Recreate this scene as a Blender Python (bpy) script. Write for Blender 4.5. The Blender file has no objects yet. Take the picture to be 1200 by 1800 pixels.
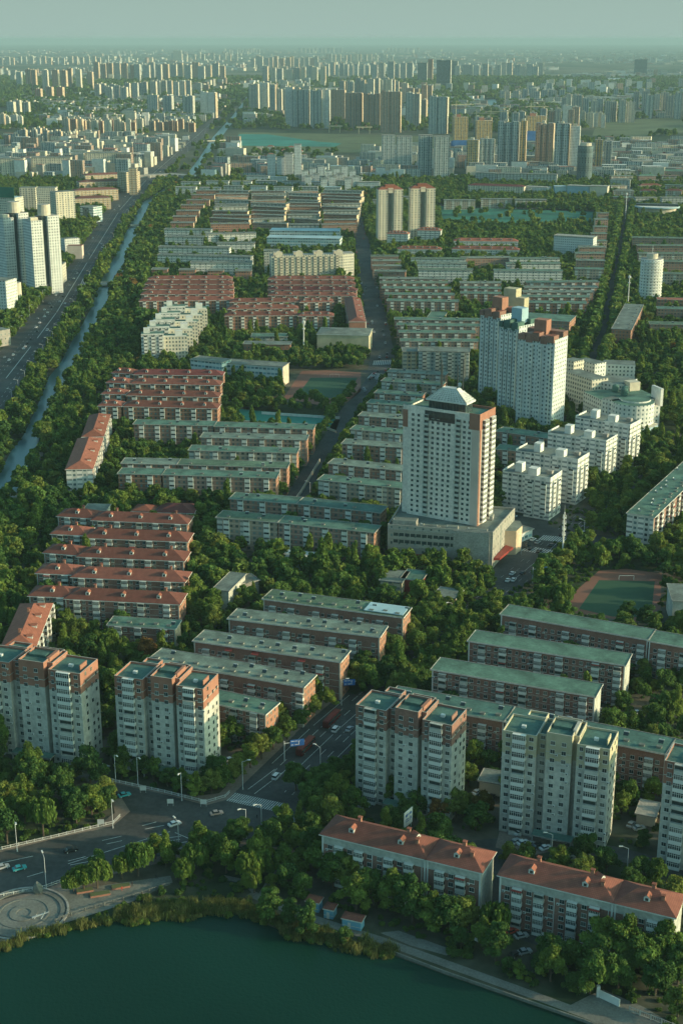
import bpy, math, random
import numpy as np
from mathutils import Vector, Matrix
random.seed(7)
RNG = np.random.default_rng(11)
S = bpy.context.scene
COL = S.collection
R = math.radians
# ------------------------------------------------------------------ camera, sky, sun, exposure
CAM_H, FPX, HORIZ = 250.0, 2500.0, 68.0
PITCH = math.atan((900 - HORIZ) / FPX)
cd = bpy.data.cameras.new('camera'); cam = bpy.data.objects.new('camera', cd); COL.objects.link(cam)
cd.sensor_fit = 'VERTICAL'; cd.sensor_height = 36.0; cd.lens = FPX / 1800 * 36.0
cd.clip_start = 1.0; cd.clip_end = 150000.0
cam.location = (0, 0, CAM_H); cam.rotation_euler = (math.pi / 2 - PITCH, 0, 0)
S.camera = cam
SUN_EL, SUN_AZ = 13.5, 99.0          # azimuth clockwise from +Y
w = bpy.data.worlds.new('World'); S.world = w; w.use_nodes = True
nt = w.node_tree; nt.nodes.clear()
sky = nt.nodes.new('ShaderNodeTexSky'); sky.sky_type = 'NISHITA'; sky.sun_disc = False
sky.sun_elevation = R(SUN_EL); sky.sun_rotation = R(SUN_AZ); sky.air_density = 1.0; sky.dust_density = 3.0; sky.altitude = 0
tint = nt.nodes.new('ShaderNodeMix'); tint.data_type = 'RGBA'; tint.blend_type = 'MULTIPLY'; tint.inputs[0].default_value = 1
tint.inputs[7].default_value = (0.60, 1.0, 0.94, 1)
bg = nt.nodes.new('ShaderNodeBackground'); bg.inputs[1].default_value = 0.15
wo = nt.nodes.new('ShaderNodeOutputWorld')
nt.links.new(sky.outputs[0], tint.inputs[6]); 
tcw = nt.nodes.new('ShaderNodeTexCoord'); spw = nt.nodes.new('ShaderNodeSeparateXYZ'); nt.links.new(tcw.outputs['Generated'], spw.inputs[0])
mrw = nt.nodes.new('ShaderNodeMapRange'); mrw.interpolation_type = 'SMOOTHSTEP'; nt.links.new(spw.outputs[2], mrw.inputs[0])
mrw.inputs[1].default_value = 0.0; mrw.inputs[2].default_value = 0.16; mrw.inputs[3].default_value = 1.0; mrw.inputs[4].default_value = 0.0
hzw = nt.nodes.new('ShaderNodeMix'); hzw.data_type = 'RGBA'; hzw.inputs[7].default_value = (1.36, 1.90, 1.71, 1)   # the murky layer low on the horizon
nt.links.new(mrw.outputs[0], hzw.inputs[0]); nt.links.new(tint.outputs[2], hzw.inputs[6]); nt.links.new(hzw.outputs[2], bg.inputs[0]); nt.links.new(bg.outputs[0], wo.inputs[0])
sl = bpy.data.lights.new('sun', 'SUN'); sl.energy = 3.1; sl.angle = R(0.5); sl.color = (1.0, 0.78, 0.50)
so = bpy.data.objects.new('sun', sl); COL.objects.link(so)
sd = Vector((math.sin(R(SUN_AZ)) * math.cos(R(SUN_EL)), math.cos(R(SUN_AZ)) * math.cos(R(SUN_EL)), math.sin(R(SUN_EL))))
so.rotation_euler = sd.to_track_quat('Z', 'Y').to_euler(); so.location = (300, 0, 300)
S.view_settings.view_transform = 'Standard'; S.view_settings.look = 'None'; S.view_settings.exposure = 0.80; S.view_settings.gamma = 1.0
S.cycles.volume_bounces = 0; S.cycles.max_bounces = 5; S.cycles.diffuse_bounces = 2; S.cycles.glossy_bounces = 2; S.cycles.transmission_bounces = 2

CT, ST = math.cos(PITCH), math.sin(PITCH)
def U(px, py, z=0.0):
    """a pixel of the 1200 x 1800 photograph -> the point at height z it shows"""
    dx, dy = (px - 600) / FPX, (900 - py) / FPX
    d = (dx, CT + dy * ST, -ST + dy * CT)
    t = (z - CAM_H) / d[2]
    return Vector((d[0] * t, d[1] * t, z))
def V(p):
    """world point -> pixel"""
    y, z = p[1], p[2] - CAM_H
    f = y * CT - z * ST; u = y * ST + z * CT
    return 600 + FPX * p[0] / f, 900 - FPX * u / f

# ------------------------------------------------------------------ materials
MATS = {}
def newmat(name, rough=0.85, spec=0.3):
    m = bpy.data.materials.new(name); m.use_nodes = True
    b = m.node_tree.nodes['Principled BSDF']; b.inputs['Roughness'].default_value = rough
    b.inputs['Specular IOR Level'].default_value = spec
    MATS[name] = m
    return m, m.node_tree, b
def N(nt, t, **kw):
    n = nt.nodes.new(t)
    for k, v in kw.items(): setattr(n, k, v)
    return n
def math_(nt, op, a, b=None, c=None):
    n = N(nt, 'ShaderNodeMath', operation=op)
    for i, v in enumerate((a, b, c)):
        if v is None: continue
        if isinstance(v, (int, float)): n.inputs[i].default_value = v
        else: nt.links.new(v, n.inputs[i])
    return n.outputs[0]
def mixc(nt, f, a, b, mode='MIX'):
    n = N(nt, 'ShaderNodeMix', data_type='RGBA', blend_type=mode)
    for i, v in ((0, f), (6, a), (7, b)):
        if isinstance(v, (int, float)): n.inputs[i].default_value = v
        elif isinstance(v, (tuple, list)): n.inputs[i].default_value = (*v[:3], 1)
        else: nt.links.new(v, n.inputs[i])
    return n.outputs[2]
def noise(nt, scale, detail=3, coord=None, rough=.55):
    n = N(nt, 'ShaderNodeTexNoise'); n.inputs['Scale'].default_value = scale; n.inputs['Detail'].default_value = detail
    n.inputs['Roughness'].default_value = rough
    if coord is None: coord = N(nt, 'ShaderNodeTexCoord').outputs['Object']
    nt.links.new(coord, n.inputs['Vector'])
    return n.outputs[0]
def ramp(nt, f, a, b, lo=0.0, hi=1.0):
    n = N(nt, 'ShaderNodeMapRange', clamp=True); nt.links.new(f, n.inputs[0])
    n.inputs[1].default_value = a; n.inputs[2].default_value = b; n.inputs[3].default_value = lo; n.inputs[4].default_value = hi
    return n.outputs[0]
def gain(nt, col, f, lo, hi):
    g = ramp(nt, f, .3, .7, lo, hi)
    c = N(nt, 'ShaderNodeCombineColor'); [nt.links.new(g, c.inputs[i]) for i in range(3)]
    return mixc(nt, 1.0, col, c.outputs[0], 'MULTIPLY')
def mat(name, col, rough=.85, sc=.25, lo=.75, hi=1.2, spec=.3, world=False, sc2=None, metal=0):
    m, nt, b = newmat(name, rough, spec)
    co = N(nt, 'ShaderNodeNewGeometry').outputs['Position'] if world else None
    c = gain(nt, mixc(nt, 1, col, col), noise(nt, sc, 4, co), lo, hi)
    if sc2: c = gain(nt, c, noise(nt, sc2, 2, co), .8, 1.15)
    nt.links.new(c, b.inputs['Base Color']); b.inputs['Metallic'].default_value = metal
    return m
def facade(name, wall, bay=3.2, fh=2.9, ww=.42, wh=.48, glass=(.035, .05, .05), balc=None, every=3, strip=None, top=None, toph=0, slabline=None, dirt=.8):
    """wall with a grid of windows, UV in metres; balc = colour of the enclosed balcony bays"""
    m, nt, b = newmat(name, .85, .3)
    uv = N(nt, 'ShaderNodeUVMap').outputs[0]
    sp = N(nt, 'ShaderNodeSeparateXYZ'); nt.links.new(uv, sp.inputs[0])
    u, v = sp.outputs[0], sp.outputs[1]
    ub, vb = math_(nt, 'DIVIDE', u, bay), math_(nt, 'DIVIDE', v, fh)
    cu, cv = math_(nt, 'FRACT', ub), math_(nt, 'FRACT', vb)
    iu, iv = math_(nt, 'FLOOR', ub), math_(nt, 'FLOOR', vb)
    cb = N(nt, 'ShaderNodeCombineXYZ'); nt.links.new(iu, cb.inputs[0]); nt.links.new(iv, cb.inputs[1])
    oi = N(nt, 'ShaderNodeObjectInfo'); nt.links.new(oi.outputs['Random'], cb.inputs[2])
    wn = N(nt, 'ShaderNodeTexWhiteNoise'); nt.links.new(cb.outputs[0], wn.inputs['Vector'])
    rnd = wn.outputs['Value']
    inw = math_(nt, 'MULTIPLY', math_(nt, 'LESS_THAN', math_(nt, 'ABSOLUTE', math_(nt, 'SUBTRACT', cu, .5)), ww / 2),
                math_(nt, 'LESS_THAN', math_(nt, 'ABSOLUTE', math_(nt, 'SUBTRACT', cv, .55)), wh / 2))
    col = gain(nt, mixc(nt, 1, wall, wall), noise(nt, .18, 4), dirt, 1.12)
    if strip:
        su = math_(nt, 'LESS_THAN', math_(nt, 'FRACT', math_(nt, 'DIVIDE', u, bay * 2)), .30)
        col = mixc(nt, su, col, strip)
    if slabline:
        col = mixc(nt, math_(nt, 'LESS_THAN', cv, .10), col, slabline)
    if top:
        col = mixc(nt, math_(nt, 'GREATER_THAN', v, toph), col, top)
    g = mixc(nt, rnd, glass, tuple(min(1, x * 4.5) for x in glass))
    if balc:
        isb = math_(nt, 'LESS_THAN', math_(nt, 'MODULO', math_(nt, 'ADD', iu, 300), every), .9)
        band = math_(nt, 'MULTIPLY', isb, math_(nt, 'LESS_THAN', math_(nt, 'ABSOLUTE', math_(nt, 'SUBTRACT', cu, .5)), .46))
        col = mixc(nt, band, col, balc)
        wide = math_(nt, 'MULTIPLY', band, math_(nt, 'MULTIPLY', math_(nt, 'LESS_THAN', math_(nt, 'ABSOLUTE', math_(nt, 'SUBTRACT', cv, .6)), .2),
                     math_(nt, 'LESS_THAN', math_(nt, 'FRACT', math_(nt, 'MULTIPLY', cu, 5)), .75)))
        inw = math_(nt, 'MAXIMUM', math_(nt, 'MULTIPLY', inw, math_(nt, 'SUBTRACT', 1, isb)), wide)
    col2 = mixc(nt, inw, col, g)
    nt.links.new(col2, b.inputs['Base Color'])
    nt.links.new(ramp(nt, inw, 0, 1, .85, .25), b.inputs['Roughness'])
    return m
def tiles(name, col):
    m, nt, b = newmat(name, .8, .25)
    uv = N(nt, 'ShaderNodeUVMap').outputs[0]
    sp = N(nt, 'ShaderNodeSeparateXYZ'); nt.links.new(uv, sp.inputs[0])
    f1 = math_(nt, 'FRACT', math_(nt, 'DIVIDE', sp.outputs[0], .5)); f2 = math_(nt, 'FRACT', math_(nt, 'DIVIDE', sp.outputs[1], .6))
    c = gain(nt, mixc(nt, 1, col, col), noise(nt, .5, 4), .75, 1.2)
    c = mixc(nt, math_(nt, 'LESS_THAN', f2, .18), c, tuple(x * .62 for x in col))
    c = mixc(nt, math_(nt, 'LESS_THAN', f1, .2), c, tuple(x * .75 for x in col))
    oi = N(nt, 'ShaderNodeObjectInfo').outputs['Random']
    c = gain(nt, c, oi, .82, 1.12)
    nt.links.new(c, b.inputs['Base Color'])
    return m
mat('green_roof', (.095, .18, .135), sc=.14, lo=.6, hi=1.3, sc2=1.1)
mat('grey_roof', (.16, .185, .16), sc=.12, lo=.6, hi=1.3, sc2=.9)
mat('worn_roof', (.17, .22, .18), sc=.16, lo=.55, hi=1.3, sc2=1.2)
mat('mossy_roof', (.10, .16, .105), sc=.10, lo=.6, hi=1.35, sc2=.8)
mat('teal_roof', (.07, .145, .12), sc=.12, lo=.65, hi=1.3, sc2=.9)
mat('white_trim', (.66, .66, .60), sc=.3, lo=.8, hi=1.1)
mat('cream', (.58, .52, .40), sc=.2, lo=.82, hi=1.1)
mat('concrete', (.33, .32, .28), sc=.15, lo=.75, hi=1.15, sc2=1.2)
mat('brick', (.27, .145, .11), sc=.2, lo=.8, hi=1.15, sc2=2.0)
mat('orange_brick', (.33, .155, .105), sc=.2, lo=.85, hi=1.15)
mat('pale_wall', (.50, .49, .42), sc=.12, lo=.78, hi=1.12, sc2=.7)
mat('stain_wall', (.46, .46, .40), sc=.12, lo=.75, hi=1.12, sc2=.7)
mat('tower_wall', (.76, .68, .58), sc=.12, lo=.84, hi=1.08, sc2=.7)
mat('glass', (.03, .045, .045), rough=.18, sc=.5, lo=.6, hi=1.8, spec=.6)
mat('curtain_glass', (.13, .14, .12), rough=.3, sc=.5, lo=.6, hi=1.3, spec=.5)
mat('dark_metal', (.06, .065, .06), rough=.5)
mat('steel', (.55, .57, .55), rough=.45)
mat('pink_wall', (.62, .50, .41), sc=.1, lo=.85, hi=1.1)
mat('blue_panel', (.05, .16, .38), sc=.1, lo=.7, hi=1.2)
mat('sign_blue', (.03, .12, .36), rough=.4)
mat('bus_red', (.15, .032, .026), rough=.45)
mat('red_paint', (.26, .045, .035), rough=.5)
mat('sky_blue_wall', (.18, .42, .55), rough=.6)
mat('rubber', (.02, .02, .02), rough=.7)
mat('yellow_wall', (.46, .41, .27), sc=.1)
mat('tan_wall', (.56, .43, .29), sc=.1)
tiles('red_tile', (.215, .078, .056)); tiles('orange_tile', (.31, .11, .07)); tiles('maroon_tile', (.17, .05, .045)); tiles('slate_tile', (.10, .13, .13))
facade('f_brick', (.29, .175, .13), 2.9, 2.8, .46, .46, glass=(.05, .06, .055), slabline=(.42, .32, .25))
facade('f_brick_red', (.32, .15, .095), 2.9, 2.8, .42, .46, slabline=(.46, .32, .24))
facade('f_brick_tan', (.38, .30, .23), 3.1, 2.8, .50, .48, glass=(.05, .06, .055), slabline=(.46, .40, .32), balc=(.55, .54, .47), every=4)
facade('f_brick_pink', (.36, .22, .17), 2.7, 2.8, .44, .48, glass=(.05, .06, .055), slabline=(.48, .38, .30))
facade('f_brick_plain', (.34, .165, .10), 2.9, 2.8, .34, .42, slabline=(.38, .25, .20))
facade('f_grey', (.34, .35, .31), 3.0, 2.8, .5, .5, balc=(.48, .50, .46), every=2)
facade('f_cream', (.58, .54, .43), 2.6, 3.0, .45, .5, slabline=(.66, .62, .52))
facade('f_white', (.62, .63, .58), 2.8, 2.9, .42, .46)
facade('f_whiteblue', (.58, .61, .58), 2.6, 2.8, .40, .46)
facade('f_white_balc', (.58, .58, .52), 3.0, 2.8, .5, .5, balc=(.72, .70, .63), every=2)
facade('f_stone', (.34, .32, .27), 4.0, 4.0, .22, .32, slabline=(.29, .27, .23))
facade('f_office', (.55, .60, .58), 3.2, 3.6, .8, .42, glass=(.05, .09, .10))
facade('f_tan', (.50, .36, .22), 3.2, 3.0, .5, .5, balc=(.55, .46, .32), every=2)
facade('f_far_a', (.50, .47, .40), 4.2, 3.0, .5, .55, strip=(.28, .31, .30))
facade('f_far_b', (.42, .28, .20), 4.2, 3.0, .45, .5, strip=(.26, .22, .19))
facade('f_far_c', (.46, .49, .46), 4.2, 3.0, .55, .6, strip=(.22, .28, .29))
facade('f_far_d', (.62, .56, .42), 4.2, 3.0, .4, .5, strip=(.45, .42, .34))
facade('f_far_e', (.45, .19, .12), 4.2, 3.0, .4, .5, strip=(.30, .20, .16))
facade('f_far_f', (.10, .14, .15), 3.0, 3.6, .8, .7)
facade('f_far_g', (.62, .40, .16), 4.0, 3.2, .6, .6, strip=(.30, .26, .18))
mat('asphalt', (.058, .062, .058), sc=.05, lo=.6, hi=1.45, world=True, sc2=.6)
mat('pavement', (.21, .17, .135), sc=.1, lo=.75, hi=1.15, world=True, sc2=1.0)
mat('paving_stone', (.17, .175, .15), sc=.15, lo=.75, hi=1.15, world=True, sc2=1.4)
mat('marking', (.55, .57, .52), sc=.8, lo=.6, hi=1.1)
mat('kerb', (.30, .30, .27))
mat('turf', (.028, .078, .042), sc=.03, lo=.8, hi=1.2, world=True)
mat('teal_turf', (.03, .17, .115), sc=.03, lo=.5, hi=1.15, world=True)
mat('teal_net', (.03, .21, .165), sc=.01, lo=.6, hi=1.2, world=True)
mat('running_track', (.22, .10, .07), sc=.05, lo=.8, hi=1.15, world=True)
mat('field', (.10, .125, .055), sc=.01, lo=.6, hi=1.3, world=True)
mat('bark', (.09, .07, .05))
mat('roof_blue', (.32, .46, .50), sc=.05, lo=.8, hi=1.15)
def ground_mat():
    m, nt, b = newmat('ground_mat', .95, .1)
    pos = N(nt, 'ShaderNodeNewGeometry').outputs['Position']
    n1 = noise(nt, .02, 5, pos); n2 = noise(nt, .15, 3, pos); n3 = noise(nt, .0012, 6, pos, .65)
    c = mixc(nt, ramp(nt, n1, .42, .58), (.035, .055, .028), (.115, .105, .08))
    c = gain(nt, c, n2, .7, 1.2)
    far = mixc(nt, ramp(nt, n3, .44, .60), (.035, .06, .035), (.14, .14, .10))
    # beyond the built-up blocks the land is open fields and roofs
    sp = N(nt, 'ShaderNodeSeparateXYZ'); nt.links.new(pos, sp.inputs[0])
    c = mixc(nt, ramp(nt, sp.outputs[1], 2600, 3400), c, far)
    nt.links.new(c, b.inputs['Base Color'])
ground_mat()
def water_mat(name, col, rough, sc, st):
    m, nt, b = newmat(name, rough, .5)
    pos = N(nt, 'ShaderNodeNewGeometry').outputs['Position']
    c = gain(nt, mixc(nt, 1, col, col), noise(nt, .01, 3, pos), .8, 1.2)
    nt.links.new(c, b.inputs['Base Color'])
    bp = N(nt, 'ShaderNodeBump'); bp.inputs['Strength'].default_value = st; bp.inputs['Distance'].default_value = .3
    nt.links.new(noise(nt, sc, 3, pos), bp.inputs['Height']); nt.links.new(bp.outputs[0], b.inputs['Normal'])
water_mat('lake_water', (.004, .033, .022), .18, .9, .5); MATS['lake_water'].node_tree.nodes['Principled BSDF'].inputs['Specular IOR Level'].default_value = .08
water_mat('canal_water', (.05, .125, .13), .3, .5, .2)
def leaf_mat(name, a, bcol):
    m, nt, b = newmat(name, .75, .15)
    oi = N(nt, 'ShaderNodeObjectInfo').outputs['Random']
    n = noise(nt, .45, 2)
    c = mixc(nt, ramp(nt, math_(nt, 'ADD', math_(nt, 'MULTIPLY', n, .6), math_(nt, 'MULTIPLY', oi, .6)), .3, .9), a, bcol)
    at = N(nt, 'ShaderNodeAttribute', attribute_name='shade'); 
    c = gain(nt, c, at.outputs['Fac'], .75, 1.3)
    nt.links.new(c, b.inputs['Base Color'])
    tr = N(nt, 'ShaderNodeBsdfTranslucent'); nt.links.new(c, tr.inputs[0])
    mx = N(nt, 'ShaderNodeMixShader'); mx.inputs[0].default_value = .36
    out = nt.nodes['Material Output']
    nt.links.new(b.outputs[0], mx.inputs[1]); nt.links.new(tr.outputs[0], mx.inputs[2]); nt.links.new(mx.outputs[0], out.inputs[0])
leaf_mat('leaf_dark', (.052, .115, .030), (.11, .185, .040))
leaf_mat('leaf_mid', (.09, .165, .034), (.18, .24, .045))
leaf_mat('leaf_light', (.13, .19, .040), (.20, .235, .050))
leaf_mat('leaf_autumn', (.16, .13, .03), (.24, .12, .035))
leaf_mat('leaf_reed', (.085, .125, .035), (.20, .20, .065))

# ------------------------------------------------------------------ mesh building
class MB:
    def __init__(s): s.v = []; s.f = []; s.m = []; s.uv = []; s.mats = []
    def mi(s, m):
        if m not in s.mats: s.mats.append(m)
        return s.mats.index(m)
    def face(s, pts, m, uvs=None):
        i = len(s.v); s.v.extend(pts); s.f.append(tuple(range(i, i + len(pts)))); s.m.append(s.mi(m))
        if uvs is None:
            a, b, c = Vector(pts[0]), Vector(pts[1]), Vector(pts[-1])
            e = (b - a); L = e.length or 1; e = e / L
            nrm = e.cross(c - a); nrm = nrm.normalized() if nrm.length > 1e-9 else Vector((0, 0, 1))
            g = nrm.cross(e)
            uvs = [((Vector(p) - a).dot(e), (Vector(p) - a).dot(g)) for p in pts]
        s.uv.extend(uvs)
    def wall(s, a, b, z0, z1, m, u0=0):
        """vertical quad from a to b (outside on the right of a->b reversed)"""
        L = math.hypot(b[0] - a[0], b[1] - a[1])
        s.face([(a[0], a[1], z0), (b[0], b[1], z0), (b[0], b[1], z1), (a[0], a[1], z1)], m, [(u0, z0), (u0 + L, z0), (u0 + L, z1), (u0, z1)])
    def box(s, x0, x1, y0, y1, z0, z1, m, top=None, bottom=False):
        s.prism([(x0, y0), (x1, y0), (x1, y1), (x0, y1)], z0, z1, m, top, bottom)
    def prism(s, poly, z0, z1, m, top=None, bottom=False):
        u = 0
        for i in range(len(poly)):
            a, b = poly[i], poly[(i + 1) % len(poly)]
            L = math.hypot(b[0] - a[0], b[1] - a[1])
            s.wall(a, b, z0, z1, m, 0)
            u += L
        s.face([(p[0], p[1], z1) for p in poly], top or m, [(p[0], p[1]) for p in poly])
        if bottom: s.face([(p[0], p[1], z0) for p in reversed(poly)], m, [(p[0], p[1]) for p in reversed(poly)])
    def tube(s, p, q, r0, r1, m, n=6):
        p, q = Vector(p), Vector(q); d = (q - p).normalized()
        a = d.orthogonal().normalized(); b = d.cross(a)
        for i in range(n):
            t0, t1 = 2 * math.pi * i / n, 2 * math.pi * (i + 1) / n
            e0, e1 = a * math.cos(t0) + b * math.sin(t0), a * math.cos(t1) + b * math.sin(t1)
            s.face([tuple(p + e0 * r0), tuple(p + e1 * r0), tuple(q + e1 * r1), tuple(q + e0 * r1)], m)
        s.face([tuple(q + (a * math.cos(2 * math.pi * i / n) + b * math.sin(2 * math.pi * i / n)) * r1) for i in range(n)], m)
    def hip(s, x0, x1, y0, y1, z, rh, o, m, trim='white_trim'):
        """hip roof with eave board; the ridge runs along the longer side"""
        s.box(x0 - o, x1 + o, y0 - o, y1 + o, z, z + .35, trim, bottom=True)
        a0, a1, b0, b1, zz = x0 - o, x1 + o, y0 - o, y1 + o, z + .352
        if a1 - a0 >= b1 - b0:
            h = (b1 - b0) / 2; r0, r1 = (a0 + h, (b0 + b1) / 2, zz + rh), (a1 - h, (b0 + b1) / 2, zz + rh)
            s.face([(a0, b0, zz), (a1, b0, zz), r1, r0], m); s.face([(a1, b1, zz), (a0, b1, zz), r0, r1], m)
            s.face([(a1, b0, zz), (a1, b1, zz), r1], m); s.face([(a0, b1, zz), (a0, b0, zz), r0], m)
        else:
            h = (a1 - a0) / 2; r0, r1 = ((a0 + a1) / 2, b0 + h, zz + rh), ((a0 + a1) / 2, b1 - h, zz + rh)
            s.face([(a0, b0, zz), (a1, b0, zz), r0], m); s.face([(a1, b0, zz), (a1, b1, zz), r1, r0], m)
            s.face([(a1, b1, zz), (a0, b1, zz), r1], m); s.face([(a0, b1, zz), (a0, b0, zz), r0, r1], m)
    def mesh(s, name):
        me = bpy.data.meshes.new(name); me.from_pydata([tuple(v) for v in s.v], [], s.f)
        for m in s.mats: me.materials.append(MATS[m])
        me.polygons.foreach_set('material_index', s.m)
        ul = me.uv_layers.new(name='UVMap'); ul.data.foreach_set('uv', np.array(s.uv, dtype=np.float32).ravel())
        me.update(); return me
def link(name, me, parent=None, loc=(0, 0, 0), rz=0):
    o = bpy.data.objects.new(name, me); COL.objects.link(o)
    if parent is not None: o.parent = parent
    o.location = loc; o.rotation_euler = (0, 0, rz)
    return o
def tag(o, label=None, cat=None, group=None, kind=None):
    if label: o['label'] = label
    if cat: o['category'] = cat
    if group: o['group'] = group
    if kind: o['kind'] = kind
    return o
def root(name, label, cat, loc, rz=0, group=None):
    return tag(link(name, None, None, loc, rz), label, cat, group)
def part(name, mb, parent, loc=(0, 0, 0), rz=0, kind=None, label=None):
    o = link(name, mb.mesh(name) if isinstance(mb, MB) else mb, parent, loc, rz)
    if kind: o['kind'] = kind
    if label: o['label'] = label
    return o
def struct(name, mb, loc=(0, 0, 0), rz=0, kind='structure'):
    o = link(name, mb.mesh(name), None, loc, rz); o['kind'] = kind; return o
def frame(FL, FR, h):
    A, B = U(*FL, h), U(*FR, h); d = B - A; rz = math.atan2(d.y, d.x)
    return Vector((A.x, A.y, 0)), d.xy.length, rz
def rel(r, P, rz):
    """world point and heading -> the same in the root's frame"""
    c, s_ = math.cos(-r.rotation_euler.z), math.sin(-r.rotation_euler.z)
    d = Vector(P) - r.location
    return (d.x * c - d.y * s_, d.x * s_ + d.y * c, d.z), rz - r.rotation_euler.z

# keep-clear areas for trees: polygons on the ground
CLEAR = []
def clear_rect(P, rz, x0, x1, y0, y1):
    c, s_ = math.cos(rz), math.sin(rz)
    CLEAR.append(np.array([(P[0] + x * c - y * s_, P[1] + x * s_ + y * c) for x, y in ((x0, y0), (x1, y0), (x1, y1), (x0, y1))]))
def inside(pts, poly):
    x, y = pts[:, 0], pts[:, 1]; r = np.zeros(len(pts), bool); n = len(poly)
    bb = (x > poly[:, 0].min()) & (x < poly[:, 0].max()) & (y > poly[:, 1].min()) & (y < poly[:, 1].max())
    idx = np.nonzero(bb)[0]
    if not len(idx): return r
    x, y = x[idx], y[idx]; q = np.zeros(len(idx), bool)
    for i in range(n):
        x1, y1 = poly[i]; x2, y2 = poly[(i + 1) % n]
        if y1 == y2: continue
        q ^= ((y1 > y) != (y2 > y)) & (x < (x2 - x1) * (y - y1) / (y2 - y1) + x1)
    r[idx] = q
    return r

# ------------------------------------------------------------------ shared small parts
def window_mesh(w, h, kind):
    m = MB(); m.box(0, w, -.09, 0, 0, h, 'white_trim', bottom=True)
    g = 'glass' if kind == 0 else 'curtain_glass'
    n = 2 if w < 2 else 3; t = .06
    for i in range(n):
        a = t + (w - t) * i / n; b = (w - t) * (i + 1) / n + (0)
        m.face([(a, -.10, t), (b, -.10, t), (b, -.10, h - t), (a, -.10, h - t)], g)
    m.box(-.1, w + .1, -.2, -.001, -.1, -.002, 'white_trim', bottom=True)
    return m.mesh('window')
WIN = {(w_, k): window_mesh(w_, 1.45, k) for w_ in (1.1, 1.5, 1.9) for k in (0, 1)}
def ac_mesh():
    m = MB(); m.box(0, .85, -.4, 0, 0, .6, 'white_trim', bottom=True); m.face([(.12, -.402, .08), (.6, -.402, .08), (.6, -.402, .52), (.12, -.402, .52)], 'dark_metal'); return m.mesh('air_conditioner')
AC = ac_mesh()
def balcony_mesh(w, kind, h=2.8, d=1.25):
    m = MB(); wallm = ('white_trim', 'white_trim', 'stain_wall')[kind]
    m.box(0, w, -d, 0, 0, 1.05, wallm, bottom=True)
    m.box(0, w, -d, 0, h - .22, h - .02, wallm, bottom=True)
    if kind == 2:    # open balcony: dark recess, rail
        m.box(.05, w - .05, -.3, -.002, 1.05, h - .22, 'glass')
        for x in (0, w - .12): m.box(x, x + .12, -d, -d + .12, 1.05, h - .22, wallm)
    else:
        m.box(.06, w - .06, -d + .06, -.002, 1.05, h - .22, 'glass' if kind == 0 else 'curtain_glass')
        n = 6
        for i in range(n + 1):
            x = .0 + (w - .1) * i / n; m.box(x, x + .1, -d + .01, -d + .1, 1.05, h - .22, 'white_trim')
        m.box(.1, w - .1, -d + .02, -d + .09, h - .75, h - .66, 'white_trim')
    return m.mesh('balcony')
BALC = {(w_, k): balcony_mesh(w_, k) for w_ in (3.0, 3.6) for k in (0, 1, 2)}
def awning_mesh():
    m = MB(); m.face([(0, -1.9, 2.3), (3.1, -1.9, 2.3), (3.1, 0, 2.8), (0, 0, 2.8)], 'red_paint'); m.face([(0, 0, 2.78), (3.1, 0, 2.78), (3.1, -1.9, 2.27), (0, -1.9, 2.27)], 'red_paint'); return m.mesh('awning')
AWN = awning_mesh()
def hatch_mesh():
    m = MB(); m.box(0, 1.7, 0, 1.3, 0, .55, 'concrete'); m.box(-.15, 1.85, -.15, 1.45, .55, .7, 'grey_roof', bottom=True); return m.mesh('roof_hatch')
HATCH = hatch_mesh()
def heater_mesh():
    m = MB(); m.face([(0, 0, .1), (1.8, 0, .1), (1.8, 1.2, 1.0), (0, 1.2, 1.0)], 'glass'); m.tube((0, 1.25, 1.05), (1.8, 1.25, 1.05), .22, .22, 'steel', 8); return m.mesh('water_heater')
HEAT = heater_mesh()
def dormer_mesh():
    m = MB(); W = 1.7; m.box(0, W, 0, 2.2, 0, 1.5, 'white_trim'); m.face([(.4, -.01, .4), (1.3, -.01, .4), (1.3, -.01, 1.3), (.4, -.01, 1.3)], 'glass')
    m.face([(0, 0, 1.5), (W, 0, 1.5), (W / 2, 0, 2.2)], 'white_trim')
    m.face([(-.2, -.2, 1.42), (W / 2, -.2, 2.3), (W / 2, 2.6, 2.3), (-.2, 2.6, 1.42)], 'orange_tile'); m.face([(W / 2, -.2, 2.3), (W + .2, -.2, 1.42), (W + .2, 2.6, 1.42), (W / 2, 2.6, 2.3)], 'orange_tile')
    return m.mesh('dormer')
DORM = dormer_mesh()
def chimney_mesh():
    m = MB(); m.box(-.5, .5, -.5, .5, -.6, 1.3, 'orange_brick'); m.box(-.65, .65, -.65, .65, 1.3, 1.5, 'orange_tile', bottom=True); return m.mesh('chimney')
CHIM = chimney_mesh()
STACK = {}
def stack_mesh(floors, wallm='white_trim', fh=2.8, w=3.0, d=1.1):
    k = (floors, wallm, w)
    if k not in STACK:
        m = MB(); h = floors * fh - .3
        m.box(0, w, -d, 0, 1.2, h, wallm, bottom=True)
        for i in range(floors):
            z = i * fh + 1.35
            if z + 1.1 > h: break
            g = 'glass' if random.random() < .6 else 'curtain_glass'
            m.box(.15, w - .15, -d - .012, -d - .001, z + .75, z + 1.75, g)
            m.box(-.012, -.001, -d + .15, -.2, z + .75, z + 1.75, g) if False else None
        STACK[k] = m.mesh('balcony_stack')
    return STACK[k]

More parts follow.
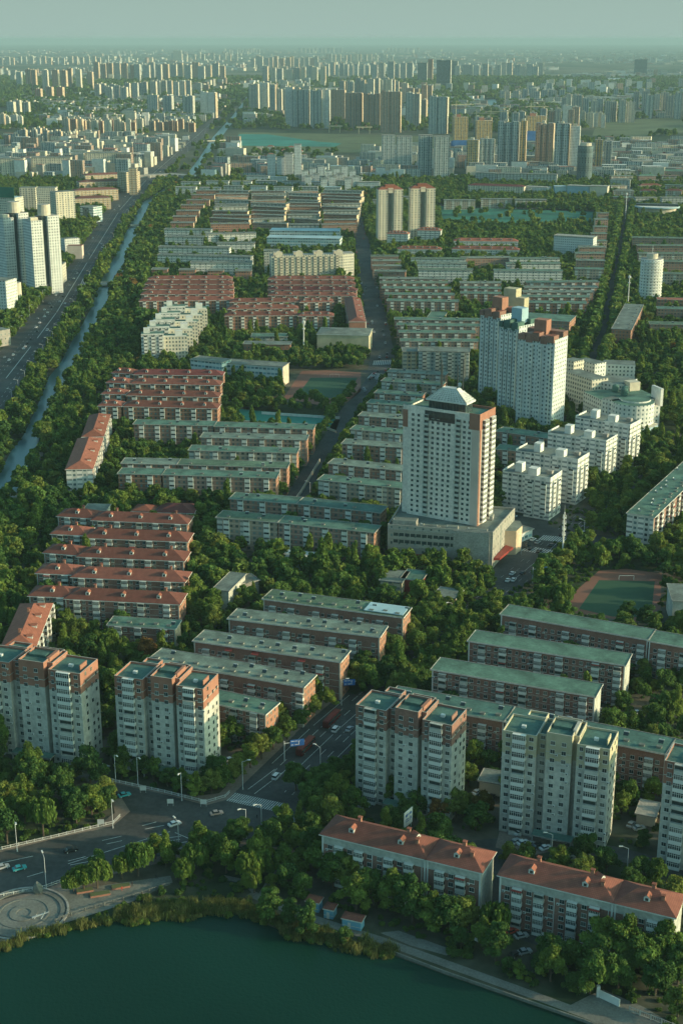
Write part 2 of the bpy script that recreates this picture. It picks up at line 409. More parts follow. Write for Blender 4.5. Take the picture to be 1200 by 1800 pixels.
# ------------------------------------------------------------------ generic apartment slab
def slab(name, label, cat, group, FL, FR, h=16.0, dp=11.0, roof='flat', roofm='green_roof', wallm='f_brick', near=0, floors=None, rh=3.0, ndorm=4, o=.6, hatch=True, endm=None, clear=1.2, gap=1.5):
    A, L, rz = frame(FL, FR, h)
    if not near and wallm == 'f_brick': wallm = random.choice(['f_brick', 'f_brick_tan', 'f_brick_pink', 'f_brick'])
    if not near and wallm == 'f_brick_red' and roofm == 'green_roof': wallm = random.choice(['f_brick_red', 'f_brick_pink', 'f_brick'])
    if roofm == 'green_roof' and not hatch == False: roofm = random.choice(['green_roof', 'green_roof', 'mossy_roof', 'worn_roof'])
    fh = 2.8 if floors is None else h / floors
    floors = floors or max(1, int(h / 2.8))
    r = root(name, label, cat, A, rz, group)
    clear_rect(A, rz, -clear, L + clear, -clear, dp + clear)
    base = {'f_brick': 'brick', 'f_brick_red': 'brick', 'f_grey': 'stain_wall'}.get(wallm, wallm) if near else wallm
    m = MB(); m.wall((0, 0), (L, 0), 0, h, base); m.wall((L, 0), (L, dp), 0, h, endm or ('f_brick_plain' if 'brick' in wallm else wallm))
    m.wall((L, dp), (0, dp), 0, h, wallm); m.wall((0, dp), (0, 0), 0, h, endm or ('f_brick_plain' if 'brick' in wallm else wallm))
    part('wall', m, r)
    bay = 2.9; nb = max(1, int(L / bay)); off = (L - nb * bay) / 2
    if near:
        t = MB()                                     # string courses and stair bays, the frame of the front
        for x in (0, L - .5): t.box(x, x + .5, -.14, 0, 0, h, 'white_trim' if near == 2 else 'pale_wall')
        for f in range(1, floors): t.box(.5, L - .5, -.05, 0, f * fh - .08, f * fh + .08, 'pale_wall', bottom=True)
        part('trim', t, r)
        nw = 0
        pat = 'wbwwbw.' if near == 1 else 'wbwwbwsw'
        for f in range(floors):
            for i in range(nb):
                c = pat[i % len(pat)]; x = off + i * bay; z = f * fh
                if f * fh > h - 2: continue
                if c == 'b':
                    k = random.choices((0, 1, 2), (5, 4, 3))[0]
                    o_ = part('balcony', BALC[3.0, k], r, (x - .05, 0, z))
                    o_.scale.z = fh / 2.8
                    if random.random() < .06: part('awning', AWN, o_)
                elif nw < 100 and (c in 'ws'):
                    w_ = 1.5 if c == 'w' else 1.1
                    if c == 's': z += 0
                    part('window', WIN[w_, random.random() < .4], r, (x + (bay - w_) / 2, 0, z + .9)); nw += 1
                    if random.random() < .18: part('air_conditioner', AC, r, (x + .1, 0, z + .15))
    elif gap:
        k = max(2, int(L / 9.5))
        for i in range(k):
            x = (i + .5) * L / k - 1.5
            part('balcony_stack', stack_mesh(floors, 'white_trim' if 'grey' not in wallm else 'stain_wall'), r, (x, 0, h - floors * 2.8))
    rf = MB()
    if roof == 'flat':
        rf.box(-o, L + o, -o - .3, dp + o, h, h + .28, 'white_trim' if near else 'concrete', roofm, bottom=True)
        e = .22; zz = h + .28
        for a0, a1, b0, b1 in ((-o, L + o, -o - .3, -o - .3 + e), (-o, L + o, dp + o - e, dp + o), (-o, -o + e, -o - .3 + e, dp + o - e), (L + o - e, L + o, -o - .3 + e, dp + o - e)):
            rf.box(a0, a1, b0, b1, zz, zz + .2, 'concrete')
        q = part('roof', rf, r)
        if hatch:
            k = max(2, int(L / 5.5)) if near else max(1, int(L / 16))
            for i in range(k): part('roof_hatch', HATCH, q, ((i + .3) * L / k, 1.5 + 1.2 * (i % 2), h + .28))
            if not near and L > 30:
                for i in range(2): part('water_heater', HEAT, q, (L * random.uniform(.1, .9), dp * random.uniform(.3, .8), h + .28))
            if near:
                for i in range(int(L / 7)):
                    if random.random() < .6: part('water_heater', HEAT, q, ((i + .6 + .3 * random.random()) * 7, dp * (.35 + .5 * random.random()), h + .28))
    else:
        rf.hip(0, L, 0, dp, h, rh, o, roofm)
        q = part('roof', rf, r)
        w0 = min(L, dp) / 2 + o
        slope = rh / w0
        for i in range(ndorm):
            if L >= dp:
                x = (i + .6) * L / (ndorm + .2) - .8; y = 2.3
                part('dormer', DORM, q, (x, y - .4, h + .35 + (y + o - .9) * slope))
                if near and i % 2 == 0: part('chimney', CHIM, q, (x + 3, dp / 2 + .6, h + .35 + rh))
            else:
                y = (i + .6) * dp / (ndorm + .2)
                part('dormer', DORM, q, (L - 1.8, y, h + .35 + (1.6 + o) * slope), rz=R(90))
    return r, L, rz, A
ORD = 'nearest second third fourth fifth sixth seventh eighth ninth tenth eleventh twelfth thirteenth fourteenth fifteenth'.split()

# ================================================================== SETTING: ground, water, roads
def flat(name, pts, z, m, clear=True, kind='structure', pad=0):
    P = [U(x, y, 0) for x, y in pts]
    b = MB(); b.face([(p.x, p.y, z) for p in P], m, [(p.x, p.y) for p in P])
    if clear: CLEAR.append(np.array([(p.x, p.y) for p in P]))
    return struct(name, b, kind=kind)
def strip(name, line, width, z, m, clear=0.0, tag_kind='structure', h=0):
    """a band of constant width along a line of pixels"""
    P = [U(x, y, 0).xy for x, y in line]; L, Rr = [], []
    for i, p in enumerate(P):
        d = (P[min(i + 1, len(P) - 1)] - P[max(i - 1, 0)]).normalized(); n = Vector((-d.y, d.x))
        L.append(p + n * width / 2); Rr.append(p - n * width / 2)
        if i and clear >= 0:
            q = P[i - 1]; dd = (p - q).normalized(); nn = Vector((-dd.y, dd.x)) * (width / 2 + clear)
            e = dd * 1.5
            CLEAR.append(np.array([tuple(q + nn - e), tuple(p + nn + e), tuple(p - nn + e), tuple(q - nn - e)]))
    b = MB(); u = 0
    for i in range(len(P) - 1):
        a, c, d, e = Rr[i], Rr[i + 1], L[i + 1], L[i]; l = (P[i + 1] - P[i]).length
        b.face([(a.x, a.y, z + h), (c.x, c.y, z + h), (d.x, d.y, z + h), (e.x, e.y, z + h)], m, [(u, 0), (u + l, 0), (u + l, width), (u, width)])
        if h:
            for s0, s1 in ((a, c), (d, e)): b.wall(s0, s1, z, z + h, m)
        u += l
    return struct(name, b, kind=tag_kind)
def dashes(line, off, z, w=.15, dash=4, gap=6):
    P = [U(x, y, 0).xy for x, y in line]; b = MB(); acc = 0
    for p, q in zip(P, P[1:]):
        d = q - p; l = d.length; d = d / l; n = Vector((-d.y, d.x)); t = 0
        while t + dash < l:
            a = p + d * t + n * off; c = p + d * (t + dash) + n * off
            b.face([(*(a - n * w), z), (*(c - n * w), z), (*(c + n * w), z), (*(a + n * w), z)], 'marking'); t += dash + gap
    return b
g = MB(); E = 65000.0; ns = 26
for i in range(ns):
    for j in range(ns):
        x0, x1 = -E + 2 * E * i / ns, -E + 2 * E * (i + 1) / ns; y0, y1 = -2000 + E * j / ns, -2000 + E * (j + 1) / ns
        g.face([(x0, y0, 0), (x1, y0, 0), (x1, y1, 0), (x0, y1, 0)], 'ground_mat')
struct('ground', g)
# lake in front, its shore as seen from left to right
SHORE = [(-160, 1690), (0, 1664), (54, 1643), (117, 1630), (208, 1614), (292, 1604), (354, 1604), (396, 1596), (437, 1613), (504, 1640), (567, 1654), (608, 1668), (692, 1680), (783, 1714), (883, 1749), (940, 1769), (1027, 1799), (1150, 1850)]
flat('lake_water', SHORE + [(1300, 2300), (-300, 2300)], .03, 'lake_water')
CAN_L = [(-60, 900), (-30, 868), (0, 838), (22, 795), (45, 765), (60, 733), (75, 700), (90, 662), (113, 633), (130, 600), (150, 567), (164, 540), (172, 515), (186, 485), (201, 457), (214, 433), (224, 410), (238, 378), (250, 357), (300, 322), (325, 305), (348, 275), (369, 240), (404, 205), (424, 180), (434, 165)]
CAN_L = [(x - (3 if y > 400 else 0), y) for x, y in CAN_L]
CAN_R = [(0, 905), (25, 872), (40, 838), (64, 805), (68, 765), (84, 733), (100, 700), (120, 662), (146, 633), (157, 600), (174, 567), (190, 540), (194, 515), (212, 485), (222, 457), (234, 433), (244, 410), (260, 378), (271, 357), (322, 322), (347, 305), (368, 275), (396, 240), (421, 205), (437, 180), (441, 165)]
CAN_R = [(x + (2 if y > 400 else 0), y) for x, y in CAN_R]
def shrink(i, k): a, b = CAN_L[i], CAN_R[i]; m_ = ((a[0] + b[0]) / 2, a[1]); return (m_[0] + (a[0] - m_[0]) * k, a[1]), (m_[0] + (b[0] - m_[0]) * k, b[1])
for i in range(len(CAN_L)):
    if CAN_L[i][1] < 350: CAN_L[i], CAN_R[i] = shrink(i, .55)
cl = MB()
for i in range(len(CAN_L) - 1):
    q = [U(*CAN_L[i]), U(*CAN_R[i]), U(*CAN_R[i + 1]), U(*CAN_L[i + 1])]
    cl.face([(p.x, p.y, .05) for p in q], 'canal_water'); 
    CLEAR.append(np.array([(p.x, p.y) for p in q]))
struct('canal_water', cl)
strip('embankment_path', [(p[0] + 6, p[1] + 2) for p in CAN_R[3:16]], 2.5, .02, 'pavement', clear=-1)
# roads
BLVD_L = [(-80, 720), (0, 618), (62, 548), (95, 508), (150, 425), (200, 348), (247, 303), (330, 240), (395, 192), (420, 165)]
BLVD_R = [(-30, 800), (22, 712), (70, 641), (105, 590), (165, 485), (222, 390), (272, 325), (345, 252), (400, 196), (423, 165)]
bl = MB()
for i in range(len(BLVD_L) - 1):
    q = [U(*BLVD_L[i]), U(*BLVD_R[i]), U(*BLVD_R[i + 1]), U(*BLVD_L[i + 1])]
    bl.face([(p.x, p.y, .03) for p in q], 'asphalt'); CLEAR.append(np.array([(p.x, p.y) for p in q]))
struct('boulevard_road', bl)
BL_MID = [((a[0] + b[0]) / 2, (a[1] + b[1]) / 2) for a, b in zip(BLVD_L, BLVD_R)]
mk = MB()
MAIN = [(432, 1442), (478, 1398), (520, 1352), (590, 1285), (655, 1228), (715, 1180), (775, 1125), (840, 1072), (900, 1020), (955, 975), (1010, 925), (1070, 880), (1130, 830), (1200, 770), (1290, 700)]
strip('main_road_pavement', MAIN[1:5], 36, .02, 'pavement', clear=-1)
strip('main_road', MAIN[:5], 26, .06, 'asphalt', clear=4)
strip('main_road', MAIN[4:], 15, .065, 'asphalt', clear=-.5)
flat('crossing_road', [(-60, 1512), (0, 1499), (104, 1473), (200, 1452), (229, 1427), (212, 1400), (183, 1380), (90, 1360), (100, 1345), (183, 1371), (290, 1396), (362, 1416), (400, 1406), (440, 1372), (520, 1400), (498, 1425), (478, 1455), (460, 1487), (437, 1479), (396, 1473), (312, 1497), (210, 1524), (125, 1545), (75, 1565), (0, 1583), (-60, 1600)], .10, 'asphalt')
flat('corner_pavement', [(362, 1416), (400, 1406), (520, 1290), (500, 1288), (385, 1395), (340, 1400), (185, 1366), (183, 1373), (290, 1397)], .14, 'pavement')
flat('park_corner_pavement', [(200, 1452), (229, 1427), (212, 1400), (196, 1396), (202, 1430), (170, 1452), (160, 1462)], .18, 'pavement')
flat('pavement_strip', [(-60, 1505), (0, 1493), (104, 1466), (200, 1444), (200, 1452), (104, 1473), (0, 1499), (-60, 1512)], .14, 'pavement')
flat('lower_pavement', [(-60, 1600), (0, 1583), (75, 1565), (125, 1545), (210, 1524), (312, 1497), (396, 1473), (437, 1479), (460, 1487), (560, 1500), (560, 1512), (440, 1492), (396, 1484), (312, 1510), (125, 1556), (0, 1595), (-60, 1612)], .14, 'pavement', clear=False)
SIDE = [(505, 905), (530, 868), (560, 812), (590, 766), (618, 720), (645, 690), (668, 655), (672, 620), (662, 570), (652, 520), (642, 470), (636, 430), (628, 400), (622, 375)]
strip('side_street', SIDE, 15, .03, 'asphalt', clear=1.5)
strip('side_street_wide', SIDE[6:], 20, .05, 'asphalt', clear=2)
strip('cross_street', [(640, 655), (700, 648), (760, 655)], 16, .08, 'asphalt', clear=1)
strip('lane', [(330, 884), (440, 860), (510, 858)], 7, .03, 'asphalt', clear=0)
RIGHT = [(1210, 905), (1130, 830), (1080, 760), (1050, 690), (1040, 640), (1060, 590), (1068, 540), (1080, 480), (1092, 420), (1100, 370), (1105, 330)]
strip('right_avenue', RIGHT[3:], 14, .04, 'asphalt', clear=.5)
strip('junction_street', [(880, 905), (935, 925), (985, 945), (1060, 950), (1130, 965)], 16, .09, 'asphalt', clear=1)
flat('forecourt', [(868, 985), (915, 940), (975, 955), (950, 1000), (900, 1040), (870, 1030)], .07, 'asphalt')
flat('car_park', [(878, 930), (960, 880), (1005, 850), (1030, 862), (985, 905), (935, 945)], .07, 'asphalt')
strip('overpass_road', [(240, 312), (300, 310), (420, 318), (560, 322)], 22, 0.0, 'concrete', clear=2, h=5.0)
strip('far_road', [(0, 360), (120, 352), (200, 349)], 20, .03, 'asphalt', clear=2)
strip('service_lane', [(860, 1500), (880, 1560), (870, 1620), (930, 1640), (1010, 1665), (1120, 1690)], 9, .03, 'asphalt', clear=1)
strip('service_lane_back', [(820, 1490), (960, 1478), (1080, 1500), (1220, 1535)], 8, .05, 'asphalt', clear=1)
flat('parking_ground', [(880, 1450), (960, 1462), (1000, 1490), (930, 1505), (870, 1490)], .08, 'pavement')
strip('shore_path', [(440, 1570), (454, 1577), (504, 1598), (575, 1623), (667, 1652), (783, 1694), (900, 1736), (1035, 1786), (1130, 1830)], 3.2, .05, 'paving_stone', clear=2.5)
strip('park_path', [(392, 1542), (430, 1550), (454, 1577), (478, 1545), (492, 1530)], 2.4, .06, 'paving_stone', clear=0)
flat('gravel_patch', [(668, 1640), (700, 1636), (790, 1668), (785, 1680), (720, 1662)], .07, 'paving_stone')
flat('plaza_corner', [(1000, 1768), (1035, 1750), (1060, 1740), (1130, 1770), (1180, 1800), (1180, 1830), (1060, 1800)], .07, 'paving_stone')
# painted markings
for o_ in (-9.5, -6.4, 6.4, 9.5): dd = dashes(MAIN, o_, .075); mk.v and None; 
def road_marks(name, *mbs):
    for i, b in enumerate(mbs): struct('road_marking', b)
for o_ in (-6.4, -3.2, 3.2, 6.4): struct('road_marking', dashes(MAIN[1:5], o_, .078, .10, 5, 8)); struct('road_marking', dashes(MAIN[4:], o_, .078, .06, 4, 9))
struct('road_marking', dashes(MAIN[1:], -.3, .078, .10, 30, .0)); struct('road_marking', dashes(MAIN[1:5], 9.7, .078, .10, 30, .0)); struct('road_marking', dashes(MAIN[1:5], -9.7, .078, .10, 30, .0))
struct('road_marking', dashes(BL_MID, 0, .05, .30, 40, .0))
for o_ in (-10, -6.5, 6.5, 10): struct('road_marking', dashes(BL_MID, o_, .05, .10, 5, 9))
LB = [(-40, 1560), (75, 1520), (190, 1492), (330, 1452)]
for pts in (((120, 1519), (300, 1462)), ((250, 1452), (276, 1445)), ((255, 1458), (290, 1451)), ((180, 1478), (215, 1470)), ((188, 1484), (216, 1478)), ((120, 1514), (152, 1506)), ((124, 1521), (156, 1515)), ((283, 1475), (320, 1470)), ((288, 1480), (318, 1476)), ((296, 1485), (330, 1480)), ((308, 1464), (336, 1476)), ((318, 1497), (392, 1472)), ((48, 1542), (78, 1533)), ((0, 1518), (60, 1505)), ((402, 1405), (462, 1416)), ((436, 1388), (484, 1352)), ((447, 1396), (500, 1356))):
    struct('road_marking', dashes(pts, 0, .125, .13, (U(*pts[0]) - U(*pts[1])).length - .2, 1))
def zebra(p0, p1, q0, n, z):
    """stripes from p0 to p1, each as long as q0 - p0"""
    a, b, c = U(*p0).xy, U(*p1).xy, U(*q0).xy; b_ = MB(); s_ = (b - a) / n
    for i in range(n):
        o_ = a + s_ * i; e = s_ * .5; l = c - a
        b_.face([(*(o_), z), (*(o_ + e), z), (*(o_ + e + l), z), (*(o_ + l), z)], 'marking')
    struct('crosswalk_marking', b_)
zebra((398, 1408), (484, 1427), (414, 1394), 22, .128); zebra((486, 1436), (500, 1448), (520, 1432), 6, .128)
zebra((915, 968), (985, 980), (928, 960), 16, .10); zebra((945, 949), (1020, 956), (955, 941), 18, .10)
zebra((655, 642), (700, 640), (657, 634), 14, .095); zebra((645, 665), (668, 668), (655, 655), 8, .095)
zebra((140, 505), (172, 494), (146, 490), 9, .05)
# ornamental circle by the lake
P = U(42, 1606)
b_ = MB(); 
def disc(b, c, r0, r1, z, m, n=48, h=0):
    for i in range(n):
        a0, a1 = 2 * math.pi * i / n, 2 * math.pi * (i + 1) / n
        p = lambda r, a: (c[0] + r * math.cos(a), c[1] + r * math.sin(a), z)
        b.face([p(r0, a0), p(r1, a0), p(r1, a1), p(r0, a1)], m)
        if h:
            for r_ in (r0, r1):
                x0, y0, _ = p(r_, a0); x1, y1, _ = p(r_, a1); b.wall((x0, y0), (x1, y1), z - h, z, m)
flat('plaza_paving', [(-60, 1612), (0, 1595), (75, 1566), (130, 1556), (160, 1560), (300, 1540), (304, 1552), (232, 1586), (150, 1612), (100, 1628), (54, 1640), (0, 1660), (-60, 1672)], .16, 'paving_stone')
disc(b_, P, 12.9, 13.6, .55, 'concrete', h=.38); disc(b_, P, 11.0, 12.3, .42, 'paving_stone', h=.26); disc(b_, P, 7.2, 7.8, .30, 'paving_stone', h=.14); disc(b_, P, 2.2, 4.2, .35, 'paving_stone', h=.19)
struct('plaza_rings', b_)

# sports grounds
def sports(name_pts, inner, z, mt, mi):
    flat('running_track', name_pts, z, mt); flat('sports_pitch', inner, z + .03, mi)
flat('running_track', [(498, 700), (530, 652), (575, 651), (634, 655), (634, 688), (610, 707), (560, 712)], .03, 'running_track')
flat('sports_pitch', [(520, 698), (546, 664), (628, 664), (612, 696), (590, 700)], .06, 'turf')
flat('ball_court', [(415, 718), (598, 736), (590, 758), (560, 748), (420, 741)], .03, 'teal_net')
flat('running_track', [(990, 1075), (1015, 1035), (1052, 1003), (1100, 1000), (1162, 1008), (1160, 1070), (1120, 1094)], .03, 'running_track')
flat('sports_pitch', [(1017, 1070), (1052, 1020), (1150, 1022), (1143, 1085), (1075, 1084)], .06, 'turf')
flat('training_field', [(770, 362), (910, 368), (1046, 372), (1042, 400), (900, 402), (775, 394)], .03, 'teal_turf')
flat('turf_field', [(420, 236), (470, 236), (560, 249), (600, 252), (590, 258), (410, 256)], .05, 'teal_net')
flat('open_field', [(420, 232), (700, 238), (860, 243), (870, 262), (620, 268), (410, 268)], .03, 'field')
flat('open_field', [(1050, 215), (1200, 205), (1200, 232), (1120, 240), (1040, 238)], .03, 'field')
flat('river_water', [(832, 176), (870, 174), (874, 190), (834, 194)], .03, 'canal_water')
flat('river_water', [(838, 196), (860, 195), (850, 200)], .04, 'canal_water')
#@@OBJECTS
# ================================================================== BUILDINGS near the camera
# left-centre brick walk-ups with flat roofs
G = 'brick walk-ups with flat roofs left of the main road'
slab('walk_up_block', 'long brick block with one blue-white sheet at the right end of its green roof', 'apartment block', G, (463, 1053), (708, 1086), 16.5, 11, near=1)
A_, L_, rz_ = frame((463, 1053), (708, 1086), 16.5)
q = bpy.data.objects['walk_up_block']; b = MB(); b.box(L_ * .72, L_ - .4, 1.0, 10.6, 17.05, 17.35, 'roof_blue', bottom=True)
part('roof_sheet', b, q, label='pale blue metal roof sheet')
slab('walk_up_block', 'brick block with green flat roof behind the one with reddish awnings', 'apartment block', G, (402, 1088), (667, 1120), 16.5, 11, near=1)
o_row = slab('walk_up_block', 'brick block third in front of the blue-sheeted roof, red awnings below eave', 'apartment block', G, (341, 1127), (598, 1164), 16.5, 11, near=1)
for x_ in (26, 14.5, 46): part('awning', AWN, o_row[0], (x_, -.6, 13.2))
slab('walk_up_block', 'brick block with green flat roof just behind the second twelve-storey tower', 'apartment block', G, (262, 1160), (534, 1208), 16.5, 11, near=1)
slab('walk_up_block', 'short brick block peeping out beside the second twelve-storey tower', 'apartment block', G, (310, 1222), (467, 1256), 14.0, 10, near=1)
slab('low_block', 'small cream two-storey block with green roof alone among trees', 'apartment block', None, (190, 1099), (308, 1106), 10.0, 9, near=1, floors=3, endm='tan_wall')
# right group
G = 'brick walk-ups with bright green roofs right of the main road'
slab('walk_up_block', 'farthest of the right brick blocks, beside the sports pitch', 'apartment block', G, (880, 1080), (1138, 1125), 16.5, 11, near=2, hatch=False)
slab('walk_up_block', 'short brick block continuing right of the one by the sports pitch', 'apartment block', G, (1140, 1127), (1290, 1154), 16.5, 11, near=2, hatch=False)
slab('walk_up_block', 'middle one of three parallel green-roofed brick blocks with a white end wall', 'apartment block', G, (823, 1127), (1098, 1170), 17.5, 11, near=2, hatch=False, endm='stain_wall')
slab('walk_up_block', 'white-ended green-roofed brick block directly behind the beige tower', 'apartment block', G, (759, 1177), (1045, 1225), 17.5, 11, near=2, hatch=False, endm='stain_wall')
slab('walk_up_block', 'long teal-roofed brick block running behind the red-topped and beige towers', 'apartment block', G, (680, 1231), (885, 1268), 16.5, 12, near=2, roofm='teal_roof')
slab('walk_up_block', 'teal-roofed brick block showing between the beige tower and the cropped tower', 'apartment block', G, (888, 1269), (1170, 1326), 16.5, 12, near=2, roofm='teal_roof')
slab('walk_up_block', 'teal-roofed brick block cut by the right edge of the photo', 'apartment block', G, (1172, 1327), (1330, 1362), 16.5, 12, near=2, roofm='teal_roof')

# twelve-storey towers along the front
def tower12(label, FL, FR, topm, wallm, h=36.0, dp=13.0, floors=12):
    A, L, rz = frame(FL, FR, h); fh = h / floors
    r = root('residential_tower', label, 'tower block', A, rz, 'twelve-storey towers in a row')
    clear_rect(A, rz, -3, L + 3, -4, dp + 6)
    k = L / 100.0
    zt = h - 2.55 * fh
    blocks = [(0, 32, 0, dp, 0), (41, 65, .2, dp - 1, 1.9), (70, 100, -.5, dp, 0)]
    body = MB(); up = MB(); rf = MB()
    polys = [([(x0 * k, y0), (x1 * k, y0), (x1 * k, y1), (x0 * k, y1)], e) for x0, x1, y0, y1, e in blocks]
    polys.append(([(32 * k, 2.8), (41 * k, 2.8), (41 * k, dp + 1.5), (32 * k, dp + 1.5)], -.3))
    polys.append(([(65 * k, 3.0), (70 * k, 3.0), (70 * k, dp + 1), (65 * k, dp + 1)], .9))
    polys.append(([(14 * k, dp + .01), (31.9 * k, dp + .01), (31.9 * k, dp + 4), (14 * k, dp + 4)], .4))
    polys.append(([(41.1 * k, dp - .9), (64.9 * k, dp - .9), (64.9 * k, dp + 3), (41.1 * k, dp + 3)], .4))
    for P_, e in polys:
        body.prism(P_, 0, zt, wallm); c = Vector((sum(p[0] for p in P_) / 4, sum(p[1] for p in P_) / 4))
        H = h + e; up.prism(P_, zt, H - .6, topm, 'teal_roof')
        for i in range(4):                                   # parapet as four thin walls
            a, b2 = Vector(P_[i]), Vector(P_[(i + 1) % 4]); d = (b2 - a).normalized(); n = Vector((-d.y, d.x)) * .25
            up.prism([tuple(a), tuple(b2), tuple(b2 + n - d * .25), tuple(a + n + d * .25)], H - .6, H + .15, topm, 'pale_wall')
    for z in (zt, zt + fh):                                  # pale string courses round the coloured storeys
        for x0, x1, y0, y1, e in blocks:
            for (a0, a1, b0, b1) in ((x0 * k - .06, x1 * k + .06, y0 - .06, y0 - .003), (x1 * k + .003, x1 * k + .06, y0 - .003, y1)):
                up.box(a0, a1, b0, b1, z - .1, z + .14, 'pale_wall', bottom=True)
    part('wall', body, r); part('upper_wall', up, r)
    def roofpart(*a): e_ = MB(); e_.box(*a); part('rooftop_structure', e_, r)
    roofpart(63 * k, 66 * k, 4, dp - 2, h - .55, h + 2.3, 'orange_brick' if topm != 'yellow_wall' else 'pale_wall'); roofpart(95 * k, 96 * k, 3, 8, h - .55, h + 1.5, topm)
    roofpart(44 * k, 60 * k, 5.5, 8.5, h + 1.3, h + 2.2, 'teal_roof'); roofpart(82 * k, 86 * k, 5, 6.2, h - .6, h + .3, 'white_trim'); roofpart(14 * k, 18 * k, 5, 6.2, h - .6, h + .3, 'white_trim')
    if True:
        m = MB(); m.box(34 * k, 72 * k, -4.5, -.6, 3.3, 3.7, 'concrete', 'teal_roof', bottom=True)
        for x in (35 * k, 71 * k, 53 * k): m.box(x - .2, x + .2, -4.3, -3.9, 0, 3.3, 'concrete')
        part('entrance_canopy', m, r)
    nw = 0
    for f in range(floors):
        z = f * fh
        for x0, y0 in ((10, 0), (78.5, -.5)):
            kk = random.choices((0, 1, 2), (5, 2, 3))[0]
            o_ = part('balcony', BALC[3.6, kk], r, (x0 * k, y0, z + .05)); o_.scale = (12.5 * k / 3.6, 1, fh / 2.8)
        for x, y, w_ in ((3.2, 0, 1.5), (25.2, 0, 1.5), (45.2, .2, 1.5), (55.6, .2, 1.5), (72.6, -.5, 1.1), (94, -.5, 1.5)):
            if nw < 100:
                o_ = part('window', WIN[w_, random.random() < .3], r, (x * k, y, z + .95)); nw += 1
            if random.random() < .25: part('air_conditioner', AC, r, (x * k + 1.7, y, z + .4))
        if nw < 100: part('window', WIN[1.5, random.random() < .5], r, (34.2 * k, 2.8, z + .95)); nw += 1
    sw = MB()
    for f in range(floors):
        z = f * fh + .95
        for y in (dp * .22, dp * .55, dp * .8):
            x = L + .001
            if random.random() < .15: continue
            sw.box(x, x + .08, y, y + 1.1, z, z + 1.4, 'glass' if random.random() < .7 else 'curtain_glass', 'white_trim')
    part('side_window', sw, r, kind='stuff')
    return r
tower12('grey twelve-storey tower with brick-red top cut by the left photo edge', (-42, 1157), (142, 1184), 'orange_brick', 'pale_wall', 37)
tower12('grey twelve-storey tower with orange-brick top, second from the left', (201, 1188), (358, 1211), 'orange_brick', 'pale_wall', 36)
tower12('grey tower with brick-red top storeys right beside the main road', (625, 1239), (795, 1275), 'brick', 'pale_wall', 36)
tower12('tower with beige-yellow top storeys, no red on it', (883, 1284), (1072, 1317), 'yellow_wall', 'pale_wall', 37)
tower12('red-topped tower cut by the right photo edge', (1167, 1337), (1360, 1377), 'orange_brick', 'pale_wall', 37)

# red-roofed five-storey blocks by the lake
def lake_block(label, FL, FR, h=16.5, dp=11.5, split=.66):
    A, L, rz = frame(FL, FR, h); fh = 2.8; floors = int(h / fh)
    r = root('red_roofed_block', label, 'apartment block', A, rz, 'red-roofed blocks by the lake')
    clear_rect(A, rz, -2, L + 2, -3, dp + 2)
    m = MB(); m.box(0, L, 0, dp, 0, h - 3.0, 'brick'); m.box(0, L, 0, dp, h - 2.998, h, 'stain_wall'); m.box(L + .002, L + .1, 0, dp, 0, h, 'stain_wall'); m.box(-.1, -.002, 0, dp, 0, h, 'stain_wall')
    part('wall', m, r)
    s = L * split
    t = MB()
    for x in (0, s - .4, s + .5, L - .5): t.box(x, x + .5, -.16, -.002, 0, h, 'white_trim')
    for i, x in enumerate(np.linspace(6, L - 8, 8)): t.box(x, x + .18, -.1, -.002, 0, h - 3, 'white_trim')
    part('trim', t, r)
    for x0, x1, nd in ((0, s, 2), (s + .6, L, 1)):
        rf = MB(); rf.hip(x0, x1, 0, dp, h, 3.6, .8, 'red_tile'); q = part('roof', rf, r)
        for i in range(nd):
            x = x0 + (i + .55) * (x1 - x0) / (nd + .1); part('dormer', DORM, q, (x - .8, 1.9, h + .35 + 2.2 * 3.6 / (dp / 2 + .8)))
            part('chimney', CHIM, q, (x + 1.0, dp / 2 + .8, h + 3.7))
        if x0 == 0: part('dormer', DORM, q, (x1 - 5, dp / 2 - .5, h + 2.2), rz=R(60))
        part('chimney', CHIM, q, (x1 - 4.0, dp / 2 - 2.2, h + 2.6))
    nb = int(L / 3.3); nw = 0
    for f in range(floors):
        for i in range(nb):
            c = 'wbwbwwbwb'[i % 9] if i * 3.3 < s else 'wbwbw'[i % 5]; x = i * 3.3 + (L - nb * 3.3) / 2; z = f * fh
            if abs(x + 1.5 - s) < 2: continue
            if c == 'b':
                o_ = part('balcony', BALC[3.0, random.choices((0, 1, 2), (6, 2, 3))[0]], r, (x, 0, z))
                if f == floors - 1 and random.random() < .5: part('awning', AWN, o_)
            elif nw < 100:
                part('window', WIN[1.5, random.random() < .3], r, (x + .9, 0, z + .9)); nw += 1
                if random.random() < .2: part('air_conditioner', AC, r, (x + .1, 0, z + .3))
    return r
lake_block('white and brick block with red tile roof and rooftop sign behind it', (566, 1467), (845, 1534))
lake_block('white and brick block with red tile roof nearest the lower right corner', (878, 1539), (1184, 1613))

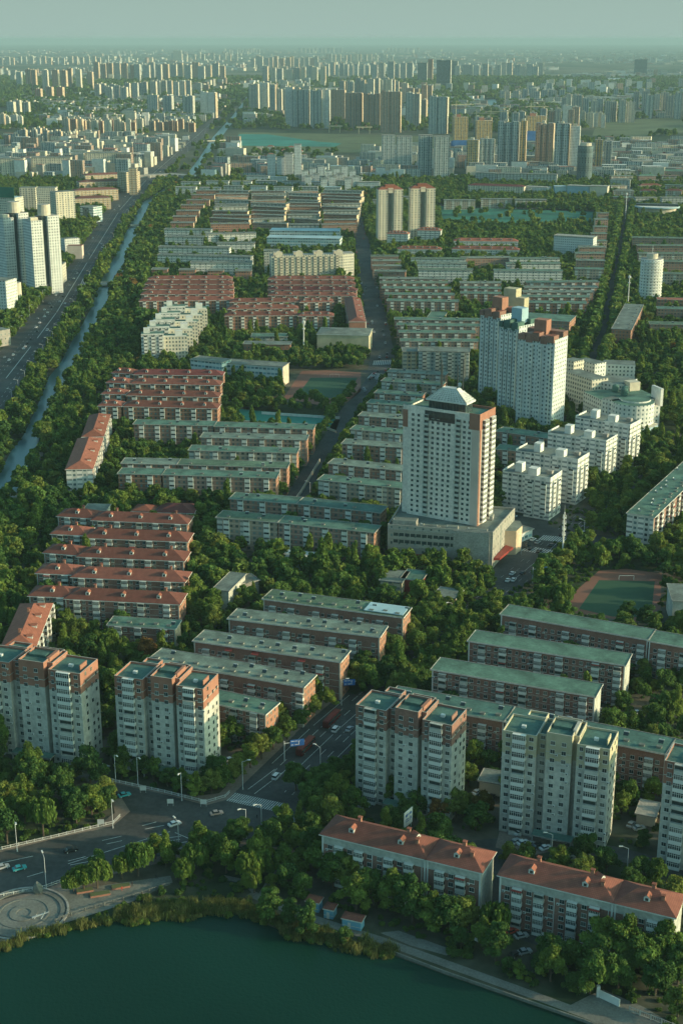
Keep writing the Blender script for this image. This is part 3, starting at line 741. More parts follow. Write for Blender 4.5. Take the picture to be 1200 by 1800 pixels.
# left red-roofed rows
G = 'red-roofed rows beside the park on the left'
rows = [((52, 1048), (128, 1051), (115, 1053), (315, 1063)), ((65, 1008), (133, 1011), (127, 1015), (324, 1024)), ((78, 972), (140, 977), (137, 979), (323, 987)),
        ((91, 939), (152, 942), (148, 946), (329, 953)), ((102, 908), (165, 912), (162, 915), (329, 922))]
for i, (a, b2, c, d) in enumerate(rows):
    slab('red_roofed_row', f'long red hip-roofed row with three dormers, {ORD[i]} from the tall towers', 'apartment block', G, c, d, 14.0, 12.5, 'hip', 'red_tile', 'f_brick', near=1, rh=3.2, ndorm=3, o=.8)
    slab('red_roofed_row', f'short red hip-roofed row at the park edge, {ORD[i]} from the tall towers', 'apartment block', G, a, b2, 14.0, 11.5, 'hip', 'red_tile', 'f_brick', near=1, rh=3.0, ndorm=1, o=.8)
slab('red_roofed_row', 'sunlit red-roofed block end-on behind the leftmost tower', 'apartment block', G, (62, 1139), (92, 1062), 14.0, 13.5, 'hip', 'orange_tile', 'f_brick', near=1, rh=3, ndorm=4, endm='stain_wall')
slab('red_roofed_row', 'orange-roofed block end-on beside the canal trees, nearer one', 'apartment block', G, (163, 825), (181, 771), 16, 15, 'hip', 'orange_tile', 'f_brick', rh=3, ndorm=3, endm='f_white_balc')
slab('red_roofed_row', 'orange-roofed block end-on beside the canal trees, farther one', 'apartment block', G, (182, 768), (194, 730), 16, 13, 'hip', 'orange_tile', 'f_brick', rh=3, ndorm=3, endm='orange_brick')
slab('low_block', 'flat grey-roofed low block behind the top red-roofed row', 'low building', None, (148, 897), (186, 898), 12, 10, 'flat', 'grey_roof', 'stain_wall', hatch=False)
slab('low_shed', 'long low shed with dark red roof behind the red-roofed rows', 'shed', None, (232, 899), (268, 901), 6, 12, 'hip', 'orange_tile', 'cream', rh=2, ndorm=0)
slab('low_shed', 'wide dark maroon-roofed hall beside the tree-lined lane', 'shed', None, (275, 901), (340, 903), 7, 16, 'hip', 'maroon_tile', 'cream', rh=2.5, ndorm=0)

# middle-distance rows: (left eave, right eave, ...) nearest first
def series(name, desc, where, group, rws, **kw):
    for i, rw in enumerate(rws):
        lab = f'{desc}, {ORD[i]} row {where}'
        a, b2, rest = rw[0], rw[1], dict(kw)
        if len(rw) > 2: rest.update(rw[2])
        slab(name, lab, 'apartment block', group, a, b2, **rest)
series('red_roofed_row', 'long red-roofed brick row', 'above the orange roofs by the canal', 'red rows left of the school', [((217, 715), (382, 719)), ((223, 696), (384, 699)), ((230, 675), (387, 678)), ((235, 659), (391, 661), dict(roofm='maroon_tile'))], h=17, dp=12, roof='hip', roofm='red_tile', wallm='f_brick_red', rh=3, ndorm=4)
series('red_roofed_row', 'short red-roofed brick row', 'above the orange roofs by the canal', 'red rows left of the school', [((173, 714), (213, 715)), ((179, 693), (220, 694)), ((187, 673), (227, 675)), ((197, 656), (235, 658))], h=17, dp=12, roof='hip', roofm='red_tile', wallm='f_brick_red', rh=3, ndorm=2)
series('walk_up_block', 'brick walk-up with long green roof', 'between the lane and green ball court', 'green-roofed rows left of the side street',
       [((208, 833), (283, 835), dict(wallm='f_brick_red')), ((286, 835), (485, 841)), ((214, 815), (310, 817)), ((312, 817), (504, 823)), ((332, 792), (521, 797)), ((353, 769), (538, 774)), ((235, 746), (375, 749)), ((377, 750), (550, 755))], h=16.5, dp=11)
series('walk_up_block', 'brick walk-up in the shadow of the big tower', 'from the wooded park', 'shaded rows left of the big tower',
       [((381, 910), (487, 919)), ((489, 919), (657, 937)), ((404, 877), (520, 886)), ((522, 886), (668, 902), dict(roofm='teal_roof'))], h=16.5, dp=11)
series('walk_up_block', 'green-roofed brick block', 'between side street and big tower', 'rows right of the side street',
       [((559, 844), (715, 860)), ((577, 815), (715, 829)), ((601, 780), (716, 788)), ((616, 755), (716, 764)), ((630, 731), (720, 738)), ((645, 709), (740, 716)), ((658, 691), (740, 697)), ((670, 670), (776, 678)), ((681, 654), (782, 660))], h=16, dp=10.5, wallm='f_brick')
series('walk_up_block', 'green-roofed brick block', 'just right of the big tower', 'rows behind the big tower', [((872, 790), (935, 796)), ((872, 758), (968, 772)), ], h=15, dp=11)
series('red_roofed_row', 'red-roofed brick row', 'behind the terraced white block', 'red rows at the canal bend',
       [((245, 530), (410, 528)), ((248, 518), (410, 518)), ((252, 509), (410, 509)), ((255, 500), (409, 500)), ((260, 492), (408, 491))], h=17, dp=13, roof='hip', roofm='red_tile', wallm='f_brick_red', rh=3, ndorm=5)
series('red_roofed_row', 'red-roofed brick row', 'left of the walled schoolyard', 'red rows in the middle of the estate',
       [((395, 556), (522, 555)), ((524, 556), (586, 556)), ((400, 544), (524, 543)), ((404, 532), (525, 531)), ((527, 532), (586, 531))], h=17, dp=12, roof='hip', roofm='red_tile', wallm='f_brick_red', rh=3, ndorm=4)
series('red_roofed_row', 'wide red-roofed brick row', 'below the cream round-gabled block', 'red rows below the cream block',
       [((471, 520), (626, 521)), ((471, 510), (626, 512), dict(roofm='maroon_tile')), ((471, 501), (624, 501)), ((471, 492), (622, 492))], h=17, dp=13, roof='hip', roofm='red_tile', wallm='f_brick_red', rh=3, ndorm=6)
slab('red_roofed_row', 'orange-ended red-roofed block end-on at the side street', 'apartment block', None, (642, 566), (632, 525), 17, 14, 'hip', 'red_tile', 'f_brick', rh=3, ndorm=4, endm='orange_brick')
slab('sports_hall', 'yellow sports hall with a broad shallow grey roof', 'sports hall', None, (557, 588), (648, 590), 16, 30, 'hip', 'grey_roof', 'yellow_wall', rh=1.6, ndorm=0, gap=0)
slab('school_building', 'white four-storey school with dark window bands', 'school', None, (392, 638), (497, 645), 15, 14, 'flat', 'grey_roof', 'f_office', hatch=False, gap=0, floors=4, endm='cream')
slab('school_building', 'white taller wing left of the banded school', 'school', None, (335, 632), (390, 638), 17, 14, 'flat', 'grey_roof', 'f_office', hatch=False, gap=0)
slab('low_block', 'low grey-roofed workshop in the schoolyard trees, nearer', 'low building', None, (428, 605), (510, 606), 10, 12, 'flat', 'grey_roof', 'f_brick_plain', hatch=False, gap=0)
slab('low_block', 'low grey-roofed workshop in the schoolyard trees, farther', 'low building', None, (442, 592), (505, 592), 11, 14, 'flat', 'green_roof', 'f_grey', hatch=False, gap=0)
series('walk_up_block', 'pale flat-roofed slab', 'left of the cream round-gabled block', 'pale slabs beside the canal trees',
       [((335, 462), (442, 462), dict(h=20)), ((277, 448), (441, 452)), ((279, 434), (403, 436)), ((382, 428), (447, 428)), ((290, 416), (360, 417)), ((366, 412), (450, 410)), ((289, 403), (371, 404))], h=17, dp=12, wallm='f_white_balc', gap=0, roofm='grey_roof')
for i, (x0, x1) in enumerate(((267, 294), (315, 343), (365, 392), (414, 441))):
    slab('small_block', f'little square brick house, {ORD[i]} along behind the red rows'.replace('nearest', 'first'), 'small house', 'four square brick houses', (x0, 474 + i), (x1, 474 + i), 14, 12, 'flat', 'grey_roof', 'f_brick_red', gap=0, hatch=False)
rws = []
for j, y in enumerate((394, 385, 378, 371, 364, 358, 352, 346, 341, 336)):
    xs = [368 + j * 1.5, 440, 505, 565, 632 + j * .8]
    for a, b2 in zip(xs, xs[1:]):
        rws.append(((a + 2 + random.uniform(-3, 3), y + random.uniform(-2, 2)), (b2 - 4 + random.uniform(-3, 3), y + random.uniform(-1, 2)), random.choice(['f_brick', 'f_grey', 'f_brick_red'])))
for i, (a, b2, wm) in enumerate(rws):
    slab('grey_row', 'grey-roofed slab in the dense grid beyond the pale-blue hall', 'apartment block', 'dense grid of grey-roofed slabs', a, b2, 17, 12, 'flat', 'grey_roof', wm, gap=0, hatch=True, endm='tan_wall')
for i, (x, y) in enumerate(((300, 392), (304, 381), (310, 371), (318, 361), (328, 352), (337, 343), (345, 335))):
    slab('brick_end_block', f'short brick block stepping up beside the canal trees, {ORD[i]}', 'apartment block', 'stepped brick blocks by the canal trees', (x, y), (x + 40, y), 17, 14, 'flat', 'grey_roof', 'f_brick_red', gap=0, endm='tan_wall')
slab('industrial_hall', 'pale blue flat-roofed market hall, nearer wing', 'market hall', None, (469, 418), (597, 420), 17, 26, 'flat', 'roof_blue', 'f_office', gap=0, hatch=False)
slab('industrial_hall', 'pale blue flat-roofed market hall, rear wing', 'market hall', None, (474, 406), (596, 407), 17, 30, 'flat', 'roof_blue', 'f_office', gap=0, hatch=False)
# cream block with round gables
A, L, rz = frame((477, 450), (603, 446.5), 29)
r = root('cream_block', 'long cream block with round gables on its roofline', 'apartment block', A, rz); clear_rect(A, rz, -3, L + 16, -4, 22)
m = MB(); m.box(0, L, 0, 14, 0, 29, 'f_cream', 'concrete'); part('wall', m, r)
m = MB(); m.prism([(L + .01, .5), (L + 13, 5), (L + 13, 20), (L + .01, 18)], 0, 29, 'f_cream', 'concrete'); part('side_wing', m, r)
for i in range(4):
    x = L * (.1 + .28 * i); b = MB()
    pts = [(x - 3.5, 30.2)] + [(x + 3.5 * math.cos(t), 30.2 + 4.2 * math.sin(t)) for t in np.linspace(math.pi, 0, 9)[1:-1]] + [(x + 3.5, 30.2)]
    b.face([(p, -.3, q_) for p, q_ in pts], 'cream'); b.face([(p, .5, q_) for p, q_ in reversed(pts)], 'cream')
    for (p, q_), (p2, q2) in zip(pts, pts[1:]): b.face([(p, -.3, q_), (p, .5, q_), (p2, .5, q2), (p2, -.3, q2)], 'cream')
    b.box(x - 3.5, x + 3.5, -.3, .5, 27, 30.2, 'cream'); b.box(x - 5, x + 5, 4, 12, 29, 32, 'cream', 'concrete')
    part('round_gable', b, r)
for i in range(12): part('balcony_stack', stack_mesh(9, 'cream', 2.9), r, (3 + i * (L - 8) / 11.5, 0, 1.5))
slab('cream_wing', 'pale cream slab touching the round-gabled block on its left', 'apartment block', None, (464, 441), (490, 441), 29, 12, 'flat', 'grey_roof', 'f_cream', gap=0)
# rows right of the side street, upper part
series('walk_up_block', 'brick row', 'behind the grey square block', 'brick rows beyond the junction', [((704, 600), (840, 601)), ((701, 585), (835, 586)), ((697, 572), (842, 574)), ((693, 562), (842, 564))], h=16, dp=11, wallm='f_brick_red')
series('walk_up_block', 'brick row', 'left of the stepped white tower', 'brick rows further up the side street', [((680, 529), (805, 531)), ((676, 518), (798, 519)), ((671, 507), (792, 508)), ((668, 498), (787, 498)), ((667, 490), (782, 491))], h=16, dp=11, wallm='f_brick_red')
series('walk_up_block', 'brick row', 'right behind the stepped white tower', 'brick rows behind the stepped white tower', [((915, 532), (1030, 534)), ((918, 522), (1035, 523)), ((920, 514), (1042, 514)), ((922, 506), (1050, 506)), ((925, 497), (1052, 496)), ((809, 516), (880, 517)), ((809, 507), (880, 508)), ((809, 498), (880, 498))], h=16, dp=11, wallm='f_brick_red')
series('walk_up_block', 'pale walk-up', 'below the red-roofed villas', 'pale rows below the villas', [((735, 474), (830, 475), dict(h=20)), ((733, 463), (820, 464)), ((722, 455), (818, 456)), ((868, 476), (988, 477), dict(h=20)), ((890, 464), (985, 464)), ((895, 455), (983, 455)), ((812, 454), (898, 453), dict(wallm='f_brick_red'))], h=16, dp=11, wallm='f_white_balc', gap=0)
series('small_block', 'short mixed brick and white block', 'at the foot of the twin towers', 'short blocks left of the pale rows', [((658, 477), (712, 478)), ((655, 468), (705, 468)), ((654, 459), (704, 459)), ((652, 451), (700, 451))], h=15, dp=11, wallm='f_brick', gap=0)
series('villa_row', 'pink-roofed gabled villa row', 'beyond the pale walk-ups', 'pink-roofed villas', [((697, 438), (775, 439)), ((794, 438), (912, 440), dict(endm='white_trim')), ((797, 424), (910, 425)), ((680, 411), (717, 412), dict(h=19)), ((733, 405), (774, 406), dict(h=19))], h=12, dp=13, roof='hip', roofm='orange_tile', wallm='f_white_balc', rh=3.2, ndorm=6, gap=0)
slab('office_block', 'white-blue office block beside the training field', 'office block', None, (973, 414), (1042, 418), 25, 16, 'flat', 'concrete', 'f_whiteblue', gap=0, hatch=False)
series('stacked_block', 'pale-brown short block', 'along the right tree-lined avenue', 'short blocks climbing along the avenue', [((1010, 473), (1060, 474)), ((1012, 458), (1062, 459)), ((1012, 446), (1062, 446)), ((1018, 435), (1064, 435)), ((1030, 424), (1066, 424)), ((1040, 411), (1066, 411)), ((1044, 399), (1067, 399)), ((1046, 386), (1068, 386)), ((1050, 375), (1069, 375))], h=17, dp=12, wallm='f_brick', gap=0, endm='tan_wall')
series('right_slab', 'grey slab', 'right of the tree-lined avenue', 'slabs right of the avenue', [((1140, 481), (1230, 483)), ((1142, 460), (1230, 461)), ((1122, 446), (1230, 447)), ((1120, 432), (1230, 433)), ((1111, 418), (1230, 420))], h=17, dp=12, wallm='f_brick', gap=0)
series('right_brick_row', 'brick row', 'below the round white tower on the right', 'brick rows at the right edge', [((1142, 570), (1240, 572)), ((1155, 543), (1240, 545)), ((1155, 527), (1240, 529), dict(roofm='orange_tile'))], h=14, dp=12, wallm='f_brick_red', gap=0)
slab('low_long_block', 'low brick block end-on left of the round white tower', 'apartment block', None, (1108, 580), (1129, 536), 15, 16, 'flat', 'grey_roof', 'f_brick_red', gap=0)
slab('corner_block', 'green-roofed brick block end-on above the right-hand park', 'apartment block', None, (1148, 910), (1262, 800), 17, 14, 'flat', 'green_roof', 'f_brick_red', near=1, endm='f_white_balc')
slab('white_school', 'white-walled building cut by the right edge above the pitch', 'school', None, (1182, 1056), (1290, 1060), 12, 20, 'flat', 'grey_roof', 'stain_wall', gap=0, hatch=False)
slab('grey_square_block', 'soot-grey slab with dark window bays near the junction', 'apartment block', None, (735, 617), (824, 619), 26, 15, 'flat', 'grey_roof', 'f_grey', hatch=False)
slab('grey_square_block', 'blank beige-ended short block beside the soot-grey slab', 'apartment block', None, (708, 618), (733, 618), 24, 15, 'flat', 'grey_roof', 'f_tan', gap=0, hatch=False)
slab('flat_roof_block', 'flat green-roofed block showing behind the stepped white tower', 'apartment block', None, (905, 560), (1000, 566), 17, 30, 'flat', 'green_roof', 'f_brick', gap=0, hatch=False)
slab('low_block', 'tiny green-roofed hall among trees beyond the brick rows', 'low building', None, (748, 562), (776, 563), 8, 40, 'flat', 'green_roof', 'cream', gap=0, hatch=False)
# park buildings in the middle
slab('park_pavilion', 'small white-roofed shed in the wooded park', 'shed', None, (489, 978), (548, 984), 6, 10, 'flat', 'white_trim', 'roof_blue', gap=0, hatch=False)
slab('park_house', 'two-storey white house with grey roofs among park trees', 'house', None, (375, 1036), (402, 1039), 10, 22, 'flat', 'grey_roof', 'stain_wall', gap=0, hatch=False)
slab('park_house', 'grey flat-roofed wing pointing at the white park house', 'house', None, (405, 1030), (455, 1020), 7, 9, 'flat', 'grey_roof', 'concrete', gap=0, hatch=False)
slab('street_shop', 'low brown shop building in front of the stone podium', 'shop', None, (668, 1020), (706, 1024), 8, 14, 'flat', 'grey_roof', 'f_tan', gap=0, hatch=False)
slab('street_shop', 'low shop with dark red fascia in front of the stone podium', 'shop', None, (705, 1017), (740, 1021), 8, 12, 'flat', 'green_roof', 'red_paint', gap=0, hatch=False)
slab('street_shop', 'low tan shop behind trees at the main road', 'shop', None, (762, 1046), (800, 1052), 8, 10, 'flat', 'grey_roof', 'f_tan', gap=0, hatch=False)
slab('shop_strip', 'low dark shop strip beside the car park', 'shop', None, (888, 948), (935, 930), 5, 10, 'flat', 'grey_roof', 'f_office', gap=0, hatch=False)
slab('courtyard_shed', 'pale single-storey shed between the beige and cropped towers', 'shed', None, (1118, 1430), (1150, 1436), 4, 9, 'flat', 'concrete', 'cream', gap=0, hatch=False)
slab('courtyard_shed', 'small concrete shed beside the foot of the beige tower', 'shed', None, (842, 1372), (878, 1378), 5, 8, 'flat', 'grey_roof', 'cream', gap=0, hatch=False)

# ------------------------------------------------------------------ the big pale tower on its stone podium
A, Lp, rz = frame((681, 922), (866, 936), 19.5)
n_ = Vector((-math.sin(rz), math.cos(rz), 0)); BR = U(904, 893, 19.5)
r = root('podium_tower', 'tall pale tower with glass pyramid top on a stone podium', 'tower block', A, rz)
dpp = (BR - U(866, 936, 19.5)).dot(n_)
clear_rect(A, rz, -3, Lp + 12, -5, dpp + 6)
m = MB(); m.prism([(0, 0), (Lp, 0), (Lp + 6, dpp), (0, dpp)], 0, 18.5, 'f_stone', 'grey_roof')
pp = [(0, 0), (Lp, 0), (Lp + 6, dpp), (0, dpp)]
for i in range(4):
    a, b2 = Vector(pp[i]), Vector(pp[(i + 1) % 4]); d = (b2 - a).normalized(); nn = Vector((-d.y, d.x)) * .5
    m.prism([tuple(a), tuple(b2), tuple(b2 + nn - d * .5), tuple(a + nn + d * .5)], 18.5, 19.7, 'f_stone', 'concrete')
part('podium', m, r)
m = MB(); m.box(Lp * .63, Lp * .97, -.6, -.003, 0, 19.2, 'concrete'); m.box(0, Lp, -.25, -.003, 17.2, 17.9, 'concrete', bottom=True); m.box(0, Lp * .63, -.25, -.003, 8.0, 8.5, 'concrete', bottom=True); part('stone_bay', m, r)
for (x, y, w_, d_, hh) in ((2, 2, 12, 6, 3.0), (Lp * .3, 1.5, 9, 2, 1.6), (Lp * .55, 1.6, 6, 3, 1.8), (Lp * .75, 2, 10, 3, 1.2), (Lp - 8, dpp * .5, 5, 6, 2.2), (16, 1.2, 2, 2, 2.0), (Lp * .45, 2, 2, 1.6, 1.3)):
    b = MB(); b.box(x, x + w_, y, y + d_, 18.5, 18.5 + hh, 'concrete', 'grey_roof'); b.box(x + .4, x + .9, y + .5, y + 1, 18.5 + hh, 18.9 + hh, 'steel'); part('plant_room', b, r)
b = MB(); b.box(Lp * .28, Lp * .55, -1.4, -.3, 3.6, 5.2, 'red_paint', bottom=True); part('shop_banner', b, r, label='red shop fascia at street level')
for k in range(22):
    col, row = k % 11, k // 11
    b = MB(); b.box(0, 2.4, -.06, 0, 0, 1.7, 'dark_metal'); b.face([(.1, -.065, .1), (2.3, -.065, .1), (2.3, -.065, 1.6), (.1, -.065, 1.6)], 'glass')
    part('podium_window', b, r, (3 + col * (Lp * .6) / 11, 0, 10.3 + row * 3.6))
b = MB(); b.prism([(Lp + 3.2, dpp * .55), (Lp + 9, dpp * .58), (Lp + 11, dpp * .8), (Lp + 9, dpp * .98), (Lp + 5.5, dpp * .98)], 0, 13, 'tan_wall', 'grey_roof'); part('corner_drum', b, r)
b = MB(); b.prism([(Lp + .5, 2), (Lp + 3.5, 3), (Lp + 8, dpp * .5), (Lp + 4, dpp * .55)], 4.2, 5.4, 'red_paint', bottom=True); part('canopy', b, r)
# tower
TA, TL, trz = frame((717, 714), (843, 732), 75.2)
tp, tr = rel(r, TA, trz)
TBR = U(879, 704, 75.2); tn = Vector((-math.sin(trz), math.cos(trz), 0)); td = 17.5
print('podium', Lp, dpp, 'tower', TL, td)
FL_ = 20; tfh = (72.5 - 19.5) / FL_
body = MB(); ext = 3.6
body.prism([(0, 0), (TL, 0), (TL, td), (0, td)], 18.6, 74.6, 'tower_wall', 'green_roof')
body.prism([(-ext, 1.6), (-.002, 1.6), (-.002, td), (-ext, td)], 18.6, 75.4, 'tower_wall', 'green_roof')
body.prism([(-ext - .1, 1.4), (-.005, 1.4), (-.005, 1.597), (-ext - .1, 1.597)], 64, 73, 'orange_brick')
for zz in (74.6,):
    for a0, a1, b0, b1 in ((0, TL, -.05, .4), (0, TL, td - .4, td), (TL - .4, TL, .4, td - .4)): body.box(a0, a1, b0, b1, zz, zz + 1.3, 'orange_brick' if b0 > 0 else 'tower_wall')
body.box(TL + .003, TL + .2, 0, td, 18.6, 68, 'pink_wall'); body.box(TL * .86, TL + .2, -.2, -.003, 68, 76.2, 'orange_brick'); body.box(TL + .003, TL + .2, 0, td, 68.01, 76.2, 'orange_brick')
body.box(TL * .9, TL + .2, -.2, -.003, 18.6, 67.9, 'pink_wall')
for y0 in (.05, td - 1.4): body.box(TL + .203, TL + .5, y0, y0 + 1.3, 18.6, 68, 'orange_brick')
part('tower_wall', body, r, tp, tr)
nw = 0; rest = MB()
cols = [(.055, 'w'), (.135, 'w'), (.235, 'b'), (.335, 'w'), (.41, 'w'), (.49, 'w'), (.565, 'w'), (.68, 'b'), (.775, 'w'), (.845, 'w')]
for f in range(FL_):
    z = 19.5 + f * tfh
    for x, c in cols:
        X = x * TL
        if c == 'b':
            X_, Y_ = tp[0] + (X * math.cos(tr)), tp[1] + X * math.sin(tr)
            b = BALC[3.0, 2]; o_ = part('balcony', b, r, (X_, Y_, z), tr); o_.scale = (.85, .8, tfh / 2.8)
        elif nw < 100 and f >= 7:
            X_, Y_ = tp[0] + (X * math.cos(tr)), tp[1] + X * math.sin(tr)
            o_ = part('window', WIN[1.5, random.random() < .15], r, (X_, Y_, z + .8), tr); nw += 1
        else:
            rest.box(X, X + 1.5, -.09, 0, z + .8, z + 2.25, 'white_trim'); rest.face([(X + .1, -.1, z + .9), (X + 1.4, -.1, z + .9), (X + 1.4, -.1, z + 2.15), (X + .1, -.1, z + 2.15)], 'glass')
part('lower_window', rest, r, tp, tr, kind='stuff')
for f in range(FL_):
    z = 19.5 + f * tfh
    for y in (td * .18, td * .62):
        b = BALC[3.6, 1 if f % 3 else 0]
        P2 = (tp[0] + (TL + .2) * math.cos(tr) - y * math.sin(tr), tp[1] + (TL + .2) * math.sin(tr) + y * math.cos(tr), z)
        o_ = part('side_balcony', b, r, P2, tr + R(90)); o_.scale = (1.25, 1.2, tfh / 2.8)
b = MB(); cx0, cx1, cy0, cy1 = TL * .24, TL * .80, 1.2, td * .62
b.box(cx0 + 1, cx1 - 1, cy0 + 1, cy1 - 1, 74.6, 79.5, 'glass')
for i in range(13): x = cx0 + 1 + (cx1 - cx0 - 2.3) * i / 12; b.box(x, x + .25, cy0 + .9, cy0 + 1, 71.6 if i in (0, 12) else 74.6, 79.5, 'dark_metal')
b.box(cx0 - .2, cx1 + .2, cy0 - .2, cy1 + .2, 79.5, 80.2, 'white_trim', bottom=True); b.box(TL * .24, TL * .66, -.12, -.004, 69.5, 74.5, 'glass')
part('glass_storey', b, r, tp, tr)
b = MB(); mx, my = (cx0 + cx1) / 2, (cy0 + cy1) / 2; hx, hy = (cx1 - cx0) / 2, (cy1 - cy0) / 2; t = .36
lo = [(mx - hx, my - hy, 80.2), (mx + hx, my - hy, 80.2), (mx + hx, my + hy, 80.2), (mx - hx, my + hy, 80.2)]; hi = [(mx + (p[0] - mx) * t, my + (p[1] - my) * t, 86.0) for p in lo]
for i in range(4): b.face([lo[i], lo[(i + 1) % 4], hi[(i + 1) % 4], hi[i]], 'stain_wall')
b.face(hi, 'white_trim')
for i in range(4):
    a0, a1, b0, b1 = Vector(lo[i]), Vector(lo[(i + 1) % 4]), Vector(hi[i]), Vector(hi[(i + 1) % 4])
    for s_ in range(13): b.tube(a0.lerp(a1, s_ / 12), b0.lerp(b1, s_ / 12), .26, .24, 'white_trim', 4)
    for s_ in range(8): b.tube(a0.lerp(b0, s_ / 7), a1.lerp(b1, s_ / 7), .24, .24, 'white_trim', 4)
part('pyramid_roof', b, r, tp, tr)
for dx, dy, hh in ((-6, 2, 9), (-5, -1, 12), (3.5, 0, 10), (5.5, 2, 13)):
    b = MB(); b.tube((mx + dx, my + dy, 83.5), (mx + dx, my + dy, 86 + hh), .36, .22, 'dark_metal', 5); b.tube((mx + dx, my + dy, 86 + hh), (mx + dx, my + dy, 87.6 + hh), .34, .34, 'dark_metal', 5); part('antenna', b, r, tp, tr)

# ------------------------------------------------------------------ stepped white tower with coloured roof boxes
A, L, rz = frame((912, 590), (975, 598), 63)
r = root('stepped_white_tower', 'white high-rise in three steps with orange and teal boxes on top', 'tower block', A, rz)
def block(r, nm, FL, FR, h, dp, m_, topm='teal_roof', z0=0, label=None):
    P_, L_, z_ = frame(FL, FR, h); lp, lr = rel(r, P_, z_); b = MB(); b.box(0, L_, 0, dp, z0, h, m_, topm); part(nm, b, r, lp, lr, label=label); clear_rect(P_, z_, -2, L_ + 2, -2, dp + 2); return lp, lr, L_
for nm, a, c, h, dp in (('right_block', (911, 590), (975, 598), 63, 19), ('middle_block', (878, 568), (912, 574), 64, 19), ('left_block', (844, 548), (880, 554), 64, 18)):
    lp, lr, L_ = block(r, nm, a, c, h, dp, 'f_whiteblue')
    def at(x, y, z): return (lp[0] + x * math.cos(lr) - y * math.sin(lr), lp[1] + x * math.sin(lr) + y * math.cos(lr), z)
    for i in range(4 if L_ > 16 else 2):     # projecting bays run the full height
        w_ = 2.6; b = MB(); b.box(0, w_, -1.0, -.003, 0, h - 4, 'f_white'); part('bay', b, r, at(1.5 + i * (L_ - 4) / (3.4 if L_ > 16 else 1.6), 0, 0), lr)
    b = MB()
    col = {'right_block': 'brick', 'middle_block': 'teal_roof', 'left_block': 'brick'}[nm]
    for i in range(5):
        x = i * L_ / 5; b.box(x + .1, x + L_ / 5 - .3, -.4 if i % 2 else -1.2, 6 + (i % 2) * 3, h - 2 - (i % 2) * 1.5, h + 1.6 + (i % 3), col, 'orange_tile' if i % 2 == 0 and col == 'brick' else col)
    b.box(0, L_, 12, dp, h, h + 3.5, col if nm != 'middle_block' else 'teal_roof')
    part('stepped_crown', b, r, at(0, 0, 0), lr)
    b = MB(); c2 = {'right_block': 'tan_wall', 'middle_block': 'roof_blue', 'left_block': 'orange_brick'}[nm]
    b.box(L_ * .3, L_ * .3 + 9, 6, 13, h + 1, h + 11, 'orange_brick' if nm != 'middle_block' else 'roof_blue'); part('roof_box', b, r, at(0, 0, 0), lr)
b = MB(); b.box(0, 10, 0, 8, 64, 78, 'yellow_wall'); lp, lr = rel(r, U(884, 540, 64).xy.to_3d(), rz); part('roof_box', b, r, lp, lr, label='yellow box, the tallest on the roof')
b = MB(); b.box(0, 7, 0, 7, 64, 73, 'yellow_wall'); lp, lr = rel(r, U(905, 545, 64).xy.to_3d(), rz); part('roof_box', b, r, lp, lr)

# ------------------------------------------------------------------ other middle-distance landmarks
def compound(name, label, cat, blocks, group=None):
    """blocks: (part name, FL, FR, h, depth, wall, roof)"""
    A, L, rz = frame(blocks[0][1], blocks[0][2], blocks[0][3]); r = root(name, label, cat, A, rz, group)
    for bl_ in blocks: block(r, *bl_[:6], bl_[6] if len(bl_) > 6 else 'grey_roof')
    return r
for i, (xl, x, y, hh) in enumerate(((876, 922, 836, 23.5), (896, 970, 803, 26), (950, 1020, 770, 27), (997, 1062, 742, 29))):
    A, L, rz = frame((x, y), (x + 45, y + 7), hh); WL = (x - xl) / 3.0
    r = root('stepped_block', f'cream stair-stepped block, {ORD[i]} of the row right of the big tower', 'apartment block', A, rz, 'cream stepped blocks')
    clear_rect(A, rz, -WL, L + 2, -2, 24)
    m = MB(); m.box(0, L, 0, 17, 0, hh, 'f_white_balc', 'grey_roof'); part('front_block', m, r)
    m = MB(); m.box(-WL, -.01, 5, 20, 0, hh - 1, 'f_white_balc', 'grey_roof'); m.box(-WL, -WL + .4, 5, 20, hh - 1, hh, 'white_trim'); part('rear_block', m, r)
    m = MB(); m.box(1, 6, 2, 7, hh, hh + 4, 'white_trim'); m.box(-WL * .6, -WL * .6 + 4, 8, 13, hh - 1, hh + 4, 'white_trim'); m.box(0, L, -.002, .35, hh, hh + .9, 'white_trim'); m.box(L - .35, L, .35, 17, hh, hh + .9, 'white_trim'); m.box(L * .6, L * .6 + 3, 9, 12, hh, hh + 2, 'concrete'); part('roof_structure', m, r)
    for k in range(2): part('balcony_stack', stack_mesh(7, 'white_trim', 2.8), r, (2 + k * (L - 7), 0, 1.0))
    o_ = part('balcony_stack', stack_mesh(7, 'white_trim', 2.8), r, (L, 3, 1.0), R(90)); o_ = part('balcony_stack', stack_mesh(7, 'white_trim', 2.8), r, (L, 10, 1.0), R(90))
# curved white building with green tanks
A, L, rz = frame((1025, 688), (1068, 708), 20)
r = root('curved_white_building', 'white building with rounded terrace and green tanks on the roof', 'office block', A, rz); clear_rect(A, rz, -4, L + 30, -8, 44)
m = MB(); m.box(0, L, 0, 40, 0, 20, 'f_white', 'green_roof'); part('main_block', m, r)
m = MB(); disc_pts = [(L + 8 + 14 * math.cos(t), 14 + 14 * math.sin(t)) for t in np.linspace(-math.pi * .75, math.pi * .6, 20)]
m.prism([(L + .01, 2)] + disc_pts[2:] + [(L + .01, 27)], 0, 22, 'f_white', 'green_roof'); part('round_terrace', m, r)
m = MB(); pts = [(L + 6 + 10 * math.cos(t), 17 + 10 * math.sin(t)) for t in np.linspace(-math.pi * .7, math.pi * .6, 16)]; m.prism([(L + .02, 8)] + pts[1:] + [(L + .02, 26)], 16, 23, 'white_trim', 'green_roof'); part('upper_terrace', m, r)
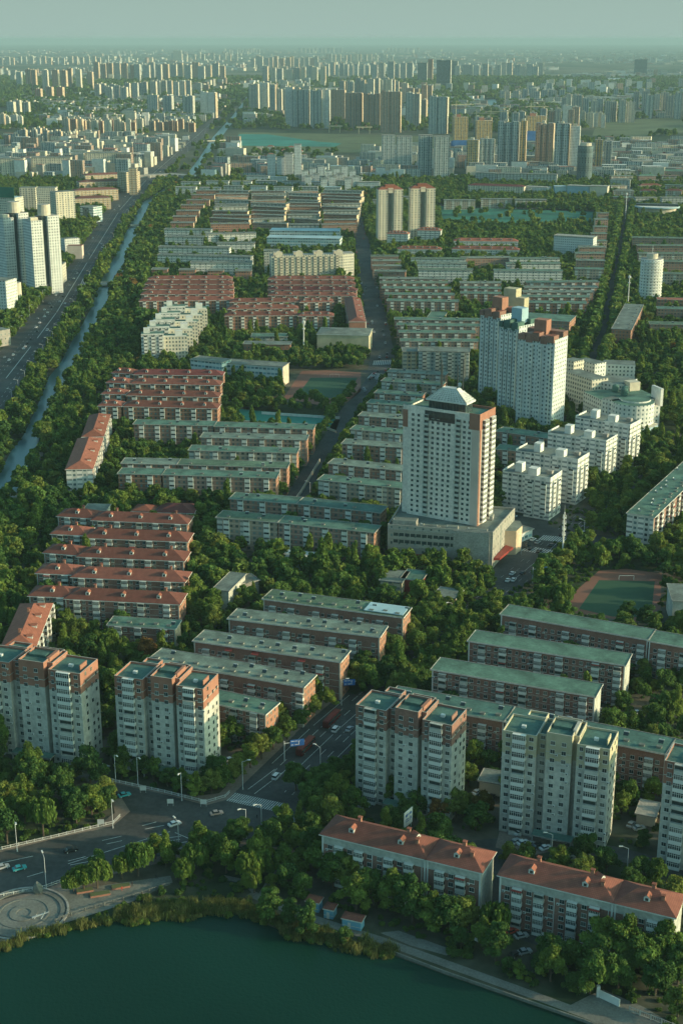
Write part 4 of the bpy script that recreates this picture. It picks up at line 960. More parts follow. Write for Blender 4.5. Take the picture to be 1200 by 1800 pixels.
m = MB(); pts = [(L + 10 + 17 * math.cos(t), 13 + 17 * math.sin(t)) for t in np.linspace(-math.pi * .55, math.pi * .35, 14)]; m.prism(pts + [(L + 14, 24), (L + 10, 0)], 0, 8, 'roof_blue', 'cream'); part('blue_facade', m, r)
for x, y in ((8, 20), (14, 24), (20, 20)):
    m = MB(); m.tube((x, y, 20.3), (x, y, 24.5), 2.4, 2.4, 'teal_roof', 12); m.tube((x, y, 24.5), (x, y, 25.3), 2.4, .6, 'teal_roof', 12); part('water_tank', m, r)
m = MB(); m.box(L - 6, L + 6, 36, 38, 16, 28, 'white_trim'); m.box(2, 10, 30, 38, 20, 26, 'cream'); part('roof_structure', m, r)
compound('white_courtyard_block', 'cream white slab group behind the green-tanked building', 'apartment block', [('front_wing', (990, 652), (1040, 668), 26, 14, 'f_cream'), ('middle_wing', (1042, 668), (1094, 676), 24, 22, 'f_white'), ('rear_wing', (1010, 632), (1045, 640), 25, 12, 'f_white'), ('side_wing', (1060, 640), (1116, 642), 18, 16, 'f_white'), ('corner_wing', (988, 632), (1008, 636), 29, 12, 'f_cream')])
compound('white_courtyard_block', 'low white annex with green roof right of the tanked building', 'office block', [('annex', (1058, 700), (1078, 705), 22, 10, 'f_white')])
# round white tower
A = U(1140, 532); r = root('round_white_tower', 'slim round white apartment tower with ringed balconies', 'tower block', A); CLEAR.append(np.array([(A.x + 16 * math.cos(t), A.y + 16 * math.sin(t)) for t in np.linspace(0, 6.28, 9)[:-1]]))
m = MB(); ring = [(11 * math.cos(t), 11 * math.sin(t)) for t in np.linspace(0, 2 * math.pi, 21)[:-1]]; m.prism(ring, 0, 44, 'f_white', 'concrete'); part('wall', m, r)
for i in range(14):
    m = MB(); rr = [(12.2 * math.cos(t), 12.2 * math.sin(t)) for t in np.linspace(-2.5, -.6, 9)]; rr2 = [(11.02 * math.cos(t), 11.02 * math.sin(t)) for t in np.linspace(-.6, -2.5, 9)]; m.prism(rr + rr2, 2 + i * 3, 3.3 + i * 3, 'white_trim', bottom=True); part('ring_balcony', m, r)
m = MB(); m.prism([(x * .5, y * .5) for x, y in ring], 44, 49, 'cream', 'concrete'); m.tube((0, 0, 49), (0, 0, 57), .3, .2, 'steel'); part('penthouse', m, r)
# twin pink-cream towers with red hats
for i, (x0, x1, yt) in enumerate(((665, 708, 330), (722, 765, 328))):
    A, L, rz = frame((x0, yt + 4), (x1, yt + 3.3), 70); A0 = A
    r = root('red_capped_tower', ['cream high-rise with red stepped roof, one nearer the side street', 'cream high-rise with red stepped roof, one beside the training field'][i], 'tower block', A, rz, 'two red-capped high-rises'); clear_rect(A, rz, -3, L + 3, -3, 26)
    m = MB(); m.box(0, L * .36, 0, 15, 0, 70, 'f_far_d'); m.box(L * .64, L, 0, 15, 0, 70, 'f_far_d'); m.box(L * .361, L * .639, 1.6, 14, 0, 66, 'f_far_d'); part('wall', m, r)
    m = MB(); m.box(L * .44, L * .56, .6, 1.59, 8, 66, 'glass'); m.prism([(L * .40, .2), (L * .60, .2), (L * .6, 6), (L * .4, 6)], 66, 72, 'cream'); part('centre_bay', m, r)
    m = MB(); m.hip(0, L, 0, 15, 70, 4.5, .5, 'orange_tile'); m.box(L * .3, L * .7, 4, 11, 70.5, 76, 'orange_tile'); part('roof', m, r)
# left pair of white towers on a curved podium
for i, (a, c, yb) in enumerate((((8, 371), (50, 369), 0), ((56, 376), (104, 374), 0))):
    h = 79
    A, L, rz = frame((a[0], a[1] + 6), (c[0], c[1] + 4.5), h)
    r = root('ribbed_white_tower', ['white ribbed high-rise with round cap, one at the photo edge', 'white ribbed high-rise with round cap, one nearer the boulevard'][i], 'tower block', A, rz, 'two ribbed white towers'); clear_rect(A, rz, -3, L + 3, -3, 30)
    m = MB(); m.box(0, L * .42, 2.5, 24, 0, h - 4, 'f_white', 'concrete'); m.box(L * .58, L, 0, 24, 0, h, 'f_white', 'concrete'); part('wall', m, r)
    m = MB(); m.box(L * .421, L * .579, 4, 22, 0, h - 1, 'glass', 'concrete'); part('recess', m, r)
    m = MB(); cc = [(L * .62 + 6.5 * math.cos(t), 11 + 6.5 * math.sin(t)) for t in np.linspace(0, 2 * math.pi, 17)[:-1]]; m.prism(cc, h, h + 11, 'cream', 'concrete'); m.box(1, L * .3, 5, 12, h - 4, h - 1, 'cream'); part('round_cap', m, r)
compound('podium_building', 'cream podium with vertical fins under the ribbed white towers', 'office block', [('front_wing', (8, 475), (78, 478), 16, 30, 'f_cream'), ('end_wing', (78, 470), (104, 470), 20, 40, 'f_cream')])
compound('yellow_block', 'yellowish many-stepped block behind the ribbed white towers', 'apartment block', [('front_block', (98, 338), (131, 336), 46, 20, 'f_far_d'), ('left_block', (64, 330), (97, 330), 44, 20, 'f_cream'), ('rear_block', (34, 330), (62, 330), 40, 20, 'f_far_d')])
compound('teal_topped_block', 'tall block with a teal signboard roof at the left edge', 'office block', [('main_block', (-30, 346), (26, 348), 60, 22, 'f_cream', 'roof_blue')])
b = MB(); A_, L_, rz_ = frame((-30, 346), (26, 348), 60); b.box(0, L_, -.6, -.1, 60, 73, 'teal_turf'); tag(struct('rooftop_billboard', b, A_, rz_, kind='thing'), 'blank teal billboard standing on the left-edge block', 'billboard')
compound('curved_office', 'white curved office with round stair drum at the left edge', 'office block', [('main_block', (-60, 490), (10, 494), 34, 20, 'f_white'), ('low_wing', (-40, 536), (28, 530), 8, 24, 'cream')])
r = [o for o in bpy.data.objects if o.name == 'curved_office'][0]
lp, lr = rel(r, U(32, 535), 0); m = MB(); m.prism([(4.5 * math.cos(t), 4.5 * math.sin(t)) for t in np.linspace(0, 6.283, 15)[:-1]], 0, 22, 'cream', 'concrete'); part('stair_drum', m, r, lp)
compound('dark_gable_block', 'grey block with dark roof at the left edge by the boulevard', 'office block', [('main_block', (-50, 590), (18, 578), 14, 26, 'f_stone')])
compound('boulevard_house', 'pink house with red roof between trees along the boulevard', 'house', [('main_block', (118, 432), (144, 432), 16, 12, 'pink_wall', 'red_tile'), ('tall_wing', (114, 420), (140, 418), 22, 12, 'f_white')])
compound('dark_glass_block', 'white block with dark glass side near the boulevard', 'office block', [('front_block', (141, 362), (164, 364), 22, 18, 'f_office'), ('dark_wing', (164, 366), (177, 362), 20, 16, 'f_far_f')])
for i, (a, c) in enumerate((((132, 350), (195, 348)), ((132, 336), (208, 333)), ((140, 321), (226, 318)), ((150, 309), (232, 306)))):
    slab('red_market_row', f'red-roofed commercial row beside the boulevard, {ORD[i]}', 'shop row', 'red commercial rows', a, c, 17, 26, 'hip', 'red_tile', 'f_tan', gap=0, rh=3, ndorm=0)
for i, (x0, x1, y0) in enumerate(((0, 41, 279), (55, 124, 277), (150, 229, 269))):
    slab('long_slab_block', f'big sandy slab block near the elevated road, {["left-edge", "middle", "rightmost"][i]} one', 'apartment block', 'three big sandy slabs', (x0, y0), (x1, y0), 40, 20, 'flat', 'grey_roof', 'f_far_d', gap=0)
compound('brown_hotel', 'stepped brown block at the boulevard and elevated road', 'hotel', [('main_block', (222, 303), (246, 301), 34, 24, 'f_tan'), ('top_block', (226, 296), (240, 296), 44, 14, 'f_tan')])
# terraced white block
A, L, rz = frame((248, 585), (288, 584), 26)
r = root('terraced_block', 'white terraced block stepping back with green roof gardens', 'apartment block', A, rz); clear_rect(A, rz, -3, L * 2.2, -2, 140)
for i in range(5):
    yy = i * 25; xs = i * 5
    m = MB(); m.box(xs, xs + L, yy, yy + 15, 0, 24 + i, 'f_white_balc', 'green_roof'); m.box(xs + L * .9, xs + L * 2.05, yy + 6, yy + 19, 0, 21 + i, 'f_cream', 'green_roof'); part('terrace_block', m, r)
    m = MB(); m.box(xs + 2, xs + 7, yy + 8, yy + 12, 24 + i, 28 + i, 'white_trim'); m.box(xs + L * 1.5, xs + L * 1.5 + 6, yy + 10, yy + 14, 21 + i, 25 + i, 'white_trim'); m.box(xs, xs + L, yy - .2, yy + .2, 24 + i, 25 + i, 'white_trim'); m.box(xs + L, xs + L * 2, yy + 5.8, yy + 6.1, 21 + i, 22 + i, 'white_trim'); part('roof_structure', m, r)
    for k in range(3): part('balcony_stack', stack_mesh(8, 'white_trim', 2.8), r, (xs + 2 + k * L * .33, yy, 1))
for i, (x0, x1, yt, h) in enumerate(((470, 484, 272, 46), (486, 500, 276, 42), (500, 515, 270, 48), (517, 529, 254, 66))):
    slab('white_blue_tower', f'white-blue high-rise beside the construction field, {["first", "second", "third", "fourth and slimmest"][i]} from its left', 'tower block', 'white-blue high-rises', (x0, yt), (x1, yt), h, 16, 'flat', 'grey_roof', 'f_whiteblue', gap=0, hatch=False)
for i in range(14):
    x = 530 + (i % 7) * 14 + (i // 7) * 6; y = 300 + (i // 7) * 14 - (i % 3) * 4
    slab('white_mid_block', 'white-blue mid-rise in the cluster left of the red-capped high-rises', 'apartment block', 'white-blue mid-rises', (x, y), (x + 11, y), 34 - 8 * (i // 7), 14, 'flat', 'grey_roof', 'f_whiteblue', gap=0, hatch=False)
for i, (x0, x1, yt, yb) in enumerate(((671, 694, 238, 303), (697, 724, 240, 303), (736, 760, 238, 316), (763, 790, 240, 318))):
    P0 = U(x0, yb); D = P0.y; h = CAM_H - (CAM_H) * 0
    h = CAM_H - D * math.tan(PITCH + math.atan((yt - 900) / FPX))
    slab('pale_glass_tower', f'pale green-white glassy high-rise, {["first", "second", "third", "fourth"][i]} of the four in a line', 'tower block', 'pale glassy high-rises', (x0, yt), (x1, yt), h, 20, 'flat', 'concrete', 'f_far_c', gap=0, hatch=False)
for i, (a, c, h, wm, rm) in enumerate((((835, 303), (872, 305), 20, 'f_grey', 'grey_roof'), ((874, 305), (925, 306), 20, 'f_grey', 'grey_roof'), ((927, 306), (978, 307), 20, 'f_grey', 'grey_roof'), ((822, 326), (920, 329), 17, 'f_far_d', 'maroon_tile'), ((922, 328), (962, 330), 16, 'f_white', 'concrete'), ((975, 328), (995, 328), 18, 'roof_blue', 'roof_blue'), ((996, 326), (1035, 328), 20, 'roof_blue', 'concrete'), ((1036, 327), (1067, 328), 22, 'cream', 'concrete'))):
    slab('institute_block', ['grey institute slab, first of three', 'grey institute slab, middle of three', 'grey institute slab, last of three', 'long cream building with dark maroon roof behind the training field', 'white building beside the maroon-roofed one', 'small pale-blue hall right of the white building', 'pale-blue block beside the blank cream one', 'blank cream block at the right avenue'][i], 'office block', None, a, c, h, 18, 'hip' if 'tile' in rm else 'flat', rm, wm, gap=0, hatch=False, ndorm=0)
# stadium stand with curved roof
A, L, rz = frame((1114, 362), (1194, 364), 16); r = root('stadium_stand', 'blue-rimmed crescent roof of a stadium stand', 'stadium', A, rz); clear_rect(A, rz, -4, L + 4, -6, 34)
m = MB(); pts = [(L / 2 + L / 2 * math.cos(t), 20 - 26 * math.sin(t)) for t in np.linspace(math.pi, 0, 13)]; m.prism(pts, 13, 15, 'roof_blue', 'white_trim', bottom=True); part('roof_rim', m, r)
m = MB(); m.prism([(L / 2 + (p[0] - L / 2) * .85, 20 + (p[1] - 20) * .8) for p in pts], 0, 12.9, 'cream', 'grey_roof'); part('seating', m, r)
m = MB(); m.box(2, L - 2, 14, 24, 15, 18, 'glass', 'dark_metal'); part('upper_stand', m, r)

for i, (x, y, n_) in enumerate(((306, 328, 7), (318, 320, 8), (430, 310, 5))):
    for k in range(n_):
        x0 = x + k * 44 + random.uniform(-3, 3); y0 = y + random.uniform(-2, 2)
        slab('low_white_block', 'low white-grey block in the belt between dense grid and elevated road', 'apartment block', 'low white-grey blocks by the elevated road', (x0, y0), (x0 + random.uniform(28, 40), y0 + .3), random.choice([14, 17, 20]), 12, 'flat', random.choice(['grey_roof', 'concrete', 'roof_blue']), random.choice(['f_whiteblue', 'f_white_balc', 'f_grey']), gap=0, hatch=False, clear=.5)
for i, y in enumerate((347, 336, 326, 317, 309, 301)):
    for k in range(3):
        x0 = 1074 + k * 46 + random.uniform(-4, 4)
        slab('low_brick_block', 'low brick block right of the avenue beyond the stadium stand', 'apartment block', 'low brick blocks beyond the stadium', (x0, y + random.uniform(-1, 1)), (x0 + random.uniform(28, 42), y + .3), random.choice([10, 14, 17]), 12, random.choice(['flat', 'hip']), random.choice(['grey_roof', 'red_tile', 'roof_blue', 'green_roof']), random.choice(['f_brick_pink', 'f_brick_tan', 'f_grey']), gap=0, hatch=False, ndorm=0, clear=.5)
for i, (x0, x1, y) in enumerate(((780, 835, 352), (845, 900, 350), (905, 960, 351), (655, 700, 352), (700, 745, 346))):
    slab('low_tan_block', f'low tan block among trees just beyond the training field, {ORD[i].replace("nearest", "first")} of five', 'apartment block', 'low tan blocks beyond the training field', (x0, y), (x1, y + .3), 14, 12, 'flat', 'grey_roof', 'f_brick_tan', gap=0, hatch=False, clear=.5)
# ================================================================== far city
def hgt(yb, yt):
    D = CAM_H / math.tan(PITCH + math.atan((yb - 900) / FPX)); return max(8, min(150, CAM_H - D * math.tan(PITCH + math.atan((yt - 900) / FPX)))), D
TN = [0]
def far_tower(px, yb, h, wpx, wm, label, group, name='high_rise', dp=None, topm='concrete', crane=False):
    P_ = U(px, yb); D = P_.y; wd = wpx * math.hypot(D, CAM_H) / FPX; dp = dp or min(24, max(12, wd * .8)); k = TN[0] % 4; TN[0] += 1
    b = MB(); a = wd
    if k != 3:
        n = 3 if k < 2 else 2
        for i in range(n):
            x0, x1 = a * i / n, a * (i + .86) / n; b.box(x0, x1, (i % 2) * 1.6, dp, 0, h - (k == 1) * (i % 2) * 3, wm, topm)
            if i < n - 1: b.box(x1, a * (i + 1) / n, 3.5, dp - 2, 0, h - 3, wm, topm)
    else: b.box(0, a, 0, dp, 0, h, wm, topm)
    b.box(a * .3, a * .3 + min(6, a * .4), dp * .3, dp * .7, h - 1, h + 4, 'cream' if k else 'tan_wall')
    if k == 2: b.box(a * .05, a * .22, dp * .1, dp * .5, h - 1, h + 3, wm)
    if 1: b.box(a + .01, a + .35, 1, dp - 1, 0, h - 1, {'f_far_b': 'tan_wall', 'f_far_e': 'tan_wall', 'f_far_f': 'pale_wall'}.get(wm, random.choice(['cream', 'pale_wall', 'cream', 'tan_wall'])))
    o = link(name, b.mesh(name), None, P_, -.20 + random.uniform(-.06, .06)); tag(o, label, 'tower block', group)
    CLEAR.append(np.array([(P_.x - 3, P_.y - 3), (P_.x + a + 3, P_.y - 3), (P_.x + a + 3, P_.y + dp + 3), (P_.x - 3, P_.y + dp + 3)]))
# (x0, x1, base y, top y, number, walls, width px, description)
far = [
 (167, 395, 145, 112, 22, 'f_far_b f_far_a f_far_c', 8, 'tan-sided high-rise in the long row far left of the canal'),
 (30, 162, 160, 124, 10, 'f_far_d f_far_c f_far_b', 8, 'scattered sand-coloured high-rise at the far left'),
 (165, 242, 179, 148, 9, 'f_far_c f_far_a', 9, 'blue-grey high-rise below the tan-sided far row'),
 (243, 335, 176, 145, 11, 'f_far_c f_far_c f_far_a', 8, 'pale blue-grey high-rise in the cluster left of the canal'),
 (60, 112, 178, 150, 4, 'f_far_e f_far_b', 9, 'reddish high-rise among low houses far left'),
 (115, 250, 238, 210, 16, 'f_far_d f_far_d f_far_e', 8, 'cream or orange mid-rise beyond the sandy slabs'),
 (115, 180, 227, 209, 8, 'f_far_b', 7, 'brown mid-rise behind the cream ones'),
 (263, 340, 229, 212, 11, 'f_far_b f_far_e', 7, 'brown mid-rise near the boulevard bend'),
 (27, 110, 266, 228, 13, 'f_far_a f_far_c', 7, 'grey-cream high-rise behind the sandy slabs'),
 (110, 143, 258, 232, 5, 'f_far_d', 6, 'cream mid-rise at the end of the grey-cream cluster'),
 (0, 40, 224, 202, 7, 'f_far_d f_white', 6, 'white mid-rise at the far left edge'),
 (13, 52, 203, 174, 4, 'f_far_c f_far_a', 9, 'bulky grey high-rise near the left edge'),
 (400, 457, 160, 148, 6, 'f_far_e f_far_b', 6, 'low reddish block left of the far canal'),
 (463, 570, 150, 116, 12, 'f_far_c f_far_a f_far_d', 8, 'high-rise in the second line behind the broad wall of towers'),
 (572, 655, 134, 112, 12, 'f_far_c', 6, 'blue-grey high-rise in the far centre rows'),
 (655, 728, 145, 109, 7, 'f_far_c', 9, 'blue-grey tower left of the tall dark slab'),
 (472, 505, 205, 152, 4, 'f_far_c', 9, 'shaded blue-grey tower left of the broad wall of towers'),
 (880, 1005, 232, 192, 9, 'f_far_a f_far_c f_far_b', 10, 'tower in the crowded group behind the building sites'),
 (1060, 1200, 172, 153, 9, 'f_far_a f_far_c', 7, 'pale mid-rise behind the right even row'),
 (597, 700, 190, 140, 17, 'f_far_a f_far_c f_far_d', 8, 'pale-topped tower rising behind the broad wall of towers'),
 (705, 760, 190, 150, 6, 'f_far_a f_far_b', 8, 'pale-topped tower behind the right end of the wall'),
 (800, 955, 139, 113, 16, 'f_far_c f_far_a', 8, 'high-rise in the even row at far right centre'),
 (877, 990, 180, 158, 13, 'f_far_a f_far_c', 8, 'pale mid-rise around the exhibition halls'),
 (985, 1012, 200, 165, 3, 'f_far_d f_far_a', 8, 'pale tower left of the even row at right'),
 (1010, 1110, 213, 172, 9, 'f_far_c f_far_a', 10, 'high-rise in the even row at the right'),
 (1112, 1205, 206, 164, 9, 'f_far_c f_far_e f_far_a', 10, 'high-rise at the right end of the even row'),
 (1013, 1063, 223, 199, 8, 'f_white f_far_d', 6, 'white mid-rise in the little block at the right field'),
 (400, 457, 93, 86, 12, 'f_far_a', 4, 'hazy tower in the farthest row, left of centre'),
 (525, 600, 93, 84, 11, 'f_far_c', 5, 'hazy tower in the farthest row at the centre'),
 (680, 735, 92, 84, 9, 'f_far_a', 4, 'hazy tower in the farthest row, right of centre'),
 (300, 420, 106, 94, 11, 'f_far_d f_far_a', 6, 'hazy pale tower at the far horizon left'),
 (575, 690, 108, 95, 13, 'f_far_d f_far_a', 6, 'hazy pale tower at the far horizon centre'),
 (440, 560, 122, 100, 14, 'f_far_a f_far_b', 7, 'hazy tower in the rows below the horizon'),
 (0, 190, 113, 99, 18, 'f_far_c f_far_a', 6, 'hazy blue tower at the far left horizon'),
 (832, 862, 240, 208, 3, 'f_far_b f_far_c', 10, 'brown tower behind the building sites'),
 (792, 818, 238, 207, 3, 'f_far_b', 8, 'dark-topped brown tower behind the building sites'),
]
for x0, x1, yb, yt, n, wms, wpx, lab in far:
    kd_ = 'far_tower' if 'hazy' in lab else 'high_rise'
    if kd_ == 'high_rise': n, wpx = max(3, round(n * .86)), wpx * 1.22
    wl = wms.split()
    for i in range(n):
        x = x0 + (x1 - x0 - wpx) * (i + random.uniform(-.25, .25)) / max(1, n - 1); y = yb + random.uniform(-3, 3) * (1 if yb > 130 else .5); h, D = hgt(yb, yt)
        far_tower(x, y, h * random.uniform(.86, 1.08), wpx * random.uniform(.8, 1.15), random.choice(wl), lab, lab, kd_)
big = [ (438, 200, 147, 16, 'f_far_a', 'pale-sided tower nearest the far canal'), (456, 199, 145, 15, 'f_white', 'bright white-ended tower beside the far canal'),
 (502, 222, 153, 13, 'f_white', 'white gridded tower at the left end of the broad wall'), (514, 223, 157, 30, 'f_far_c', 'broad blue-grey tower, first in the wall'), (545, 226, 158, 20, 'f_far_c', 'blue-grey tower in the wall with a white neighbour'), (565, 226, 158, 13, 'f_white', 'white tower end in the middle of the wall'),
 (580, 216, 158, 25, 'f_far_b', 'brown broad tower set back in the wall'), (606, 227, 163, 29, 'f_far_b', 'brown broad tower, first of three at the gantry crane'), (638, 228, 164, 29, 'f_far_b', 'brown broad tower, second of three at the gantry crane'), (668, 233, 161, 34, 'f_far_b', 'largest brown tower with reddish edge at the gantry crane'),
 (712, 222, 163, 12, 'f_far_c', 'narrow grey tower right of the largest brown one'), (724, 226, 165, 12, 'f_far_a', 'narrow cream tower right of the largest brown one'), (740, 215, 175, 8, 'f_far_b', 'thin brown tower beside the last wall tower'), (752, 235, 170, 32, 'f_far_c', 'last broad tower of the wall with a white end'),
 (733, 150, 110, 16, 'f_far_f', 'dark tower left of the tallest far slab'), (751, 148, 104, 8, 'f_far_e', 'thin pinkish tower left of the tallest far slab'), (766, 160, 97, 24, 'f_far_f', 'tallest dark slab on the far skyline'), (793, 138, 107, 10, 'f_far_f', 'dark tower right of the tallest far slab'),
 (260, 205, 167, 18, 'f_far_c', 'blue-white tower, first of three left of the canal'), (287, 205, 168, 16, 'f_far_c', 'blue-white tower, second of three left of the canal'), (322, 208, 168, 18, 'f_far_c', 'blue-white tower, third of three left of the canal'), (353, 207, 162, 27, 'f_white', 'broad bright white tower left of the far canal'),
 (305, 108, 89, 14, 'f_far_d', 'pale broad tower standing out on the hazy left skyline'), (1113, 133, 104, 22, 'f_far_f', 'lone dark slab at the far right skyline'),
 (872, 302, 213, 36, 'f_far_c', 'broad blue-grey tower amid the building sites'), (911, 302, 212, 10, 'f_far_g', 'thin orange-lit tower end amid the building sites'), (818, 307, 246, 20, 'f_far_g', 'brown unfinished tower in front of the blue netting'), (842, 306, 244, 24, 'f_far_c', 'pale-striped tower in front of the blue netting'),
 (938, 300, 216, 30, 'f_far_b', 'brown tower right of the orange unfinished one'), (972, 307, 217, 24, 'f_far_c', 'grey tower with bright white end near the round one'), (998, 307, 222, 16, 'f_white', 'bright white-ended tower near the round dark one'),
 (1042, 302, 246, 14, 'f_far_g', 'tan tower right of the round dark one'), (1058, 302, 247, 14, 'f_far_a', 'striped tower right of the round dark one'), (987, 226, 186, 16, 'f_white', 'pale tower rising behind the brown tower'), (1003, 226, 188, 12, 'f_far_b', 'pinkish tower beside the pale one behind')]
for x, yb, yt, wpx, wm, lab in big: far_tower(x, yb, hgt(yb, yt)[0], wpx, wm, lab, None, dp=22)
# building sites: netted towers, cranes
for x, yb, yt, wpx, net, lab in ((796, 268, 206, 24, 0, 'unfinished brown tower wrapped low in blue netting'), (835, 268, 212, 27, 0, 'unfinished orange tower with crane left of the grey one'), (922, 262, 204, 33, 1, 'unfinished orange tower with a big blue sheet')):
    P_ = U(x, yb); D = P_.y; h = hgt(yb, yt)[0]; k = D / 2400.0; wd = wpx * D / FPX
    r = root('unfinished_tower', lab, 'building site', P_, 0, 'unfinished towers'); clear_rect(P_, 0, -3, wd + 3, -3, 30)
    m = MB(); m.box(0, wd, 0, 24, 0, h, 'f_far_g', 'tan_wall'); m.box(wd * .2, wd * .5, 6, 16, h, h + 6, 'orange_brick'); part('wall', m, r)
    m = MB(); z1 = h * (.35 if not net else .55); m.box(-1, wd + 1, -1.5, -.2, z1 - h * .33 if net else 0, z1, 'blue_panel'); part('netting', m, r)
for i, (x, yb, wpx) in enumerate(((792, 268, 34), (828, 262, 34))):
    P_ = U(x, yb); b = MB(); b.box(0, wpx * P_.y / FPX, 0, 4, 0, 26, 'blue_panel'); tag(link('site_screen', b.mesh('site_screen'), None, P_), ['bright blue net screen at the foot of the brown unfinished tower', 'bright blue net screen right of the other one'][i], 'screen')
for i, (x, yb) in enumerate(((835, 262), (860, 258), (930, 245), (800, 240), (885, 215), (640, 235), (588, 233))):
    P_ = U(x, yb); b = MB(); yel = 'f_far_g'; hh = 85 if i < 5 else 16
    if i < 5:
        b.box(-.8, .8, -.8, .8, 0, hh, 'yellow_wall'); b.box(-14, 48, -.7, .7, hh - 3, hh - 1.6, 'yellow_wall', bottom=True); b.box(-14, -9, -1.4, 1.4, hh - 5, hh - 3, 'concrete', bottom=True); b.tube((0, 0, hh), (0, 0, hh + 7), .6, .3, 'yellow_wall'); b.tube((0, 0, hh + 7), (44, 0, hh - 1.6), .25, .25, 'yellow_wall', 4)
        nm, lb = 'tower_crane', ['slim yellow tower crane over the orange building site', 'slim yellow crane beside the grey tower', 'slim yellow crane over the blue-sheeted tower', 'slim yellow crane behind the blue netting', 'slim yellow crane farther back among towers'][i]
    else:
        for xx in (-16, 14): b.box(xx, xx + 1.6, -5, -4, 0, hh, 'yellow_wall'); b.box(xx, xx + 1.6, 4, 5, 0, hh, 'yellow_wall')
        b.box(-22, 22, -2.5, 2.5, hh, hh + 3, 'yellow_wall', bottom=True); b.box(2, 7, -3, 3, hh + 3, hh + 6, 'orange_brick')
        nm, lb = 'gantry_crane', ['', '', '', '', '', 'orange gantry crane at the foot of the brown towers', 'orange gantry crane farther to the left on the open field'][i]
    o = link(nm, b.mesh(nm), None, P_, R(random.uniform(-20, 25)) if i < 5 else 0); tag(o, lb, 'crane')
P_ = U(1025, 322); r = root('round_dark_tower', 'dark round glass tower near the building sites', 'tower block', P_); h = hgt(322, 256)[0]
m = MB(); ring = [(14 * math.cos(t), 14 * math.sin(t)) for t in np.linspace(0, 6.283, 17)[:-1]]; m.prism(ring, 0, h, 'f_far_f', 'concrete'); part('wall', m, r); m = MB(); m.prism([(x * .75, y * .75) for x, y in ring], h, h + 5, 'cream', 'concrete'); part('crown', m, r)
# exhibition halls, warehouses
for i, (x0, x1, yb, h) in enumerate(((870, 958, 160, 14), (935, 1060, 155, 20), (985, 1035, 146, 16), (1060, 1120, 158, 14), (1030, 1122, 142, 12))):
    P_ = U(x0, yb); wd = (x1 - x0) * P_.y / FPX; b = MB(); b.box(0, wd, 0, 90, 0, h, 'f_office' if i == 1 else 'white_trim', 'white_trim'); 
    for k in range(6): b.box(wd * k / 6 + 2, wd * (k + .7) / 6, 10, 80, h, h + 3, 'roof_blue')
    tag(link('exhibition_hall', b.mesh('exhibition_hall'), None, P_), f'long low white exhibition hall, {ORD[i]} of the five', 'exhibition hall', 'white exhibition halls')
# low houses: individual ones, then the uncounted rest
def house(px, py, w_, d_, h, roofm, label, group, gable=True):
    P_ = U(px, py); b = MB(); b.box(0, w_, 0, d_, 0, h, random.choice(['f_white', 'f_cream', 'f_far_d']), roofm)
    if gable: b.hip(0, w_, 0, d_, h, 3, .5, roofm)
    tag(link('low_house', b.mesh('low_house'), None, P_, random.uniform(-.1, .1)), label, 'house', group)
for x0, x1, y0, y1, n, rm, lab in ((150, 325, 240, 262, 60, ['slate_tile', 'white_trim', 'slate_tile'], 'white villa with dark roof in the field of villas behind the boulevard'), (1075, 1200, 262, 300, 60, ['red_tile', 'maroon_tile', 'roof_blue', 'slate_tile'], 'small house in the rows at the right edge'), (800, 890, 143, 156, 40, ['white_trim', 'slate_tile'], 'tiny white villa beyond the river bend'), (440, 520, 262, 282, 18, ['orange_tile', 'concrete'], 'low roof beside the teal fields'), (625, 680, 285, 320, 22, ['white_trim', 'concrete', 'roof_blue'], 'low pale house left of the pale glassy high-rises'), (110, 260, 178, 205, 70, ['white_trim', 'concrete', 'orange_tile'], 'small cream house in the far left sea of houses')):
    for i in range(n):
        t = (i + .5) / n; row = i % 6
        y = y0 + (y1 - y0) * (row + random.uniform(.2, .8)) / 6; x = x0 + (x1 - x0) * random.random()
        rmm = random.choice(rm); house(x, y, 16, 10, random.uniform(7, 10), rmm, lab, lab, gable='tile' in rmm)
EX = np.zeros(0)
